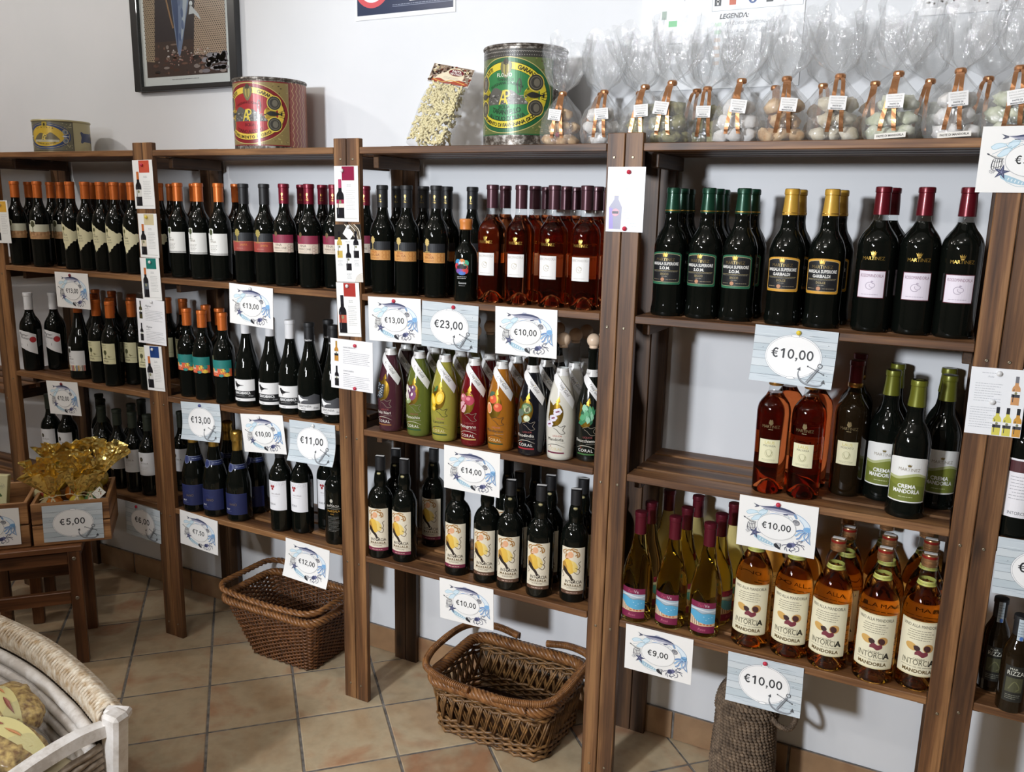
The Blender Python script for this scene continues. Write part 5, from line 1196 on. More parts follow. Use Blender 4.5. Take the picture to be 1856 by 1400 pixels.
pin_card('wide card about two bird wines with two red pins', duo_card(149, 145, 'GIANCABIANCA', 'GIANCANERA', HX('c08a3c')), 149, 145, .808, 1.06, -.4, [(.014, .058, 'red'), (.012, -.066, 'red')], -.003)
pin_card('pale elisir card with two red pins on the post by the amber wine', pale_card(91, 147), 91, 147, 1.608, 1.534, -.1, [(.006, .062, 'red'), (.002, -.066, 'red')])
pin_card('card picturing four pale bottles on the last post', four_card(98, 136), 98, 136, 2.405, 1.153, .8, [(.0, .058, 'clear'), (-.006, .0, 'clear')])
a = Art(); a.rect(-45, -75, 45, 75, HX('efefec'), 0); a.rect(-8, 34, 36, 72, HX('d6a43c'), 1); mini_bottle(a, -24, -66, 104, DG, HX('c8703a'), HX('e0ddd0')); a.greek(0, 24, 36, 12, 6, HX('a8a8a8'), 1)
pin_card('white card with yellow square cut by the picture edge', a, 90, 150, -.748, 1.42, 1.0, [(.004, .06, 'clear')])
# ---------------------------------------------------------------- on the wall
M['black_frame'] = pm('black_frame', S(34, 34, 35), .35, coat=.3)
M['mount'] = pm('white_mount', S(226, 226, 224), .6)
M['panel_white'] = pm('white_plastic_panel', S(236, 237, 239), .3)
def picture():
    t = thing('framed_picture', 'black-framed photograph of a hoisted tuna and netting on the wall', 'picture', (-.095, WY - .012, 2.17))
    W_, H_ = .49, .58; f = .034
    for x, z, sx, sz in ((-W_ / 2 + f / 2, 0, f, H_), (W_ / 2 - f / 2, 0, f, H_), (0, H_ / 2 - .008, W_ - 2 * f, .016), (0, -H_ / 2 + .008, W_ - 2 * f, .016)):
        link('frame_side', MB().box((0, 0, 0), (sx, .024, sz), .002).mesh('frame_side', M['black_frame']), t, (x, 0, z))
    link('mount', MB().box((0, 0, 0), (W_ - 2 * f, .004, H_ - .03)).mesh('mount', M['mount']), t, (0, .004, 0))
    a = Art(); w_, h = 190, 250
    a.rect(-w_, -h + 6, w_, h, HX('3a3236'), 0)
    r = random.Random(2)
    a.rect(-w_, -h + 6, w_, -h + 120, HX('4a3a36'), 1)
    for i in range(60): a.ell(r.uniform(-w_ + 8, w_ - 8), r.uniform(-h + 14, -h + 110), r.uniform(3, 16), r.uniform(2, 7), HX(r.choice(['6a4a42', '2c2628', '7c5a4c', '8a7468', '55392f', '9a8a84'])), 2, 10)
    
    def net(poly_, c, seed, lines):
        a.poly(poly_, HX(c), 3)
        xs = [p_[0] for p_ in poly_]; ys = [p_[1] for p_ in poly_]
        def inside(x, y):
            n = len(poly_); s_ = False
            for i in range(n):
                (x1, y1), (x2, y2) = poly_[i - 1], poly_[i]
                if (y1 > y) != (y2 > y) and x < (x2 - x1) * (y - y1) / (y2 - y1) + x1: s_ = not s_
            return s_
        y = min(ys)
        k = 0
        while y < max(ys):
            x = min(xs) + (4 if k % 2 else 0)
            while x < max(xs):
                if inside(x, y): a.ell(x, y, 2.6, 2.6, HX('3a2e2a'), 4, 4)
                x += 8.5
            y += 6.5; k += 1
    net([(-w_, -h + 60), (-150, -h + 56), (-130, 40), (-100, 130), (-140, 100), (-w_, 130)], 'b09880', 1, 0)
    net([(40, -h + 70), (w_, -h + 66), (w_, 120), (140, 150), (90, 130), (60, 40)], 'c0a48e', 2, 0)
    a.poly([(130, 150), (w_, 120), (w_, 40), (150, 60)], HX('b07a70'), 5)
    F = lambda pts: [(x * 1.55 - 2, y) for x, y in pts]
    a.poly(spline(F([(-30, h), (-36, 120), (-34, 20), (-28, -90), (-20, -170), (-12, -172), (6, -80), (24, 20), (34, 120), (36, h)]), 5), HX('7c8aa8'), 6)
    a.poly(spline(F([(-30, h), (-36, 100), (-32, 0), (-24, -100), (-20, -160), (-14, -60), (-12, 60), (-10, h)]), 5), HX('46567c'), 7); a.poly(spline(F([(0, h), (4, 80), (2, -10), (-8, -120), (-2, -110), (16, 0), (24, 120), (22, h)]), 5), HX('b8c0cc'), 7)
    for i in range(9): a.ell(-16 + r.uniform(-14, 14), -120 + i * 38, r.uniform(4, 9), r.uniform(10, 18), HX(r.choice(['9aa6be', '5c6c92', 'c8d0da', '6a789a'])), 8, 10)
    a.poly([(34, -20), (72, -54), (80, -72), (48, -50), (26, -52)], HX('d6d8dc'), 8); a.ell(38, -18, 8, 8, HX('eceff2'), 8, 10)
    for q in (((-140, h), (-100, 90), (-60, -60), (-50, -90)), ((10, 70), (60, 120), (130, 190), (160, h))): a.line(q, 7, HX('a07a58'), 9)
    a.line([(-w_, 190), (-80, 150), (-60, 130)], 6, HX('b59a84'), 7); a.poly([(50, 110), (80, 150), (120, 150), (90, 110)], HX('8a6058'), 8)
    for i in range(26): a.ell(r.uniform(90, 186), r.uniform(-h + 12, -h + 70), r.uniform(8, 24), r.uniform(5, 12), HX(r.choice(['b4aeb2', '9c969c', 'c8c4c8', '8a8288'])), 4, 10)
    for i in range(70): a.ell(r.uniform(-90, 110), r.uniform(-h + 40, -h + 92), r.uniform(2, 6), r.uniform(1.4, 3.4), HX(r.choice(['b48a80', 'd8ccc8', '8c5a50', 'a87a70', '6c4038'])), 5, 8)
    a.rect(-130, 20, -40, 26, HX('7a7478'), 4); a.ring(-90, 60, 60, 90, 4, HX('8a8488'), 4, 20, a0=0, a1=PI)
    a.greek(-70, -h - 2 - 4, 60, 1, 4, HX('9a9a9c'), 2.4)
    link('photograph', a.mesh('photograph', [M['gloss_print'], M['foil']], off=.00008), t, (0, .0018, .0))
    link('glass', MB().box((0, 0, 0), (W_ - 2 * f, .0012, H_ - .032)).mesh('glass', M['clear_glass']), t, (0, -.004, 0))
picture()
def wall_panel(name, label, cat, a, w_, h, x, z, mat=None, rot=0.0, th=.003):
    t = thing(name, label, cat, (x, WY - th / 2 - .0005, z), (0, rot, 0))
    link('panel', MB().box((0, 0, 0), (w_, th, h)).mesh('panel', mat or M['panel_white']), t)
    link('print', a.mesh('print', [M['gloss_print'], M['foil']], off=.00012), t, (0, -th / 2, 0))
a = Art(); a.rect(-168, -95, 168, 100, HX('23304e'), 0); a.ell(-112, -10, 66, 66, HX('d2555c'), 1, 40); a.ell(-112, -10, 51, 51, HX('eceef0'), 2, 36)
a.poly([(-152, 18), (-140, 30), (-72, -38), (-84, -50)], HX('d2555c'), 4); a.rect(-140, -34, -118, -26, HX('2c3240'), 3); a.line([(-136, -10), (-90, -24)], 7, HX('2c3240'), 3); a.line([(-112, -38), (-96, -44)], 7, HX('2c3240'), 3)
a.text('VIETATO FUMARE', 62, 60, 16, HX('e8eaee'), 2, True, wmax=190); a.greek(-30, 34, 160, 5, 13, HX('9aa4ba'), 3, seed=4, al='c'); a.text('SANZIONE AMMINISTRATIVA da € 27,50 a € 275,00', 62, -36, 7, HX('d4d8e2'), 2, True, wmax=190); a.rect(20, -66, 124, -48, HX('e9ebef'), 2); a.rect(-40, -78, 166, -76.6, HX('8a94aa'), 2); a.greek(-40, -74, 160, 1, 3, HX('8a94aa'), 2, seed=3)
wall_panel('no_smoking_sign', 'navy and white no-smoking notice with red ring, cut by the top edge', 'sign', a, .35, .215, .793, 2.1555)
a = Art(); a.rect(-198, -150, 198, 210, HX('ebedf0'), 0); a.ring(0, 30, 198, 180, .01, HX('ebedf0'), 1, 4)
a.rect(-20, 0, 196, .8, HX('9aa0a8'), 2); a.rect(-20, 0, -19.2, 200, HX('9aa0a8'), 2); a.rect(195, 0, 196, 200, HX('9aa0a8'), 2); a.rect(-150, 40, -148.5, 200, HX('a4aab2'), 2); a.rect(-90, 30, -88.8, 200, HX('a4aab2'), 2); a.rect(-150, 118, -90, 119.2, HX('a4aab2'), 2)
a.rect(24, 44, 110, 130, HX('e3e5e9'), 1); a.greek(28, 110, 106, 9, 7.5, HX('8a9098'), 2.4, seed=6); a.rect(122, 44, 196, 130, HX('34363a'), 1)
for i, (c, x) in enumerate((('4a4e52', -6), ('c4664c', 30), ('3f5a92', 78), ('3c4248', 118), ('c86a6a', 160), ('484c50', 186))): a.rect(x - 8, 12, x + 8, 32, HX(c), 2) if i not in (2,) else a.ell(x, 22, 10, 10, HX(c), 2, 16)
a.rect(-9, 20, -3, 24, WHT, 3); a.rect(-8, 14, -4, 30, WHT, 3); a.rect(75, 16, 81, 28, WHT, 3); a.rect(110, 18, 126, 26, WHT, 3)
a.text('LEGENDA:', 0, -18, 11, HX('3c3e42'), 2, True, shear=.2, al='l', wmax=70)
for i, s_ in enumerate(('PERCORSI DIREZIONALI', 'USCITA DI SICUREZZA', 'ESTINTORE', 'IDRANTE', 'PULSANTE', 'VALVOLA')):
    a.text(s_, 14, -34 - i * 18, 7, HX('8a8e94'), 2, shear=.2, al='l', wmax=120 if i < 2 else 50); a.rect(-10, -35 - i * 18, 6, -26 - i * 18, HX('c4dcc8' if i < 2 else 'e4cfc0'), 2)
a.rect(-128, -28, -106, -14, HX('7ac08a'), 2); a.greek(-130, -70, -90, 1, 3, HX('7a7e84'), 3); a.text('CARTA LOC', -112, -96, 7, HX('55585c'), 2, True, wmax=44); a.rect(-146, -10, -134, 10, HX('a0b0a4'), 2)
wall_panel('evacuation_plan', 'white evacuation plan poster behind the cellophane bags', 'poster', a, .40, .36, 1.722, 1.99)
M['worn_tin'] = pm('worn_tinplate', S(190, 190, 192), .35, .7)
a = Art(); r = random.Random(5); a.rect(-170, -90, 170, 120, HX('d4d4d6'), 0); a.rect(-170, -68, 170, 120, HX('e4e2e2'), 1); a.rect(-130, -30, 170, -22, HX('b0586a'), 2)
for i in range(90): a.ell(r.uniform(-168, 168), r.uniform(-90, -66) if i % 3 else r.uniform(-66, 40), r.uniform(1, 5), r.uniform(.8, 3.4), HX(r.choice(['8a8a88', '6a6662', 'a89a8c', '9c9c9e', '55504c'])), 3, 7)
wall_panel('enamel_sign', 'worn white tin advertising sign with red stripe, cut by the top edge', 'sign', a, .345, .21, 2.342, 2.05, M['worn_tin'])

# ---------------------------------------------------------------- three old fish tins on the top shelf
ZT = SHELF_Z[0]
def mottled(name, c1, c2, c3, scale=60, metal=.6, rough=.45):
    k = NT(name); v = k.coords((1, 1, 1)); n = k.n('ShaderNodeTexNoise', i_Scale=scale, i_Detail=6.0, i_Roughness=.7); k.l(v, n.inputs['Vector'])
    r = k.ramp(n.outputs[0], [(.4, c1), (.5, c2), (.62, c3)]); k.l(r.outputs[0], k.b.inputs['Base Color']); k.b.inputs['Metallic'].default_value = metal; k.b.inputs['Roughness'].default_value = rough
    return k.m
M['rust'] = mottled('rusted_tinplate', S(58, 50, 44), S(96, 88, 80), S(168, 164, 158))
M['tin_cream'] = pm('cream_tin', S(178, 168, 128), .35, .25)
def tin(label, R, H, x, y, art, rotz, rim, body, extra=None):
    t = thing('fish_tin', label, 'tin', (x, y, ZT + .0005), (0, 0, rotz), 'old printed fish tins')
    link('tin_body', lathe_mesh('tin_body', [(R * .97, 0), (R, .002), (R, H - .006), (R * .985, H - .006), (R * .985, .004)], body, 48, 40, True, False), t)
    link('rim', MB().lathe([(R * .98, H - .0075), (R + .002, H - .0065), (R + .003, H - .003), (R + .001, H), (R * .985, H - .001), (R * .98, H - .0075)], 48, False, False).mesh('rim', rim, True, 60), t)
    for n_, aa in art: link(n_, aa.mesh(n_, [M['tin_print'], M['foil']], R=R, z0=H / 2, du=6, dv=12, off=.00012), t)
    return t
def ap_mono(a, x, y, h, c, l=8):
    a.text('A', x, y, h, c, l, sx=.8); a.text('P', x + h * .28, y + h * .1, h * .92, c, l, sx=.8)
def medal(a, x, y, r, c, c2, l=6): a.ell(x, y, r * 1.12, r * 1.12, HX('d8c050'), l - 1, 24); a.ell(x, y, r, r, c, l, 24); a.ring(x, y, r * .8, r * .8, r * .1, c2, l + 1, 20); a.ell(x + r * .1, y, r * .42, r * .52, c2, l + 1, 12)
def fish_sm(a, x, y, s, c, l=7): a.poly(spline([(x - s, y), (x - s * .4, y + s * .34), (x + s * .4, y + s * .2), (x + s * .8, y + s * .05), (x + s * 1.1, y + s * .3), (x + s * 1.05, y - s * .3), (x + s * .8, y - s * .05), (x + s * .2, y - s * .28), (x - s * .5, y - s * .28)], 3), c, l)
def big_label(W2, H2, field, border, band, deep, tl, tarantello):
    """oval trade label: coloured field, lettered band, medals and fish at both ends"""
    a = Art(); a.rect(-W2, -H2, W2, H2, deep, 0); a.rect(-W2 + 3, -H2 + 3, W2 - 3, H2 - 3, border, 1)
    r = random.Random(9)
    for i in range(70):
        x, y = r.choice([-1, 1]) * r.uniform(W2 * .55, W2 - 6), r.choice([-1, 1]) * r.uniform(H2 * .6, H2 - 6); a.ell(x, y, r.uniform(1, 4), r.uniform(.6, 2), HX(r.choice(['a89a64', '4a3a2a', '8a7c4c'])), 2, 6)
    rx, ry = W2 - 5, H2 - 4
    a.ell(0, 0, rx, ry, HX('b8a868'), 2, 60); a.ell(0, 0, rx - 2, ry - 2, deep, 3, 60); a.ell(0, 0, rx - 12, ry - 11, HX('1c1a18'), 4, 60); a.ell(0, 0, rx - 13.5, ry - 12.5, band, 5, 60); a.ell(0, 0, rx - 30, ry - 29, HX('26221c'), 6, 60); a.ell(0, 0, rx - 31, ry - 30, field, 7, 60)
    ink = HX('2a2418')
    a.arctext('PRODOTTI', 0, 0, rx - 27, ry - 26, 133, 10, ink, 8, True, span=34); a.arctext('GARANTITI', 0, 0, rx - 27, ry - 26, 50, 10, ink, 8, True, span=42)
    a.arctext(tl, 0, 0, rx - 16.5, ry - 15.5, 270, 8.5, ink, 8, True, True, span=112 if tarantello else 84)
    for s_ in (-1, 1):
        x = s_ * (rx - 42); a.ell(x, 0, 30, 24, band, 7, 24); medal(a, x, 30, 19, HX('3c3a34'), HX('6c675a'), 9); medal(a, x, -30, 19, HX('3c3a34'), HX('6c675a'), 9); fish_sm(a, x - 2 * s_, 0, 22, HX('2a2a28'), 11)
        for k in range(4): a.line([(x + s_ * 14, -8 + k * 4), (x + s_ * 30, -12 + k * 8)], 1.2, HX('2a2a28'), 11)
    # coat of arms
    a.poly(spline([(-13, H2 - 16), (13, H2 - 16), (15, H2 - 34), (0, H2 - 56), (-15, H2 - 34), (-13, H2 - 16)], 3), HX('6d6a4c'), 9); a.poly(spline([(-8, H2 - 22), (8, H2 - 22), (8, H2 - 38), (0, H2 - 48), (-8, H2 - 38)], 3), HX('9a8f50'), 10); a.ell(0, H2 - 16, 7, 8, HX('3f3a2c'), 10, 12); a.rect(-1.2, H2 - 46, 1.2, H2 - 22, HX('4a4430'), 11)
    # island with monogram
    isl = spline([(-62, -22), (-54, 0), (-40, 16), (-26, 18), (-8, 10), (14, 12), (34, 0), (52, -12), (62, -22)], 4); a.poly(isl, HX('5a5852'), 8)
    for i in range(80):
        x = r.uniform(-54, 56); a.ell(x, r.uniform(-20, 8 - abs(x) * .2), r.uniform(1, 4), r.uniform(.8, 2.2), HX(r.choice(['3a3834', '8a8884', '6c6a64', 'a09e9a'])), 9, 6)
    a.curve([(34, 4), (30, 24), (36, 38), (40, 26), (38, 6)], 3, HX('4a4a44'), 9)
    ap_mono(a, -6, -22, 34, HX('d9c450'), 10)
    return a
green = big_label(124, 95, HX('2c7642'), HX('5c6a3a'), HX('d4c238'), HX('1f5a34'), 'STABILIMENTO DI FAVIGNANA (SICILIA)', True)
ik = HX('1c3a24')
green.text('FLORIO', -4, 44, 8.5, HX('d8d8c8'), 9, True, wmax=44, sp=.12); green.text('TONNARE DI', -2, 34, 6.5, ik, 9, True, wmax=46); green.arctext('FAVIGNANA E FORMICA', 0, -60, 92, 86, 90, 6.5, ik, 9, True, span=58)
green.text('SICILIA', -4, -32, 7.5, ik, 9, True, wmax=40); green.arctext('TARANTELLO', 0, 60, 110, 106, 270, 11.5, ik, 9, True, True, span=44); green.arctext("ALL'OLIO D'OLIVA", 0, 60, 124, 121, 270, 10, ik, 9, True, True, span=50)
gt = Art(); gt.rect(-330, -10, 330, 10, HX('3a3834'), 0)
for i in range(110): gt.ring(-325 + i * 6, 2, 3, 3, .8, HX('b0aca4'), 1, 8, a0=0, a1=PI); gt.ell(-325 + i * 6, -5, 1.2, 1.2, HX('9a968e'), 1, 6)
gtop = gt.mesh('rim_print', [M['tin_print'], M['foil']], R=.1072, z0=.2215, du=8)
t = tin('tall green oval-label fish tin with worn silver rim', .107, .244, 1.262, .155, [('label', green)], .0, M['rust'], M['rust'])
link('rim_print', gtop, t)
red = big_label(126, 91, HX('98282c'), HX('87754a'), HX('d8b84a'), HX('7a1e24'), 'STABILIMENTO FLORIO', False); dk = HX('5c1418')
red.arctext('FAVIGNANA E FORMICA', 0, -60, 96, 88, 90, 6.5, dk, 9, True, span=52); red.text('SICILIA', 4, -36, 8, dk, 9, True, wmax=44); red.arctext("TONNO ALL'OLIO", 0, 60, 120, 116, 270, 9, dk, 9, True, True, span=46)
zz = Art(); zz.rect(127, -92, 335, 92, HX('8a4438'), 0)
for k in range(13): zz.line([(134 + k * 15 + (7 if j % 2 else 0), -92 + j * 11.5) for j in range(17)], 2.2, HX('c9a878'), 1)
tin('red and gold oval-label fish tin with zigzag pattern', .108, .206, .392, .155, [('label', red), ('zigzag_print', zz)], .12, M['rust'], M['rust'])
bl_ = Art(); bl_.rect(-92, -50, 92, 50, HX('8f8a6c'), 0); bl_.rect(-90, -48, 90, 48, HX('6d6a58'), 1); bl_.rect(-92, -50, 92, -48, HX('23231f'), 2); bl_.rect(90, -50, 92, 50, HX('23231f'), 2); bl_.rect(-92, 48, 92, 50, HX('23231f'), 2)
for i in range(50): bl_.ell(rnd.choice([-1, 1]) * rnd.uniform(60, 86), rnd.choice([-1, 1]) * rnd.uniform(28, 44), 2.5, 1.4, HX('a8a080'), 2, 6)
bl_.ell(0, 0, 84, 44, HX('2c4272'), 3, 40); bl_.ring(0, 0, 80, 41, 1.4, HX('b9a85a'), 4, 40); bl_.ell(0, 0, 62, 35, HX('c9a83a'), 5, 36)
bl_.poly(spline([(-48, -12), (-30, 4), (-14, 10), (4, 4), (20, 12), (36, 2), (50, -12)], 4), HX('6a624c'), 6); ap_mono(bl_, -6, -16, 22, HX('e0c864'), 8); bl_.rect(-44, -20, 46, -12, HX('b8b49c'), 7); bl_.arctext('SICILIA', 0, 0, 60, 27, 90, 5, HX('3a3420'), 8, True, span=70); bl_.arctext("TONNO ALL'OLIO", 0, 0, 56, 29, 270, 5, HX('3a3420'), 8, True, True, span=80)
for x in (-66, 66): medal(bl_, x, 14, 8, HX('8a94a0'), HX('55606c'), 8); medal(bl_, x, -14, 8, HX('8a94a0'), HX('55606c'), 8); fish_sm(bl_, x, 0, 10, HX('c4ccd4'), 10)
bl_.poly(spline([(-8, 47), (8, 47), (9, 36), (0, 26), (-9, 36), (-8, 47)], 3), HX('b09a3a'), 9); bl_.ell(0, 38, 4, 5, HX('3a3420'), 10, 10)
rb2 = Art(); rb2.poly([(118, 16), (122, 20), (132, 15), (168, 15), (178, 20), (182, 14), (178, 0), (182, -14), (178, -20), (168, -15), (132, -15), (122, -20), (118, -16), (122, 0)], HX('24335c'), 0)
tin('low cream fish tin with blue oval label', .092, .112, -.575, .14, [('label', bl_), ('blue_ribbon_print', rb2)], .35, M['tin_cream'], M['tin_cream'])

# ---------------------------------------------------------------- cellophane, ribbons, pastries
def film(name, haze=.11, tint=(.985, .988, .99, 1), bscale=34, bstr=.9, mixv=.06):
    k = NT(name); tr = k.n('ShaderNodeBsdfTransparent'); tr.inputs[0].default_value = tint
    g = k.n('ShaderNodeBsdfGlossy', i_Roughness=.06); df = k.n('ShaderNodeBsdfDiffuse'); df.inputs[0].default_value = (.86, .87, .88, 1)
    v = k.coords((1, 1, .55)); n = k.n('ShaderNodeTexVoronoi', i_Scale=bscale, feature='F1'); k.l(v, n.inputs['Vector'])
    n2 = k.n('ShaderNodeTexNoise', i_Scale=bscale * 1.7, i_Detail=3.0); k.l(v, n2.inputs['Vector'])
    ad = k.n('ShaderNodeMath', operation='ADD'); k.l(n.outputs['Distance'], ad.inputs[0]); k.l(n2.outputs[0], ad.inputs[1])
    b = k.n('ShaderNodeBump', i_Strength=bstr, i_Distance=.012); k.l(ad.outputs[0], b.inputs['Height']); k.l(b.outputs[0], g.inputs['Normal'])
    lw_ = k.n('ShaderNodeLayerWeight', i_Blend=.22); k.l(b.outputs[0], lw_.inputs['Normal'])
    mr = k.n('ShaderNodeMapRange'); mr.inputs[1].default_value = 0; mr.inputs[2].default_value = 1; mr.inputs[3].default_value = mixv; mr.inputs[4].default_value = .24; k.l(lw_.outputs['Facing'], mr.inputs[0])
    m1 = k.n('ShaderNodeMixShader'); m1.inputs[0].default_value = haze; k.l(tr.outputs[0], m1.inputs[1]); k.l(df.outputs[0], m1.inputs[2])
    m2 = k.n('ShaderNodeMixShader'); k.l(mr.outputs[0], m2.inputs[0]); k.l(m1.outputs[0], m2.inputs[1]); k.l(g.outputs[0], m2.inputs[2]); k.l(m2.outputs[0], k.out.inputs[0])
    return k.m
M['film'] = film('cellophane')
M['film2'] = film('clear_film', .05, bscale=16, bstr=.4, mixv=.03)
M['copper'] = pm('copper_ribbon', S(196, 140, 98), .28, .75)
def pastry_mat(name, c1, c2, scale=40, rough=.75):
    k = NT(name); v = k.coords((1, 1, 1)); n = k.n('ShaderNodeTexNoise', i_Scale=scale, i_Detail=4.0); k.l(v, n.inputs['Vector'])
    r = k.ramp(n.outputs[0], [(.35, c1), (.65, c2)]); k.l(r.outputs[0], k.b.inputs['Base Color']); k.b.inputs['Roughness'].default_value = rough; k.bump(n.outputs[0], .5, .003)
    return k.m
PM = {'tan': pastry_mat('baked_almond_paste', S(186, 142, 92), S(222, 190, 146)), 'white': pastry_mat('sugared_paste', S(214, 208, 202), S(238, 236, 234)), 'green': pastry_mat('pistachio_paste', S(112, 108, 62), S(168, 160, 112)), 'pale': pastry_mat('pale_paste', S(204, 190, 160), S(232, 224, 206)), 'yellowgreen': pastry_mat('pale_pistachio_paste', S(196, 200, 168), S(224, 224, 206))}
M['cherry'] = pm('candied_cherry', S(140, 24, 44), .2, coat=.6)
def lump(seed, r=.0225, mat=None, flat=.75):
    bm = bmesh.new(); bmesh.ops.create_icosphere(bm, subdivisions=2, radius=r); q = random.Random(seed); ph = [q.uniform(0, 6) for _ in range(6)]
    for v in bm.verts:
        n = v.co.normalized(); k = 1 + .12 * math.sin(3.1 * n.x * 2 + ph[0]) + .12 * math.sin(2.7 * n.y * 2 + ph[1]) + .1 * math.sin(4 * n.z + ph[2]); v.co = n * r * k; v.co.z *= flat
    me = bpy.data.meshes.new('pastry'); bm.to_mesh(me); bm.free(); me.materials.append(mat); me.polygons.foreach_set('use_smooth', [True] * len(me.polygons)); return me
LUMPS = {k: [lump(i + 10 * j, mat=m) for i in range(3)] for j, (k, m) in enumerate(PM.items())}
def bag_mesh(seed, wb=.0575, hk=.135, ht=.265, sx=1.0, sy=.72):
    q = random.Random(seed); N = 44; vs = []; fs = []
    ph = [q.uniform(0, 6.28) for _ in range(8)]
    prof = [(0.0, wb * .86, 0), (.012, wb * .98, .02), (.035, wb * 1.04, .05), (.065, wb * 1.0, .06), (.09, wb * .82, .08), (.112, wb * .46, .12), (hk - .006, .012, .25), (hk, .008, .2), (hk + .008, .012, .25), (hk + .025, .036, .24), (hk + .055, .053, .22), (hk + .09, .060, .2), (ht, .063, .24)]
    for z, r, am in prof:
        for i in range(N):
            a = 2 * PI * i / N
            k = 1 + am * (.55 * math.sin(5 * a + ph[0] + z * 22) + .45 * math.sin(9 * a + ph[1] - z * 30) + .35 * math.sin(14 * a + ph[2]))
            ex = 1 / max(abs(math.cos(a)) ** 3 + abs(math.sin(a)) ** 3, .5) ** (1 / 3) if z < .05 else 1
            lean = max(0, z - hk) * q.uniform(.98, 1.02)
            dz = (.016 * math.sin(3 * a + ph[3]) + .010 * math.sin(7 * a + ph[4])) if z == ht else 0
            vs.append((r * k * ex * math.cos(a) * sx + lean * .25 * math.sin(ph[5]), r * k * ex * math.sin(a) * sy * (1 if z < hk else .62) + lean * .12 * math.sin(ph[6]), z + dz))
    for j in range(len(prof) - 1):
        for i in range(N): fs.append((j * N + i, j * N + (i + 1) % N, (j + 1) * N + (i + 1) % N, (j + 1) * N + i))
    fs.append(tuple(reversed(range(N))))
    return MB().add(vs, fs).mesh('cellophane', M['film'], True)
BAGS = [bag_mesh(i) for i in range(5)]
def ribbon(seed):
    q = random.Random(seed); mb = MB()
    for s_ in (-1, 1):
        ax = s_ * .006 + q.uniform(-.003, .003); bx = s_ * q.uniform(.008, .016)
        pts = [(0, -.006, .136), (ax * .8, -.018, .128), (ax, -.034, .105), ((ax + bx) / 2, -.046, .07), (bx, -.047, .035), (bx + s_ * .002, -.044, .02)]
        pts = spline(pts, 4); vs = []; fs = []
        for i, p_ in enumerate(pts):
            vs += [(p_[0] - .0042, p_[1] - .0005 * (i % 3), p_[2]), (p_[0] + .0042, p_[1], p_[2])]
        for i in range(len(pts) - 1): fs.append((2 * i, 2 * i + 1, 2 * i + 3, 2 * i + 2))
        mb.add(vs, fs)
    mb.lathe([(.0095, .131), (.0112, .134), (.0112, .1385), (.009, .142)], 14, False, False)
    return mb.mesh('ribbon', M['copper'])
RIBS = [ribbon(i) for i in range(3)]
def tag_mesh(seed):
    a = Art(); a.rect(-17.5, -14, 17.5, 14, HX('eceae8'), 0); ln = ['DOLCI SAPORI', 'FAVIGNANESI', 'FAVIGNANA', 'PASTE DI', 'MANDORLA']
    for i, s_ in enumerate(ln): a.text(s_, 0, 8 - i * 5.2, 3.1, HX('9a9894') if i < 3 else HX('4a4a4c'), 1, i > 2, wmax=28)
    return a.mesh('tag', [M['print'], M['foil']], base=0, off=.0002)
TAG = tag_mesh(1)
fc = Art(); fc.rect(-30, -5.5, 30, 5.5, HX('e4e0d8'), 0); fc.text("PASTE DI MANDORLA", 0, -2, 4.4, HX('4a4640'), 1, True, wmax=52)
FOOTTAG = fc.mesh('foot_tag', [M['print'], M['foil']], base=0)
def bag(x, y, kind, label, n, seed, sc=1.0, tag=True, rz=0.0, foot=False, cherry=False):
    t = thing('pastry_bag', label, 'bag', (x, y, ZT + .0006), (0, 0, rz), 'cellophane pastry bags'); t.scale = (sc, sc, sc)
    link('cellophane', BAGS[seed % 5], t); link('ribbon', RIBS[seed % 3], t)
    if tag: link('tag', TAG, t, (rnd.uniform(-.008, .008), -.0485, .078), (rnd.uniform(-.15, .05), rnd.uniform(-.2, .2), rnd.uniform(-.15, .15)))
    if foot: link('foot_tag', FOOTTAG, t, (.004, -.0445, .0105), (-.25, -.06, 0))
    q = random.Random(seed * 7 + 1); placed = []
    for i in range(n):
        for _ in range(60):
            lay = i % 3; rr = [.038, .037, .026][lay] * math.sqrt(q.random()); a = q.uniform(0, 6.28); p_ = Vector((rr * math.cos(a), rr * math.sin(a) * .62, .018 + lay * .031))
            if all((p_ - o).length > .030 for o in placed): break
        placed.append(p_)
        W = Matrix.Rotation(rz, 3, 'Z') @ (p_ * sc)
        o = link('almond_pastry', LUMPS[kind][q.randrange(3)], None, (x + W.x, y + W.y, ZT + W.z), (q.uniform(-.6, .6), q.uniform(-.6, .6), q.uniform(0, 6)), label='%s almond pastry inside the %s' % ({'tan': 'golden-brown', 'white': 'sugared white', 'green': 'green pistachio', 'pale': 'pale', 'yellowgreen': 'pale green'}[kind], label), category='pastry', group='pastries in the ' + label)
        o.scale = (sc * .9,) * 3
    if cherry:
        ch = link('candied_cherry', MB().lathe([(.0006, -.006), (.005, -.004), (.007, 0), (.005, .004), (.0006, .006)], 10).mesh('candied_cherry', M['cherry'], True), None, (x + .004, y - .034 * sc, ZT + .030 * sc), (1.2, 0, .3), label='dark red candied cherry in the bag beside the green tin', category='sweet')
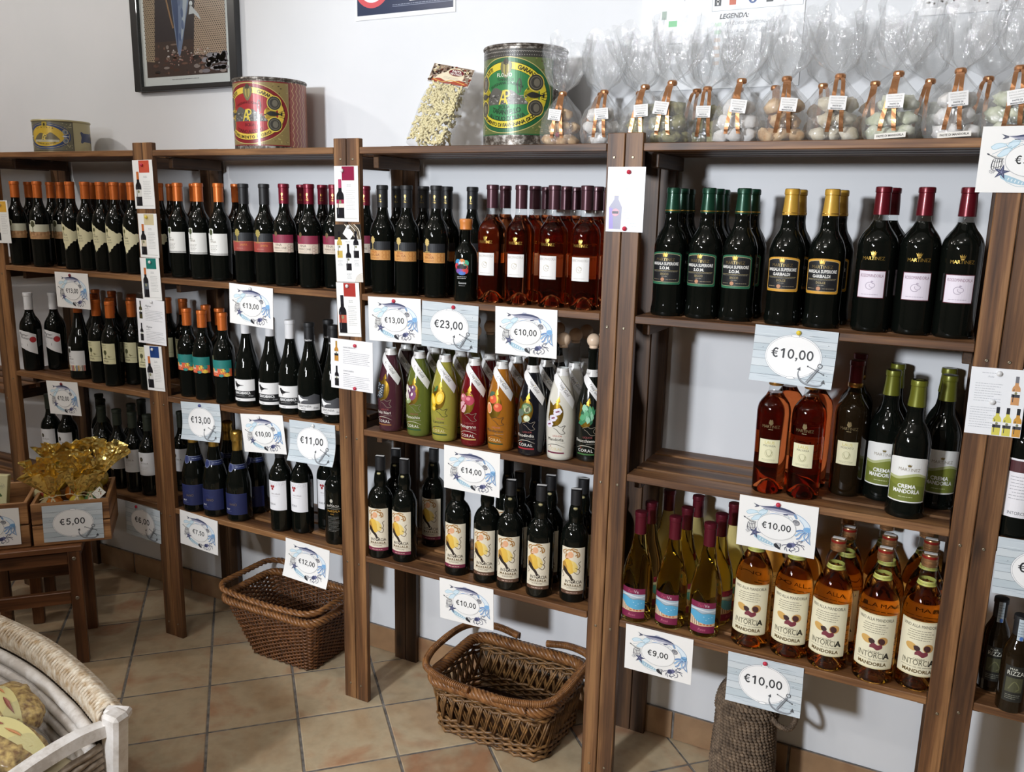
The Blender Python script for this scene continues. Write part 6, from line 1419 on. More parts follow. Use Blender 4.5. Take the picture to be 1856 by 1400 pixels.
BG_ = [(1.392, .105, 'tan', 'biscuit bag beside the green tin', 12, .93, 0, True), (1.500, .11, 'white', 'sugared bag beside the third post', 12, .93, 0, False), (1.598, .125, 'green', 'pistachio bag behind the third post', 12, 1.0, 0, False),
       (1.672, .10, 'green', 'pistachio bag with twin straps', 12, 1.02, 0, False), (1.742, .15, 'green', 'dark narrow pistachio bag', 11, .95, 0, False), (1.832, .10, 'white', 'sugared bag with curled straps', 12, 1.0, 0, False),
       (1.930, .10, 'tan', 'golden bag with dark straps', 13, 1.0, 0, False), (2.040, .10, 'pale', 'pale bag with a crooked tag', 12, 1.0, 0, False), (2.154, .10, 'yellowgreen', 'pale green bag with two long straps', 13, 1.0, 1, False),
       (2.268, .10, 'white', 'sugared bag above the red capsules', 13, 1.0, 1, False), (2.372, .10, 'yellowgreen', 'pale green bag at the frame edge', 12, 1.0, 0, False)]
for i, (x, y, k, lb, n, sc, ft, ch) in enumerate(BG_): bag(x, y, k, lb, n, i, sc, True, rnd.uniform(-.25, .1) + .12, bool(ft), ch)
for i, (x, y, k, lb) in enumerate([(1.455, .205, 'tan', 'rear bag behind the sugared one by the third post'), (1.555, .212, 'white', 'rear white bag above the third post'), (1.70, .212, 'white', 'rear bag behind the twin-strap pistachio bag'), (1.80, .215, 'green', 'rear green bag behind the curled straps'), (1.885, .212, 'green', 'rear green bag behind the golden bag'),
                                   (1.99, .212, 'tan', 'rear bag beside the golden bag'), (2.10, .212, 'tan', 'rear bag beside the crooked tag'), (2.21, .212, 'yellowgreen', 'rear bag behind the two long straps'), (2.32, .212, 'white', 'rear bag behind the red-capsule one')]):
    bag(x, y, k, lb, 8, i + 20, .98, False, rnd.uniform(-.3, .3))

# ---------------------------------------------------------------- pasta bag leaning on the wall
pb = thing('pasta_bag', 'clear bag of pale twisted pasta leaning beside the green tin', 'bag', (.985, .115, ZT + .002), (-.36, .19, .10))
pw, pd_, ph_ = .060, .027, .202
vs = []; fs = []; N = 24; rows = 9
for j in range(rows):
    z = ph_ * j / (rows - 1); k = [1, 1.04, 1.02, 1.0, 1.0, .98, .95, .85, .72][j]; kd = [.8, 1, 1.05, 1, 1, .95, .85, .5, .15][j]
    for i in range(N):
        a = 2 * PI * i / N; e = (abs(math.cos(a)) ** 4 + abs(math.sin(a)) ** 4) ** -.25
        vs.append((pw * k * e * math.cos(a), pd_ * kd * e * math.sin(a) + .001 * math.sin(5 * a + j), z))
for j in range(rows - 1):
    for i in range(N): fs.append((j * N + i, j * N + (i + 1) % N, (j + 1) * N + (i + 1) % N, (j + 1) * N + i))
fs.append(tuple(reversed(range(N))))
link('film', MB().add(vs, fs).mesh('film', M['film2'], True), pb)
hd = Art(); hd.rect(-62, -27, 62, 27, HX('8c7a6a'), 0); q = random.Random(4)
for i in range(150): hd.ell(q.uniform(-60, 60), q.uniform(-25, 25), q.uniform(1.5, 5), q.uniform(1.5, 4), HX(q.choice(['3a2c24', 'd8c8b4', 'b09a80', '5a4234', 'e8dcc8', '7a3a2c', '2a2220'])), 1, 8)
hd.poly(spline([(-46, -20), (-36, -4), (-16, 8), (-4, 20), (20, 22), (36, 10), (40, -6), (34, -20)], 4), HX('e8dcc0'), 2); hd.ell(14, 9, 24, 11, HX('6e2430'), 3, 28); hd.ring(14, 9, 24, 11, 1.2, HX('c8b08a'), 4, 28); hd.text('PASTA', 14, 9, 7, HX('f0e8e0'), 4, True, wmax=28); hd.text('TRE STRADE', 14, 2, 5, HX('f0e8e0'), 4, True, wmax=36); hd.greek(-20, -8, 26, 2, 4, HX('8a8074'), .9)
hd.poly(spline([(-54, -22), (-30, -14), (0, -22), (30, -12), (58, -20), (50, -26), (0, -27), (-40, -27)], 4), HX('a8503c'), 5); hd.curve([(-50, -18), (-20, -24), (10, -16), (50, -22)], 2, HX('e0b05a'), 6)
for x, y in ((-46, 16), (46, 14), (-52, 6)): hd.ell(x, y, 4, 4.4, HX('e6d8b0'), 6, 10); hd.ell(x, y, 1.8, 2, HX('8a6a44'), 7, 8)
link('header_card', MB().box((0, 0, 0), (.126, .003, .056)).mesh('header_card', M['paper']), pb, (0, -.003, ph_ + .012), (-.08, 0, 0))
link('header_print', hd.mesh('header_print', [M['gloss_print'], M['foil']]), pb, (0, -.0047, ph_ + .012), (-.08, 0, 0))
M['pasta'] = pm('dry_pasta', S(226, 214, 168), .5)
mb = MB(); q = random.Random(8)
for i in range(460):
    z = q.uniform(.008, ph_ - .02); kx = .94; x = q.uniform(-pw * kx + .008, pw * kx - .008); side = q.choice([-1, -1, -1, 1]); dd = pd_ * (.95 if z < .12 else .95 - (z - .12) * 9)
    y = side * max(dd, .004) * q.uniform(.72, .96) if q.random() < .85 else q.uniform(-dd, dd)
    a = q.uniform(0, PI); L = q.uniform(.012, .022); dx, dz = math.cos(a) * L / 2, math.sin(a) * L / 2
    lim_ = pw * (1 - max(0, z - .13) * 3.0); x = min(max(x, -lim_ + abs(dx) + .005), lim_ - abs(dx) - .005); z = min(max(z, abs(dz) + .006), ph_ - .008)
    pts = []
    for k in range(7):
        t_ = k / 6 * 2 - 1; tw = t_ * 5 + i
        pts.append((x + dx * t_ + .0016 * math.cos(tw) * math.sin(a), y + .0016 * math.sin(tw), z + dz * t_ + .0016 * math.cos(tw) * math.cos(a)))
    mb.tube(pts, .0030, 5)
_pm = mb.mesh('twisted_pasta', M['pasta'], True)
tp = link('twisted_pasta', _pm, None, pb.location, pb.rotation_euler, kind='stuff', label='pale twisted pasta filling the clear bag beside the green tin', category='pasta')
# ---------------------------------------------------------------- wicker
def wicker(name, c1, c2, rough=.45):
    k = NT(name); v = k.coords((1, 1, 1)); n = k.n('ShaderNodeTexNoise', i_Scale=55.0, i_Detail=4.0); k.l(v, n.inputs['Vector'])
    r = k.ramp(n.outputs[0], [(.3, c1), (.7, c2)]); k.l(r.outputs[0], k.b.inputs['Base Color']); k.b.inputs['Roughness'].default_value = rough; k.bump(n.outputs[0], .2, .001); return k.m
M['wicker'] = wicker('brown_wicker', S(72, 42, 22), S(128, 80, 42)); M['wicker2'] = wicker('golden_brown_wicker', S(78, 54, 30), S(146, 106, 62)); M['wicker_rim'] = wicker('light_brown_cane', S(104, 66, 36), S(158, 108, 62), .38)
M['stake'] = wicker('dark_cane', S(58, 36, 20), S(96, 62, 34))
def rrect(hx, hy, r, n=6):
    """rounded rectangle, counter-clockwise, evenly fed points"""
    pts = []
    for cx, cy, a0 in ((hx - r, -hy + r, -PI / 2), (hx - r, hy - r, 0), (-hx + r, hy - r, PI / 2), (-hx + r, -hy + r, PI)):
        for i in range(n + 1): a = a0 + PI / 2 * i / n; pts.append((cx + r * math.cos(a), cy + r * math.sin(a)))
    return pts
def resample(pts, step):
    out = []; n = len(pts); acc = 0.0
    L = [math.dist(pts[i], pts[(i + 1) % n]) for i in range(n)]; tot = sum(L); m = max(8, int(tot / step) // 2 * 2); d = tot / m; i = 0; s0 = 0.0
    for k in range(m):
        t = k * d
        while s0 + L[i] < t - 1e-9: s0 += L[i]; i += 1
        f = (t - s0) / L[i]; a, b = pts[i], pts[(i + 1) % n]; out.append(tuple(a[j] + (b[j] - a[j]) * f for j in range(len(a))))
    return out
def normals2(pts):
    n = len(pts); res = []
    for i in range(n):
        a, b = pts[i - 1], pts[(i + 1) % n]; dx, dy = b[0] - a[0], b[1] - a[1]; l = math.hypot(dx, dy) or 1; res.append((dy / l, -dx / l))
    return res
def level(bot, top, f):
    """section between bottom and top outlines; each = (cx, cy, hx, hy, r)"""
    q = [b + (t - b) * f for b, t in zip(bot, top)]; return [(q[0] + x, q[1] + y) for x, y in rrect(q[2], q[3], q[4])]
def weave(bot, top, H, z0, z1, pitch, r, nst, amp, mb, flat=1.0):
    rows = int((z1 - z0) / pitch)
    for j in range(rows):
        z = z0 + pitch * (j + .5); pts = level(bot, top, z / H); tot = sum(math.dist(pts[i], pts[(i + 1) % len(pts)]) for i in range(len(pts)))
        P = resample(pts, tot / (nst * 4)); N_ = normals2(P); m = len(P)
        mb.tube([(p_[0] + n_[0] * amp * math.sin(2 * PI * i / m * nst + PI * j), p_[1] + n_[1] * amp * math.sin(2 * PI * i / m * nst + PI * j), z + .0012 * math.cos(2 * PI * i / m * nst * 2)) for i, (p_, n_) in enumerate(zip(P, N_))], r, 5, True, flat=flat)
def twisted(path3, r, strands, turns, sr, mb, closed=True, seg=5):
    n = len(path3)
    for s_ in range(strands):
        out = []
        for i in range(n):
            p_ = Vector(path3[i]); a = Vector(path3[(i - 1) % n if closed else max(i - 1, 0)]); b = Vector(path3[(i + 1) % n if closed else min(i + 1, n - 1)]); t = (b - a).normalized()
            u = Vector((0, 0, 1)); u = (u - t * u.dot(t)).normalized(); w_ = t.cross(u); an = 2 * PI * (s_ / strands + turns * i / (n if closed else n - 1))
            out.append(p_ + (u * math.cos(an) + w_ * math.sin(an)) * r)
        mb.tube(out, sr, seg, closed)
def stakes(bot, top, H, z0, z1, n, r, mb, inset=0.0):
    a = resample(level(bot, top, z0 / H), 1e-9 + sum(math.dist(q, w_) for q, w_ in zip(level(bot, top, z0 / H), level(bot, top, z0 / H)[1:])) / n); b = resample(level(bot, top, z1 / H), 1e-9 + sum(math.dist(q, w_) for q, w_ in zip(level(bot, top, z1 / H), level(bot, top, z1 / H)[1:])) / n)
    for p_, q in zip(a, b): mb.tube([(p_[0], p_[1], z0), (q[0], q[1], z1)], r, 5)
def basket_floor(bot, mb):
    pts = level(bot, bot, 0); n = len(pts); vs = [(x, y, .004) for x, y in pts] + [(x, y, .010) for x, y in pts]; mb.add(vs, [tuple(range(n, 2 * n)), tuple(reversed(range(n)))] + [(i, (i + 1) % n, n + (i + 1) % n, n + i) for i in range(n)])
# solid-woven basket under the second bay
bk = thing('wicker_basket', 'empty solid-woven brown wicker basket flaring towards its double rim', 'basket', (.435, .142, 0), (0, 0, 0))
BOT, TOP, BH = (.012, .0, .128, .090, .025), (-.008, -.006, .207, .134, .05), .215
mb = MB(); weave(BOT, TOP, BH, .004, .190, .0068, .0036, 30, .0042, mb); link('weave', mb.mesh('weave', M['wicker'], True), bk, kind='stuff')
mb = MB(); stakes(BOT, TOP, BH, .004, .20, 60, .0032, mb); link('stakes', mb.mesh('stakes', M['stake'], True), bk, kind='stuff')
mb = MB(); basket_floor(BOT, mb); link('basket_floor', mb.mesh('basket_floor', M['stake']), bk)
P = resample(level(BOT, TOP, .95), .007); mb = MB(); twisted([(x, y, .199) for x, y in P], .0085, 4, 22, .0062, mb); link('rim', mb.mesh('rim', M['wicker_rim'], True), bk)
P = resample([(x * 1.02, y * 1.03) for x, y in level(BOT, TOP, 1.0)], .007); mb = MB()
tw = [(x, y, .228 + .012 * abs(x / .2) ** 2) for x, y in P]
fr = [q for q in tw if not (-.10 < q[0] < .12 and q[1] > .02)]
k0 = max(range(len(fr)), key=lambda i: math.dist(fr[i], fr[i - 1])); fr = fr[k0:] + fr[:k0]
twisted(fr, .0052, 3, 18, .0058, mb, False); link('upper_rim', mb.mesh('upper_rim', M['wicker_rim'], True), bk)
# openwork basket under the third bay
bk2 = thing('wicker_basket', 'empty openwork wicker basket with crossed stakes and looped handles', 'basket', (1.268, .122, 0), (0, 0, 0))
BOT, TOP, BH = (.002, .0, .172, .128, .04), (.0, .0, .192, .150, .05), .185
mb = MB(); weave(BOT, TOP, BH, .002, .062, .0088, .0046, 20, .0055, mb); weave(BOT, TOP, BH, .122, .150, .0086, .0044, 20, .0052, mb); link('weave', mb.mesh('weave', M['wicker2'], True), bk2, kind='stuff')
mb = MB(); NS = 34
lo_ = resample(level(BOT, TOP, .055 / BH), .0001 + sum(math.dist(q, w_) for q, w_ in zip(level(BOT, TOP, .055 / BH), level(BOT, TOP, .055 / BH)[1:])) / NS); hi_ = resample(level(BOT, TOP, .13 / BH), .0001 + sum(math.dist(q, w_) for q, w_ in zip(level(BOT, TOP, .13 / BH), level(BOT, TOP, .13 / BH)[1:])) / NS)
m_ = min(len(lo_), len(hi_))
for i in range(m_):
    for s_ in (1, -1):
        a, b = lo_[i], hi_[(i + s_) % m_]; n_ = Vector((a[0], a[1], 0)).normalized() * .002 * s_
        for o in (-.0035, .0035):
            t = (Vector((b[0], b[1], 0)) - Vector((a[0], a[1], 0))); t = t.normalized() * o if t.length > 1e-6 else Vector((o, 0, 0))
            mb.tube([Vector((a[0], a[1], .052)) + n_ + t, Vector(((a[0] + b[0]) / 2, (a[1] + b[1]) / 2, .092)) + n_ * 2 + t, Vector((b[0], b[1], .13)) + n_ + t], .0032, 5)
link('crossed_stakes', mb.mesh('crossed_stakes', M['wicker2'], True), bk2, kind='stuff')
mb = MB(); basket_floor(BOT, mb); weave(BOT, BOT, 1, .0, .012, .006, .003, 20, .002, mb); link('basket_floor', mb.mesh('basket_floor', M['stake'], True), bk2)
P = resample(level(BOT, TOP, .92), .007); mb = MB(); twisted([(x, y, .167) for x, y in P], .0115, 6, 15, .0066, mb); link('rim', mb.mesh('rim', M['wicker_rim'], True), bk2)
for s_ in (-1, 1):
    path = spline([(s_ * .04, -.168, .186), (s_ * .12, -.172, .198), (s_ * .190, -.150, .206), (s_ * .216, -.09, .212), (s_ * .220, 0, .216), (s_ * .216, .09, .212), (s_ * .190, .140, .208), (s_ * .12, .160, .206), (s_ * .05, .158, .196)], 8)
    mb = MB(); mb.tube(path, .0085, 7)
    for i in range(len(path) - 1):
        for f in (.2, .7):
            c = Vector(path[i]).lerp(Vector(path[i + 1]), f); t = (Vector(path[i + 1]) - Vector(path[i])).normalized(); u = Vector((0, 0, 1)); u = (u - t * u.dot(t)).normalized(); w_ = t.cross(u)
            mb.tube([c + (u * math.cos(2 * PI * k / 7) + w_ * math.sin(2 * PI * k / 7)) * .0092 for k in range(7)], .0026, 4, True)
    link('handle', mb.mesh('handle', M['wicker_rim'], True), bk2)
# raffia bag under the fourth bay
rb = thing('raffia_bag', 'brown knotted raffia bag with a rope loop standing on the floor', 'bag', (1.952, .148, 0))
M['raffia'] = wicker('brown_raffia', S(74, 60, 48), S(132, 112, 92), .8)
mb = MB(); z = .004; j = 0
def rr_(z): return .0755 + .003 * math.sin(z * 20) if z < .25 else .0755 * math.sqrt(max(1 - ((z - .25) / .088) ** 2, .02))
while z < .335:
    R_ = rr_(z); m = max(12, int(2 * PI * R_ / .0105)) * 4
    mb.tube([((R_ + .0034 * math.sin(2 * PI * i / 4 + PI * (j % 2))) * math.cos(2 * PI * i / m + j * .05), (R_ + .0034 * math.sin(2 * PI * i / 4 + PI * (j % 2))) * .9 * math.sin(2 * PI * i / m + j * .05), z + .0026 * math.sin(2 * PI * i / 4 + 1 + PI * (j % 2)) + .003 * math.sin(4 * PI * i / m)) for i in range(m)], .0045, 5, True)
    z += .0088 if z < .27 else .0062; j += 1
link('knotted_wall', mb.mesh('knotted_wall', M['raffia'], True), rb, kind='stuff')
M['shade'] = pm('interior_shade', S(40, 32, 26), .9)
link('lining', MB().lathe([(.060, .003)] + [(max(rr_(q) - .006, .003), q) for q in [.01 + .0155 * i for i in range(21)]], 24, sy=.9).mesh('lining', M['shade'], True), rb)  # added dark solid; its colour stands for shade in the gaps between knots
mb = MB(); path = spline([(.066, -.03, .262), (.090, -.04, .250), (.112, -.03, .243), (.122, -.005, .254), (.116, .02, .274), (.098, .03, .284), (.066, .02, .284)], 10); twisted(path, .0038, 3, 12, .0042, mb, False); link('loop_handle', mb.mesh('loop_handle', M['raffia'], True), rb)

# ---------------------------------------------------------------- stools and crates on the left
def at(o, e1_, e2_, a, b): return (o[0] + e1_[0] * a + e2_[0] * b, o[1] + e1_[1] * a + e2_[1] * b)
A1 = math.radians(47.0); E1 = (math.cos(A1), math.sin(A1)); E2 = (-math.sin(A1), math.cos(A1))
leg_m = board('leg', .395, .036, .030, M['stool'], .002); M['bolt'] = pm('steel_bolt', S(170, 164, 150), .35, .9)
bolt_m = MB().lathe([(.006, 0), (.006, .002), (.004, .003), (.0025, .0022)], 12).mesh('bolt', M['bolt'], True)
def stool(label, o, rail_front=True):
    """square slatted stool; o = front right foot"""
    t = thing('wooden_stool', label, 'stool', (o[0], o[1], 0), (0, 0, A1), 'dark wooden stools')
    W_, D_ = .262, .244                                   # local x runs left to right along the front
    for x, y in ((0, 0), (-W_, 0), (0, D_), (-W_, D_)): link('leg', leg_m, t, (x - .018, y + .015, .1975), (PI / 2, PI / 2, 0))
    for y in (.012, D_ + .012):
        for z, h in ((.372, .042), (.235, .042)): link('rail', board('rail', W_ - .036, h, .02, M['stool'], .002), t, (-W_ / 2 - .018, y + .004, z), (PI / 2, 0, 0))
    for x in (-.018, -W_ - .018): link('side_rail', board('side_rail', D_ - .03, .042, .02, M['stool'], .002), t, (x, D_ / 2 + .015, .372), (PI / 2, 0, PI / 2))
    for j in range(4): link('seat_slat', board('seat_slat', W_ + .05, .062, .018, M['stool'], .002), t, (-W_ / 2 - .018, .028 + j * .073, .405), (0, 0, 0))
    for z in (.372, .235): link('bolt', bolt_m, t, (-.018, 0, z), (PI / 2, 0, 0))
stool('dark wooden stool carrying the crates of sweets', (-.100, -.262))
stool('second dark stool, mostly hidden behind the first', (-.475, -.165))
SZ = .4145
def crate(label, o, L, D, H, group='slatted crates on the stool'):
    """o = front right bottom corner"""
    t = thing('wooden_crate', label, 'crate', (o[0], o[1], SZ), (0, 0, A1), group)
    th = .011; sh = (H - .006) / 2
    fm = board('slat', L, sh, th, M['crate'], .0012); sm_ = board('slat', D - 2 * th, sh, th, M['crate'], .0012)
    for k in range(2):
        z = sh / 2 + k * (sh + .005) + .001
        for y in (th / 2, D - th / 2): link('slat', fm, t, (-L / 2, y, z), (PI / 2, 0, 0))
        for x in (-th / 2, -L + th / 2): link('slat', sm_, t, (x, D / 2, z), (PI / 2, 0, PI / 2))
    for j in range(3): link('bottom_slat', board('bottom_slat', L - 2 * th, (D - 2 * th) / 3 - .006, .008, M['crate'], .001), t, (-L / 2, th + (D - 2 * th) * (j + .5) / 3, .006))
    for x in (-.019, -L + .019):
        for y in (.019, D - .019): link('corner_post', MB().box((0, 0, 0), (.014, .014, H - .012), .001).mesh('corner_post', M['crate']), t, (x, y, H / 2))
    return t
CO = (-.054, -.176); CL, CD, CH = .226, .235, .142
crate('slatted wooden crate of gold foil sweets on the stool', CO, CL, CD, CH)
CO2 = at(CO, E1, E2, -CL - .009, .004)
crate('slatted wooden crate of packets cut by the picture edge', CO2, CL, CD, .150)
def on_crate(o, a, b, z): q = at(o, E1, E2, a, b); return (q[0], q[1], SZ + z)
card('price_sign', 'board-patterned price card €5,00 on the crate of gold sweets', SW / 1000, SH / 1000, sign_mesh('wood', '5,00', 0.0), on_crate(CO, -.108, -.0022, .072), -1.0, (), (0, A1), group='shelf price cards')
card('price_sign', 'sea-creature price card on the crate at the picture edge', SW / 1000, SH / 1000, sign_mesh('sea', '5,00', 0.0), on_crate(CO2, -.112, -.0022, .076), -1.0, (), (0, A1), group='shelf price cards')
# gold foil sweets
def gold():
    k = NT('gold_foil'); v = k.coords((1, 1, 1)); n = k.n('ShaderNodeTexVoronoi', i_Scale=70.0); k.l(v, n.inputs['Vector']); k.b.inputs['Base Color'].default_value = S(255, 228, 138); k.b.inputs['Metallic'].default_value = .92; k.b.inputs['Roughness'].default_value = .24
    k.bump(n.outputs['Distance'], .5, .006); return k.m
M['gold_foil'] = gold(); M['raffia_tie'] = pm('pale_raffia', S(214, 192, 148), .7)
SWC = [pm('amber_cellophane', S(206, 120, 40), .2, coat=.6), pm('yellow_cellophane', S(212, 186, 70), .2, coat=.6), pm('green_cellophane', S(90, 140, 88), .2, coat=.6)]
def foil_fan(seed, h=.088, w_=.050):
    q = random.Random(seed); N = 56; vs = []; fs = []; ph = [q.uniform(0, 6) for _ in range(4)]; rows = 6
    for j in range(rows):
        f = j / (rows - 1); r = .006 + w_ * f ** .8
        for i in range(N):
            a = 2 * PI * i / N; tri = lambda u: 2 / PI * math.asin(math.sin(u)); k = 1 + .42 * f * tri(7 * a + ph[0]) + .22 * f * tri(13 * a + ph[1]); z = h * f + f * (.012 * math.sin(4 * a + ph[2]) + .008 * math.sin(9 * a + ph[3]))
            vs.append((r * k * math.cos(a) + q.uniform(-1, 1) * .0015 * f, r * k * .38 * math.sin(a), z))
    for j in range(rows - 1):
        for i in range(N): fs.append((j * N + i, j * N + (i + 1) % N, (j + 1) * N + (i + 1) % N, (j + 1) * N + i))
    return MB().add(vs, fs).mesh('foil_fan', M['gold_foil'])
FANS = [foil_fan(i) for i in range(4)]
ballm = [MB().lathe([(.001, .006), (.016, .009), (.0255, .022), (.0265, .036), (.022, .052), (.012, .064), (.006, .070)], 16).mesh('sweet', m, True) for m in SWC]
tie = MB(); tie.tube([(.009 * math.cos(2 * PI * i / 10), .009 * math.sin(2 * PI * i / 10), .068) for i in range(10)], .003, 5, True)
for s_ in (-1, 1):
    tie.tube(spline([(0, -.009, .068), (s_ * .018, -.016, .078), (s_ * .036, -.014, .072)], 4), .0028, 4, flat=.4); tie.tube(spline([(0, -.009, .068), (s_ * .006, -.020, .055), (s_ * .009, -.026, .034)], 4), .0028, 4, flat=.4)
tie_m = tie.mesh('raffia_tie', M['raffia_tie'])
ta = Art(); ta.rect(-17, -14, 17, 14, HX('e6e2d6'), 0); ta.ring(-8, 2, 6, 9, .7, HX('9a9a8a'), 1, 18); ta.curve([(0, -8), (6, 2), (12, 8)], 1.2, HX('6a7a4a'), 1)
for x, y, c in ((4, 4, '7c5a38'), (10, 6, '5a6a3a'), (7, -2, '8a6a44'), (2, -6, 'a05a3a')): ta.ell(x, y, 2.6, 2, HX(c), 2, 8)
tag2 = ta.mesh('gift_tag', [M['print'], M['foil']], base=0, off=.0002)
SWEETS = [(-.160, .056, 0, .12, True, 'amber foil sweet at the front corner of the crate'), (-.105, .048, 1, .0, False, 'yellow foil sweet in front with crossed raffia tie'), (-.050, .050, 2, -.2, True, 'green foil sweet in front with two tags'), (-.175, .110, 1, .3, False, 'gold-fanned sweet behind the amber one'), (-.115, .112, 0, .1, False, 'gold-fanned sweet in the middle of the crate'), (-.055, .112, 1, -.3, False, 'gold-fanned sweet behind the green one'), (-.170, .180, 1, .2, False, 'gold-fanned sweet, rear corner by the packets'), (-.112, .182, 0, .0, False, 'tallest gold-fanned sweet at the back of the crate'), (-.052, .180, 1, -.4, False, 'gold-fanned sweet in the back corner by the white labels')]
for i, (a_, b_, k, tilt, tg, lb) in enumerate(SWEETS):
    z = .088 + (.014 if b_ > .1 else 0) + (.020 if b_ > .15 else 0)
    t = thing('foil_sweet', lb, 'sweet', on_crate(CO, a_, b_, z), (tilt * .5 + (.22 if b_ < .1 else -.1), -tilt * .9 + .25 * math.sin(i * 2.3), A1 + tilt * .4), 'gold foil sweets in the crate')
    link('sweet', ballm[k], t); link('foil_fan', FANS[i % 4], t, (0, 0, .068)); link('raffia_tie', tie_m, t)
    if tg: link('gift_tag', tag2, t, (.010 if i else -.012, -.037, .046), (-.25, .5 * (1 if i else -1), .2))
    if tg and i == 2: link('gift_tag', tag2, t, (.030, -.030, .074), (-.3, -.7, .1))
# packets in the second crate
M['cream_card'] = pm('cream_card', S(214, 206, 160), .55); M['green_tissue'] = pm('green_tissue', S(112, 156, 48), .7); M['dried'] = mottled('dried_tomato', S(58, 38, 26), S(84, 60, 40), S(110, 88, 64), 70, 0.0, .6)
def packet_art(w_, h, seed):
    a = Art(); a.rect(-w_ / 2, -h / 2, w_ / 2, h / 2, HX('dcd4a8'), 0); a.ring(2, h * .30, w_ * .36, h * .08, .8, HX('a8a48c'), 1, 24); a.text('Campisi', 2, h * .27, h * .07, HX('8f8c78'), 2, shear=.4, wmax=w_ * .6)
    a.poly(spline([(-w_ * .1, h * .1), (w_ * .12, h * .17), (w_ * .32, h * .08), (w_ * .1, h * .06)], 4), HX('4a6038'), 2); a.poly(spline([(-w_ * .36, -h * .02), (-w_ * .1, h * .07), (w_ * .24, h * .0), (w_ * .1, -h * .03)], 4), HX('b02c2c'), 3); a.ell(-w_ * .2, h * .1, w_ * .12, h * .05, HX('c8c4b4'), 2, 12)
    a.greek(-w_ * .34, -h * .10, w_ * .36, 2, h * .04, HX('9a9878'), h * .014, al='c'); a.ell(0, -h * .30, w_ * .34, h * .11, HX('5a4a30'), 2, 24); a.ell(1, -h * .31, w_ * .28, h * .08, HX('7a6a48'), 3, 16); a.rect(-w_ / 2, -h / 2, w_ / 2, -h * .38, HX('dcd4a8'), 4); a.ell(0, h * .47, 1.4, 1.4, HX('2a2620'), 2, 8)
    return a
pkt = packet_art(68, 150, 1).mesh('packet_print', [M['print'], M['foil']])
t = thing('food_packet', 'tall cream packet with chilli picture and round window', 'packet', on_crate(CO2, -.120, .090, .012), (-.12, .10, A1 - .12)); link('box', MB().box((0, 0, .105), (.070, .030, .205), .002).mesh('box', M['cream_card']), t); link('packet_print', pkt, t, (0, -.0155, .128))
t = thing('food_packet', 'second cream packet lying low behind the green tissue', 'packet', on_crate(CO2, -.150, .045, .010), (-.42, .3, A1 + .15)); link('box', MB().box((0, 0, .075), (.066, .026, .150), .002).mesh('box', M['cream_card']), t); link('packet_print', pkt, t, (0, -.0137, .078))
def clear_pack(label, a_, b_, z, rot):
    t = thing('dried_food_bag', label, 'bag', on_crate(CO2, a_, b_, z), rot)
    mb = MB(); prof = [(.036, 0), (.042, .02), (.042, .06), (.036, .09), (.020, .112)]; mb.lathe(prof, 20, sy=.42); link('contents', mb.mesh('contents', M['dried'], True), t)
    link('film', MB().lathe([(r + .0015, z) for r, z in prof] + [(.0225, .13)], 20, True, False, sy=.45).mesh('film', M['film2'], True), t)
    mb = MB(); mb.add([(-.036, -.012, .105), (.036, -.012, .105), (.036, -.003, .146), (-.036, -.003, .146), (.036, .011, .105), (-.036, .011, .105)], [(0, 1, 2, 3), (3, 2, 4, 5)]); link('header_card', mb.mesh('header_card', M['cream_card']), t)
    ha = Art(); ha.poly(spline([(-22, -4), (-6, 4), (14, -2), (8, -8), (-8, -8)], 4), HX('a83a30'), 1); ha.greek(-20, 10, 20, 1, 3, HX('9a9878'), 2); link('header_print', ha.mesh('header_print', [M['print'], M['foil']]), t, (0, -.0085, .126), (-.215, 0, 0))
clear_pack('clear bag of dark dried food with cream header beside the sweets crate', -.042, .105, .032, (-.25, .62, A1 - .2)); clear_pack('second clear bag of dark dried food leaning under the first', -.040, .050, .020, (-.30, .85, A1 - .1)); clear_pack('clear bag of dried food behind the tall packet', -.185, .150, .02, (.1, -.1, A1))
mb = MB(); q = random.Random(3); n = 12; vs = []; fs = []
for j in range(n):
    for i in range(n): vs.append((-.075 + .15 * i / (n - 1), -.05 + .10 * j / (n - 1), .020 * math.sin(i * 1.7 + j) * math.cos(j * 1.3) + .055 - .0035 * abs(i - 6) ** 1.4 + q.uniform(-.004, .004)))
for j in range(n - 1):
    for i in range(n - 1): fs.append((j * n + i, j * n + i + 1, (j + 1) * n + i + 1, (j + 1) * n + i))
thing('tissue_paper', 'crumpled bright green tissue paper lining the edge crate', 'paper', on_crate(CO2, -.105, .062, .055), (-.5, .35, A1), mesh=mb.add(vs, fs).mesh('tissue_paper', M['green_tissue']))

# ---------------------------------------------------------------- white rope-rimmed basket at the near corner
M['whitewash'] = mottled('whitewashed_cane', S(200, 192, 184), S(222, 216, 210), S(234, 230, 226), 14, 0, .55); M['sea_rope'] = wicker('bleached_seagrass_rope', S(178, 150, 114), S(236, 226, 208), .7)
M['rope_side'] = wicker('grey_seagrass', S(112, 98, 84), S(168, 152, 134), .8)
CB = (.69, -.757); RZ = .335
rbk = thing('rope_basket', 'whitewashed basket with thick bleached rope rim, nearest in the corner', 'basket', (CB[0], CB[1], 0))
back = [(-1.05, .04), (-.80, .125), (-.60, .130), (-.40, .110), (-.20, .065), (-.08, .028), (-.012, .004)]
bp = spline([(x, y, RZ) for x, y in back], 14)
mb = MB(); hx = []
Lr = [0.0]
for i in range(len(bp) - 1): Lr.append(Lr[-1] + math.dist(bp[i], bp[i + 1]))
TURNS = int(Lr[-1] / .0128); NP = 20
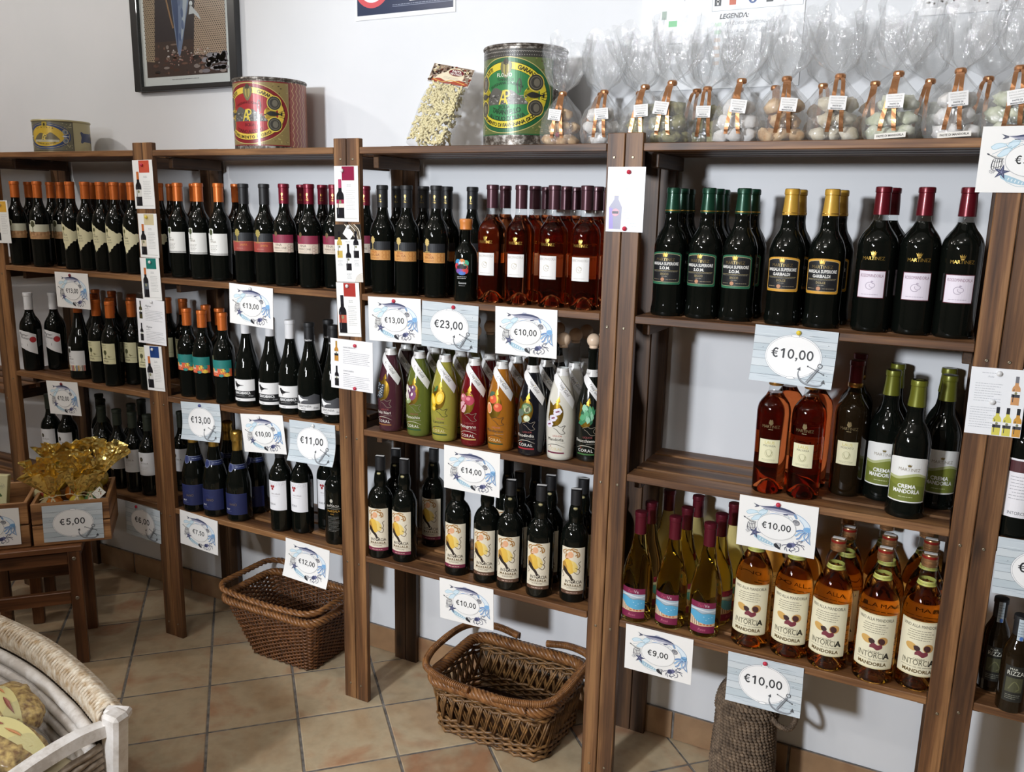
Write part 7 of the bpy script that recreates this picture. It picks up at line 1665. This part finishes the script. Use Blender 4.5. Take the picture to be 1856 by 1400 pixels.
for i in range(TURNS * NP + 1):
    s_ = Lr[-1] * i / (TURNS * NP); k = max(j for j in range(len(Lr)) if Lr[j] <= s_ + 1e-9); k = min(k, len(bp) - 2); f = (s_ - Lr[k]) / (Lr[k + 1] - Lr[k])
    c = Vector(bp[k]).lerp(Vector(bp[k + 1]), f); t = (Vector(bp[k + 1]) - Vector(bp[k])).normalized(); w_ = t.cross(Vector((0, 0, 1))).normalized(); an = 2 * PI * i / NP
    hx.append(c + Vector((0, 0, 1)) * (math.cos(an) * .033 - .010) + w_ * (math.sin(an) * .027))
twisted(hx, .0030, 2, TURNS * 4, .0044, mb, False, 5)
link('rope_core', MB().tube([(x, y, z - .010) for x, y, z in bp], .0245, 12).mesh('rope_core', M['rope_side'], True), rbk)  # darker core: shade between the rope turns is put into its colour
link('rope_rim', mb.mesh('rope_rim', M['sea_rope'], True), rbk, kind='stuff')
for j, (dz, off) in enumerate(((-.052, .036), (-.084, .044), (-.116, .050), (-.15, .056), (-.19, .06))):
    link('cane', MB().tube([(x + .002 * j - .01, y - off, RZ + dz) for x, y, z in bp[:-6]], .0155, 8).mesh('cane', M['whitewash'], True), rbk)
link('corner_post', MB().box((0, 0, 0), (.050, .044, .36), .008).mesh('corner_post', M['whitewash']), rbk, (.008, -.014, RZ - .152), (0, .10, .1))
link('corner_cap', MB().box((0, 0, 0), (.058, .030, .024), .006).mesh('corner_cap', M['whitewash']), rbk, (.010, .006, RZ + .012), (.1, .08, .5))
sp2 = spline([(.004, -.026, RZ - .012), (-.006, -.10, RZ - .006), (-.02, -.22, RZ - .022), (-.03, -.36, RZ - .06), (-.035, -.48, RZ - .10)], 6)
vs = []; fs = []
for x, y, z in sp2: vs += [(x - .016, y, z + .014), (x + .016, y, z + .014), (x + .018, y, z - .014), (x - .014, y, z - .014)]
for i in range(len(sp2) - 1):
    for k in range(4): fs.append((4 * i + k, 4 * i + (k + 1) % 4, 4 * i + 4 + (k + 1) % 4, 4 * i + 4 + k))
fs += [(3, 2, 1, 0), (4 * len(sp2) - 4, 4 * len(sp2) - 3, 4 * len(sp2) - 2, 4 * len(sp2) - 1)]
link('side_rail', MB().add(vs, fs).mesh('side_rail', M['whitewash'], True, 40), rbk)
mb = MB()
for j in range(16): mb.tube([(.004 - .03 * (i / 13) + .003 * math.sin(i * 2.4 + j * PI), -.04 - .44 * i / 13, RZ - .05 - j * .0165 - .0065 * i * .6) for i in range(14)], .0088, 6)
link('rope_side', mb.mesh('rope_side', M['rope_side'], True), rbk, kind='stuff')
mb = MB()
for j in range(17): mb.tube([(x, y + .006 + .004 * math.sin(i * 1.7 + j * PI), RZ - .058 - j * .0165) for i, (x, y, z) in enumerate(bp)], .0088, 6)
link('rope_back', mb.mesh('rope_back', M['rope_side'], True), rbk, kind='stuff')
link('basket_floor', MB().box((0, 0, 0), (1.0, .42, .016)).mesh('basket_floor', M['whitewash']), rbk, (-.52, -.22, .03))
# bags of rusks piled inside
M['rusk'] = pastry_mat('toasted_rusk', S(128, 88, 34), S(222, 190, 112), 75, .85); M['cream_header'] = pm('cream_paper_header', S(226, 214, 150), .5); M['rusk_fill'] = pm('basket_lining_paper', S(150, 138, 110), .8)
def rusk_bag(label, loc, rot, sc=1.0, seed=0):
    t = thing('rusk_bag', label, 'bag', loc, rot, 'clear bags of rusks in the rope basket')
    bm = bmesh.new(); bmesh.ops.create_icosphere(bm, subdivisions=4, radius=1); q = random.Random(seed); ph = [q.uniform(0, 6) for _ in range(6)]
    for v in bm.verts:
        n = v.co.normalized(); k = 1 + .05 * math.sin(9 * n.x + ph[0]) * math.sin(8 * n.y + ph[1]) + .04 * math.sin(15 * n.x + ph[2]) * math.cos(13 * n.y + ph[3]) + .025 * math.sin(31 * n.x + ph[4]) * math.sin(29 * n.y + ph[5])
        v.co = Vector((math.copysign(abs(n.x) ** .7, n.x) * .095, math.copysign(abs(n.y) ** .7, n.y) * .065, n.z * .036)) * k * sc
    me = bpy.data.meshes.new('rusks'); bm.to_mesh(me); bm.free(); me.materials.append(M['rusk']); me.polygons.foreach_set('use_smooth', [True] * len(me.polygons)); link('rusks', me, t)
    bm = bmesh.new(); bmesh.ops.create_icosphere(bm, subdivisions=3, radius=1)
    for v in bm.verts: n = v.co.normalized(); v.co = Vector((math.copysign(abs(n.x) ** .65, n.x) * .103, math.copysign(abs(n.y) ** .65, n.y) * .073, n.z * .041)) * sc
    me = bpy.data.meshes.new('film'); bm.to_mesh(me); bm.free(); me.materials.append(M['film2']); me.polygons.foreach_set('use_smooth', [True] * len(me.polygons)); link('film', me, t)
    vs = []; fs = []; n = 14
    for i in range(n + 1):
        x = -.115 + .235 * i / n; z = .040 * math.cos((x) / .105 * 1.35) + .003; wd = .020 * math.cos(x / .125 * 1.4) + .004
        vs += [(x * sc, (.018 - wd) * sc, z * sc), (x * sc, (.018 + wd) * sc, (z + .002) * sc)]
    for i in range(n): fs.append((2 * i, 2 * i + 2, 2 * i + 3, 2 * i + 1))
    link('header_card', MB().add(vs, fs).mesh('header_card', M['cream_header'], True), t)
    ha = Art(); ha.poly(spline([(-70, -4), (-40, 5), (-10, 2), (-30, -5)], 4), HX('9a5a4a'), 1); ha.poly(spline([(0, -6), (30, 0), (46, -3), (20, -8)], 4), HX('c88a5a'), 1)
    hm = ha.mesh('header_print', [M['print'], M['foil']]); 
    for v in hm.vertices:
        x, z = v.co.x, v.co.z; v.co = Vector((x * sc, (.018 + z) * sc, (.040 * math.cos(x / .105 * 1.35) + .0062) * sc))
    link('header_print', hm, t)
bx, by = CB
rusk_bag('rusk bag with pale green edge, nearest the rope rim', (bx - .30, by - .060, .295), (.12, -.12, 2.9), 1.0, 1)
rusk_bag('rusk bag with cream strip, below the two white canes', (bx - .185, by - .155, .285), (.05, .1, .12), 1.05, 2)
rusk_bag('rusk bag with brown leaf on its strip, nearest the side rail', (bx - .19, by - .262, .290), (-.1, .12, .05), 1.05, 3)
rusk_bag('rusk bag at the bottom corner of the picture', (bx - .23, by - .385, .255), (-.15, .05, -.5), 1.0, 4)
rusk_bag('rusk bag cut by the picture edge, behind the cream strips', (bx - .40, by - .20, .275), (0, .1, .4), 1.0, 5)
link('lining_paper', MB().box((0, 0, 0), (.9, .38, .19), .02).mesh('lining_paper', M['rusk_fill']), rbk, (-.5, -.23, .135))
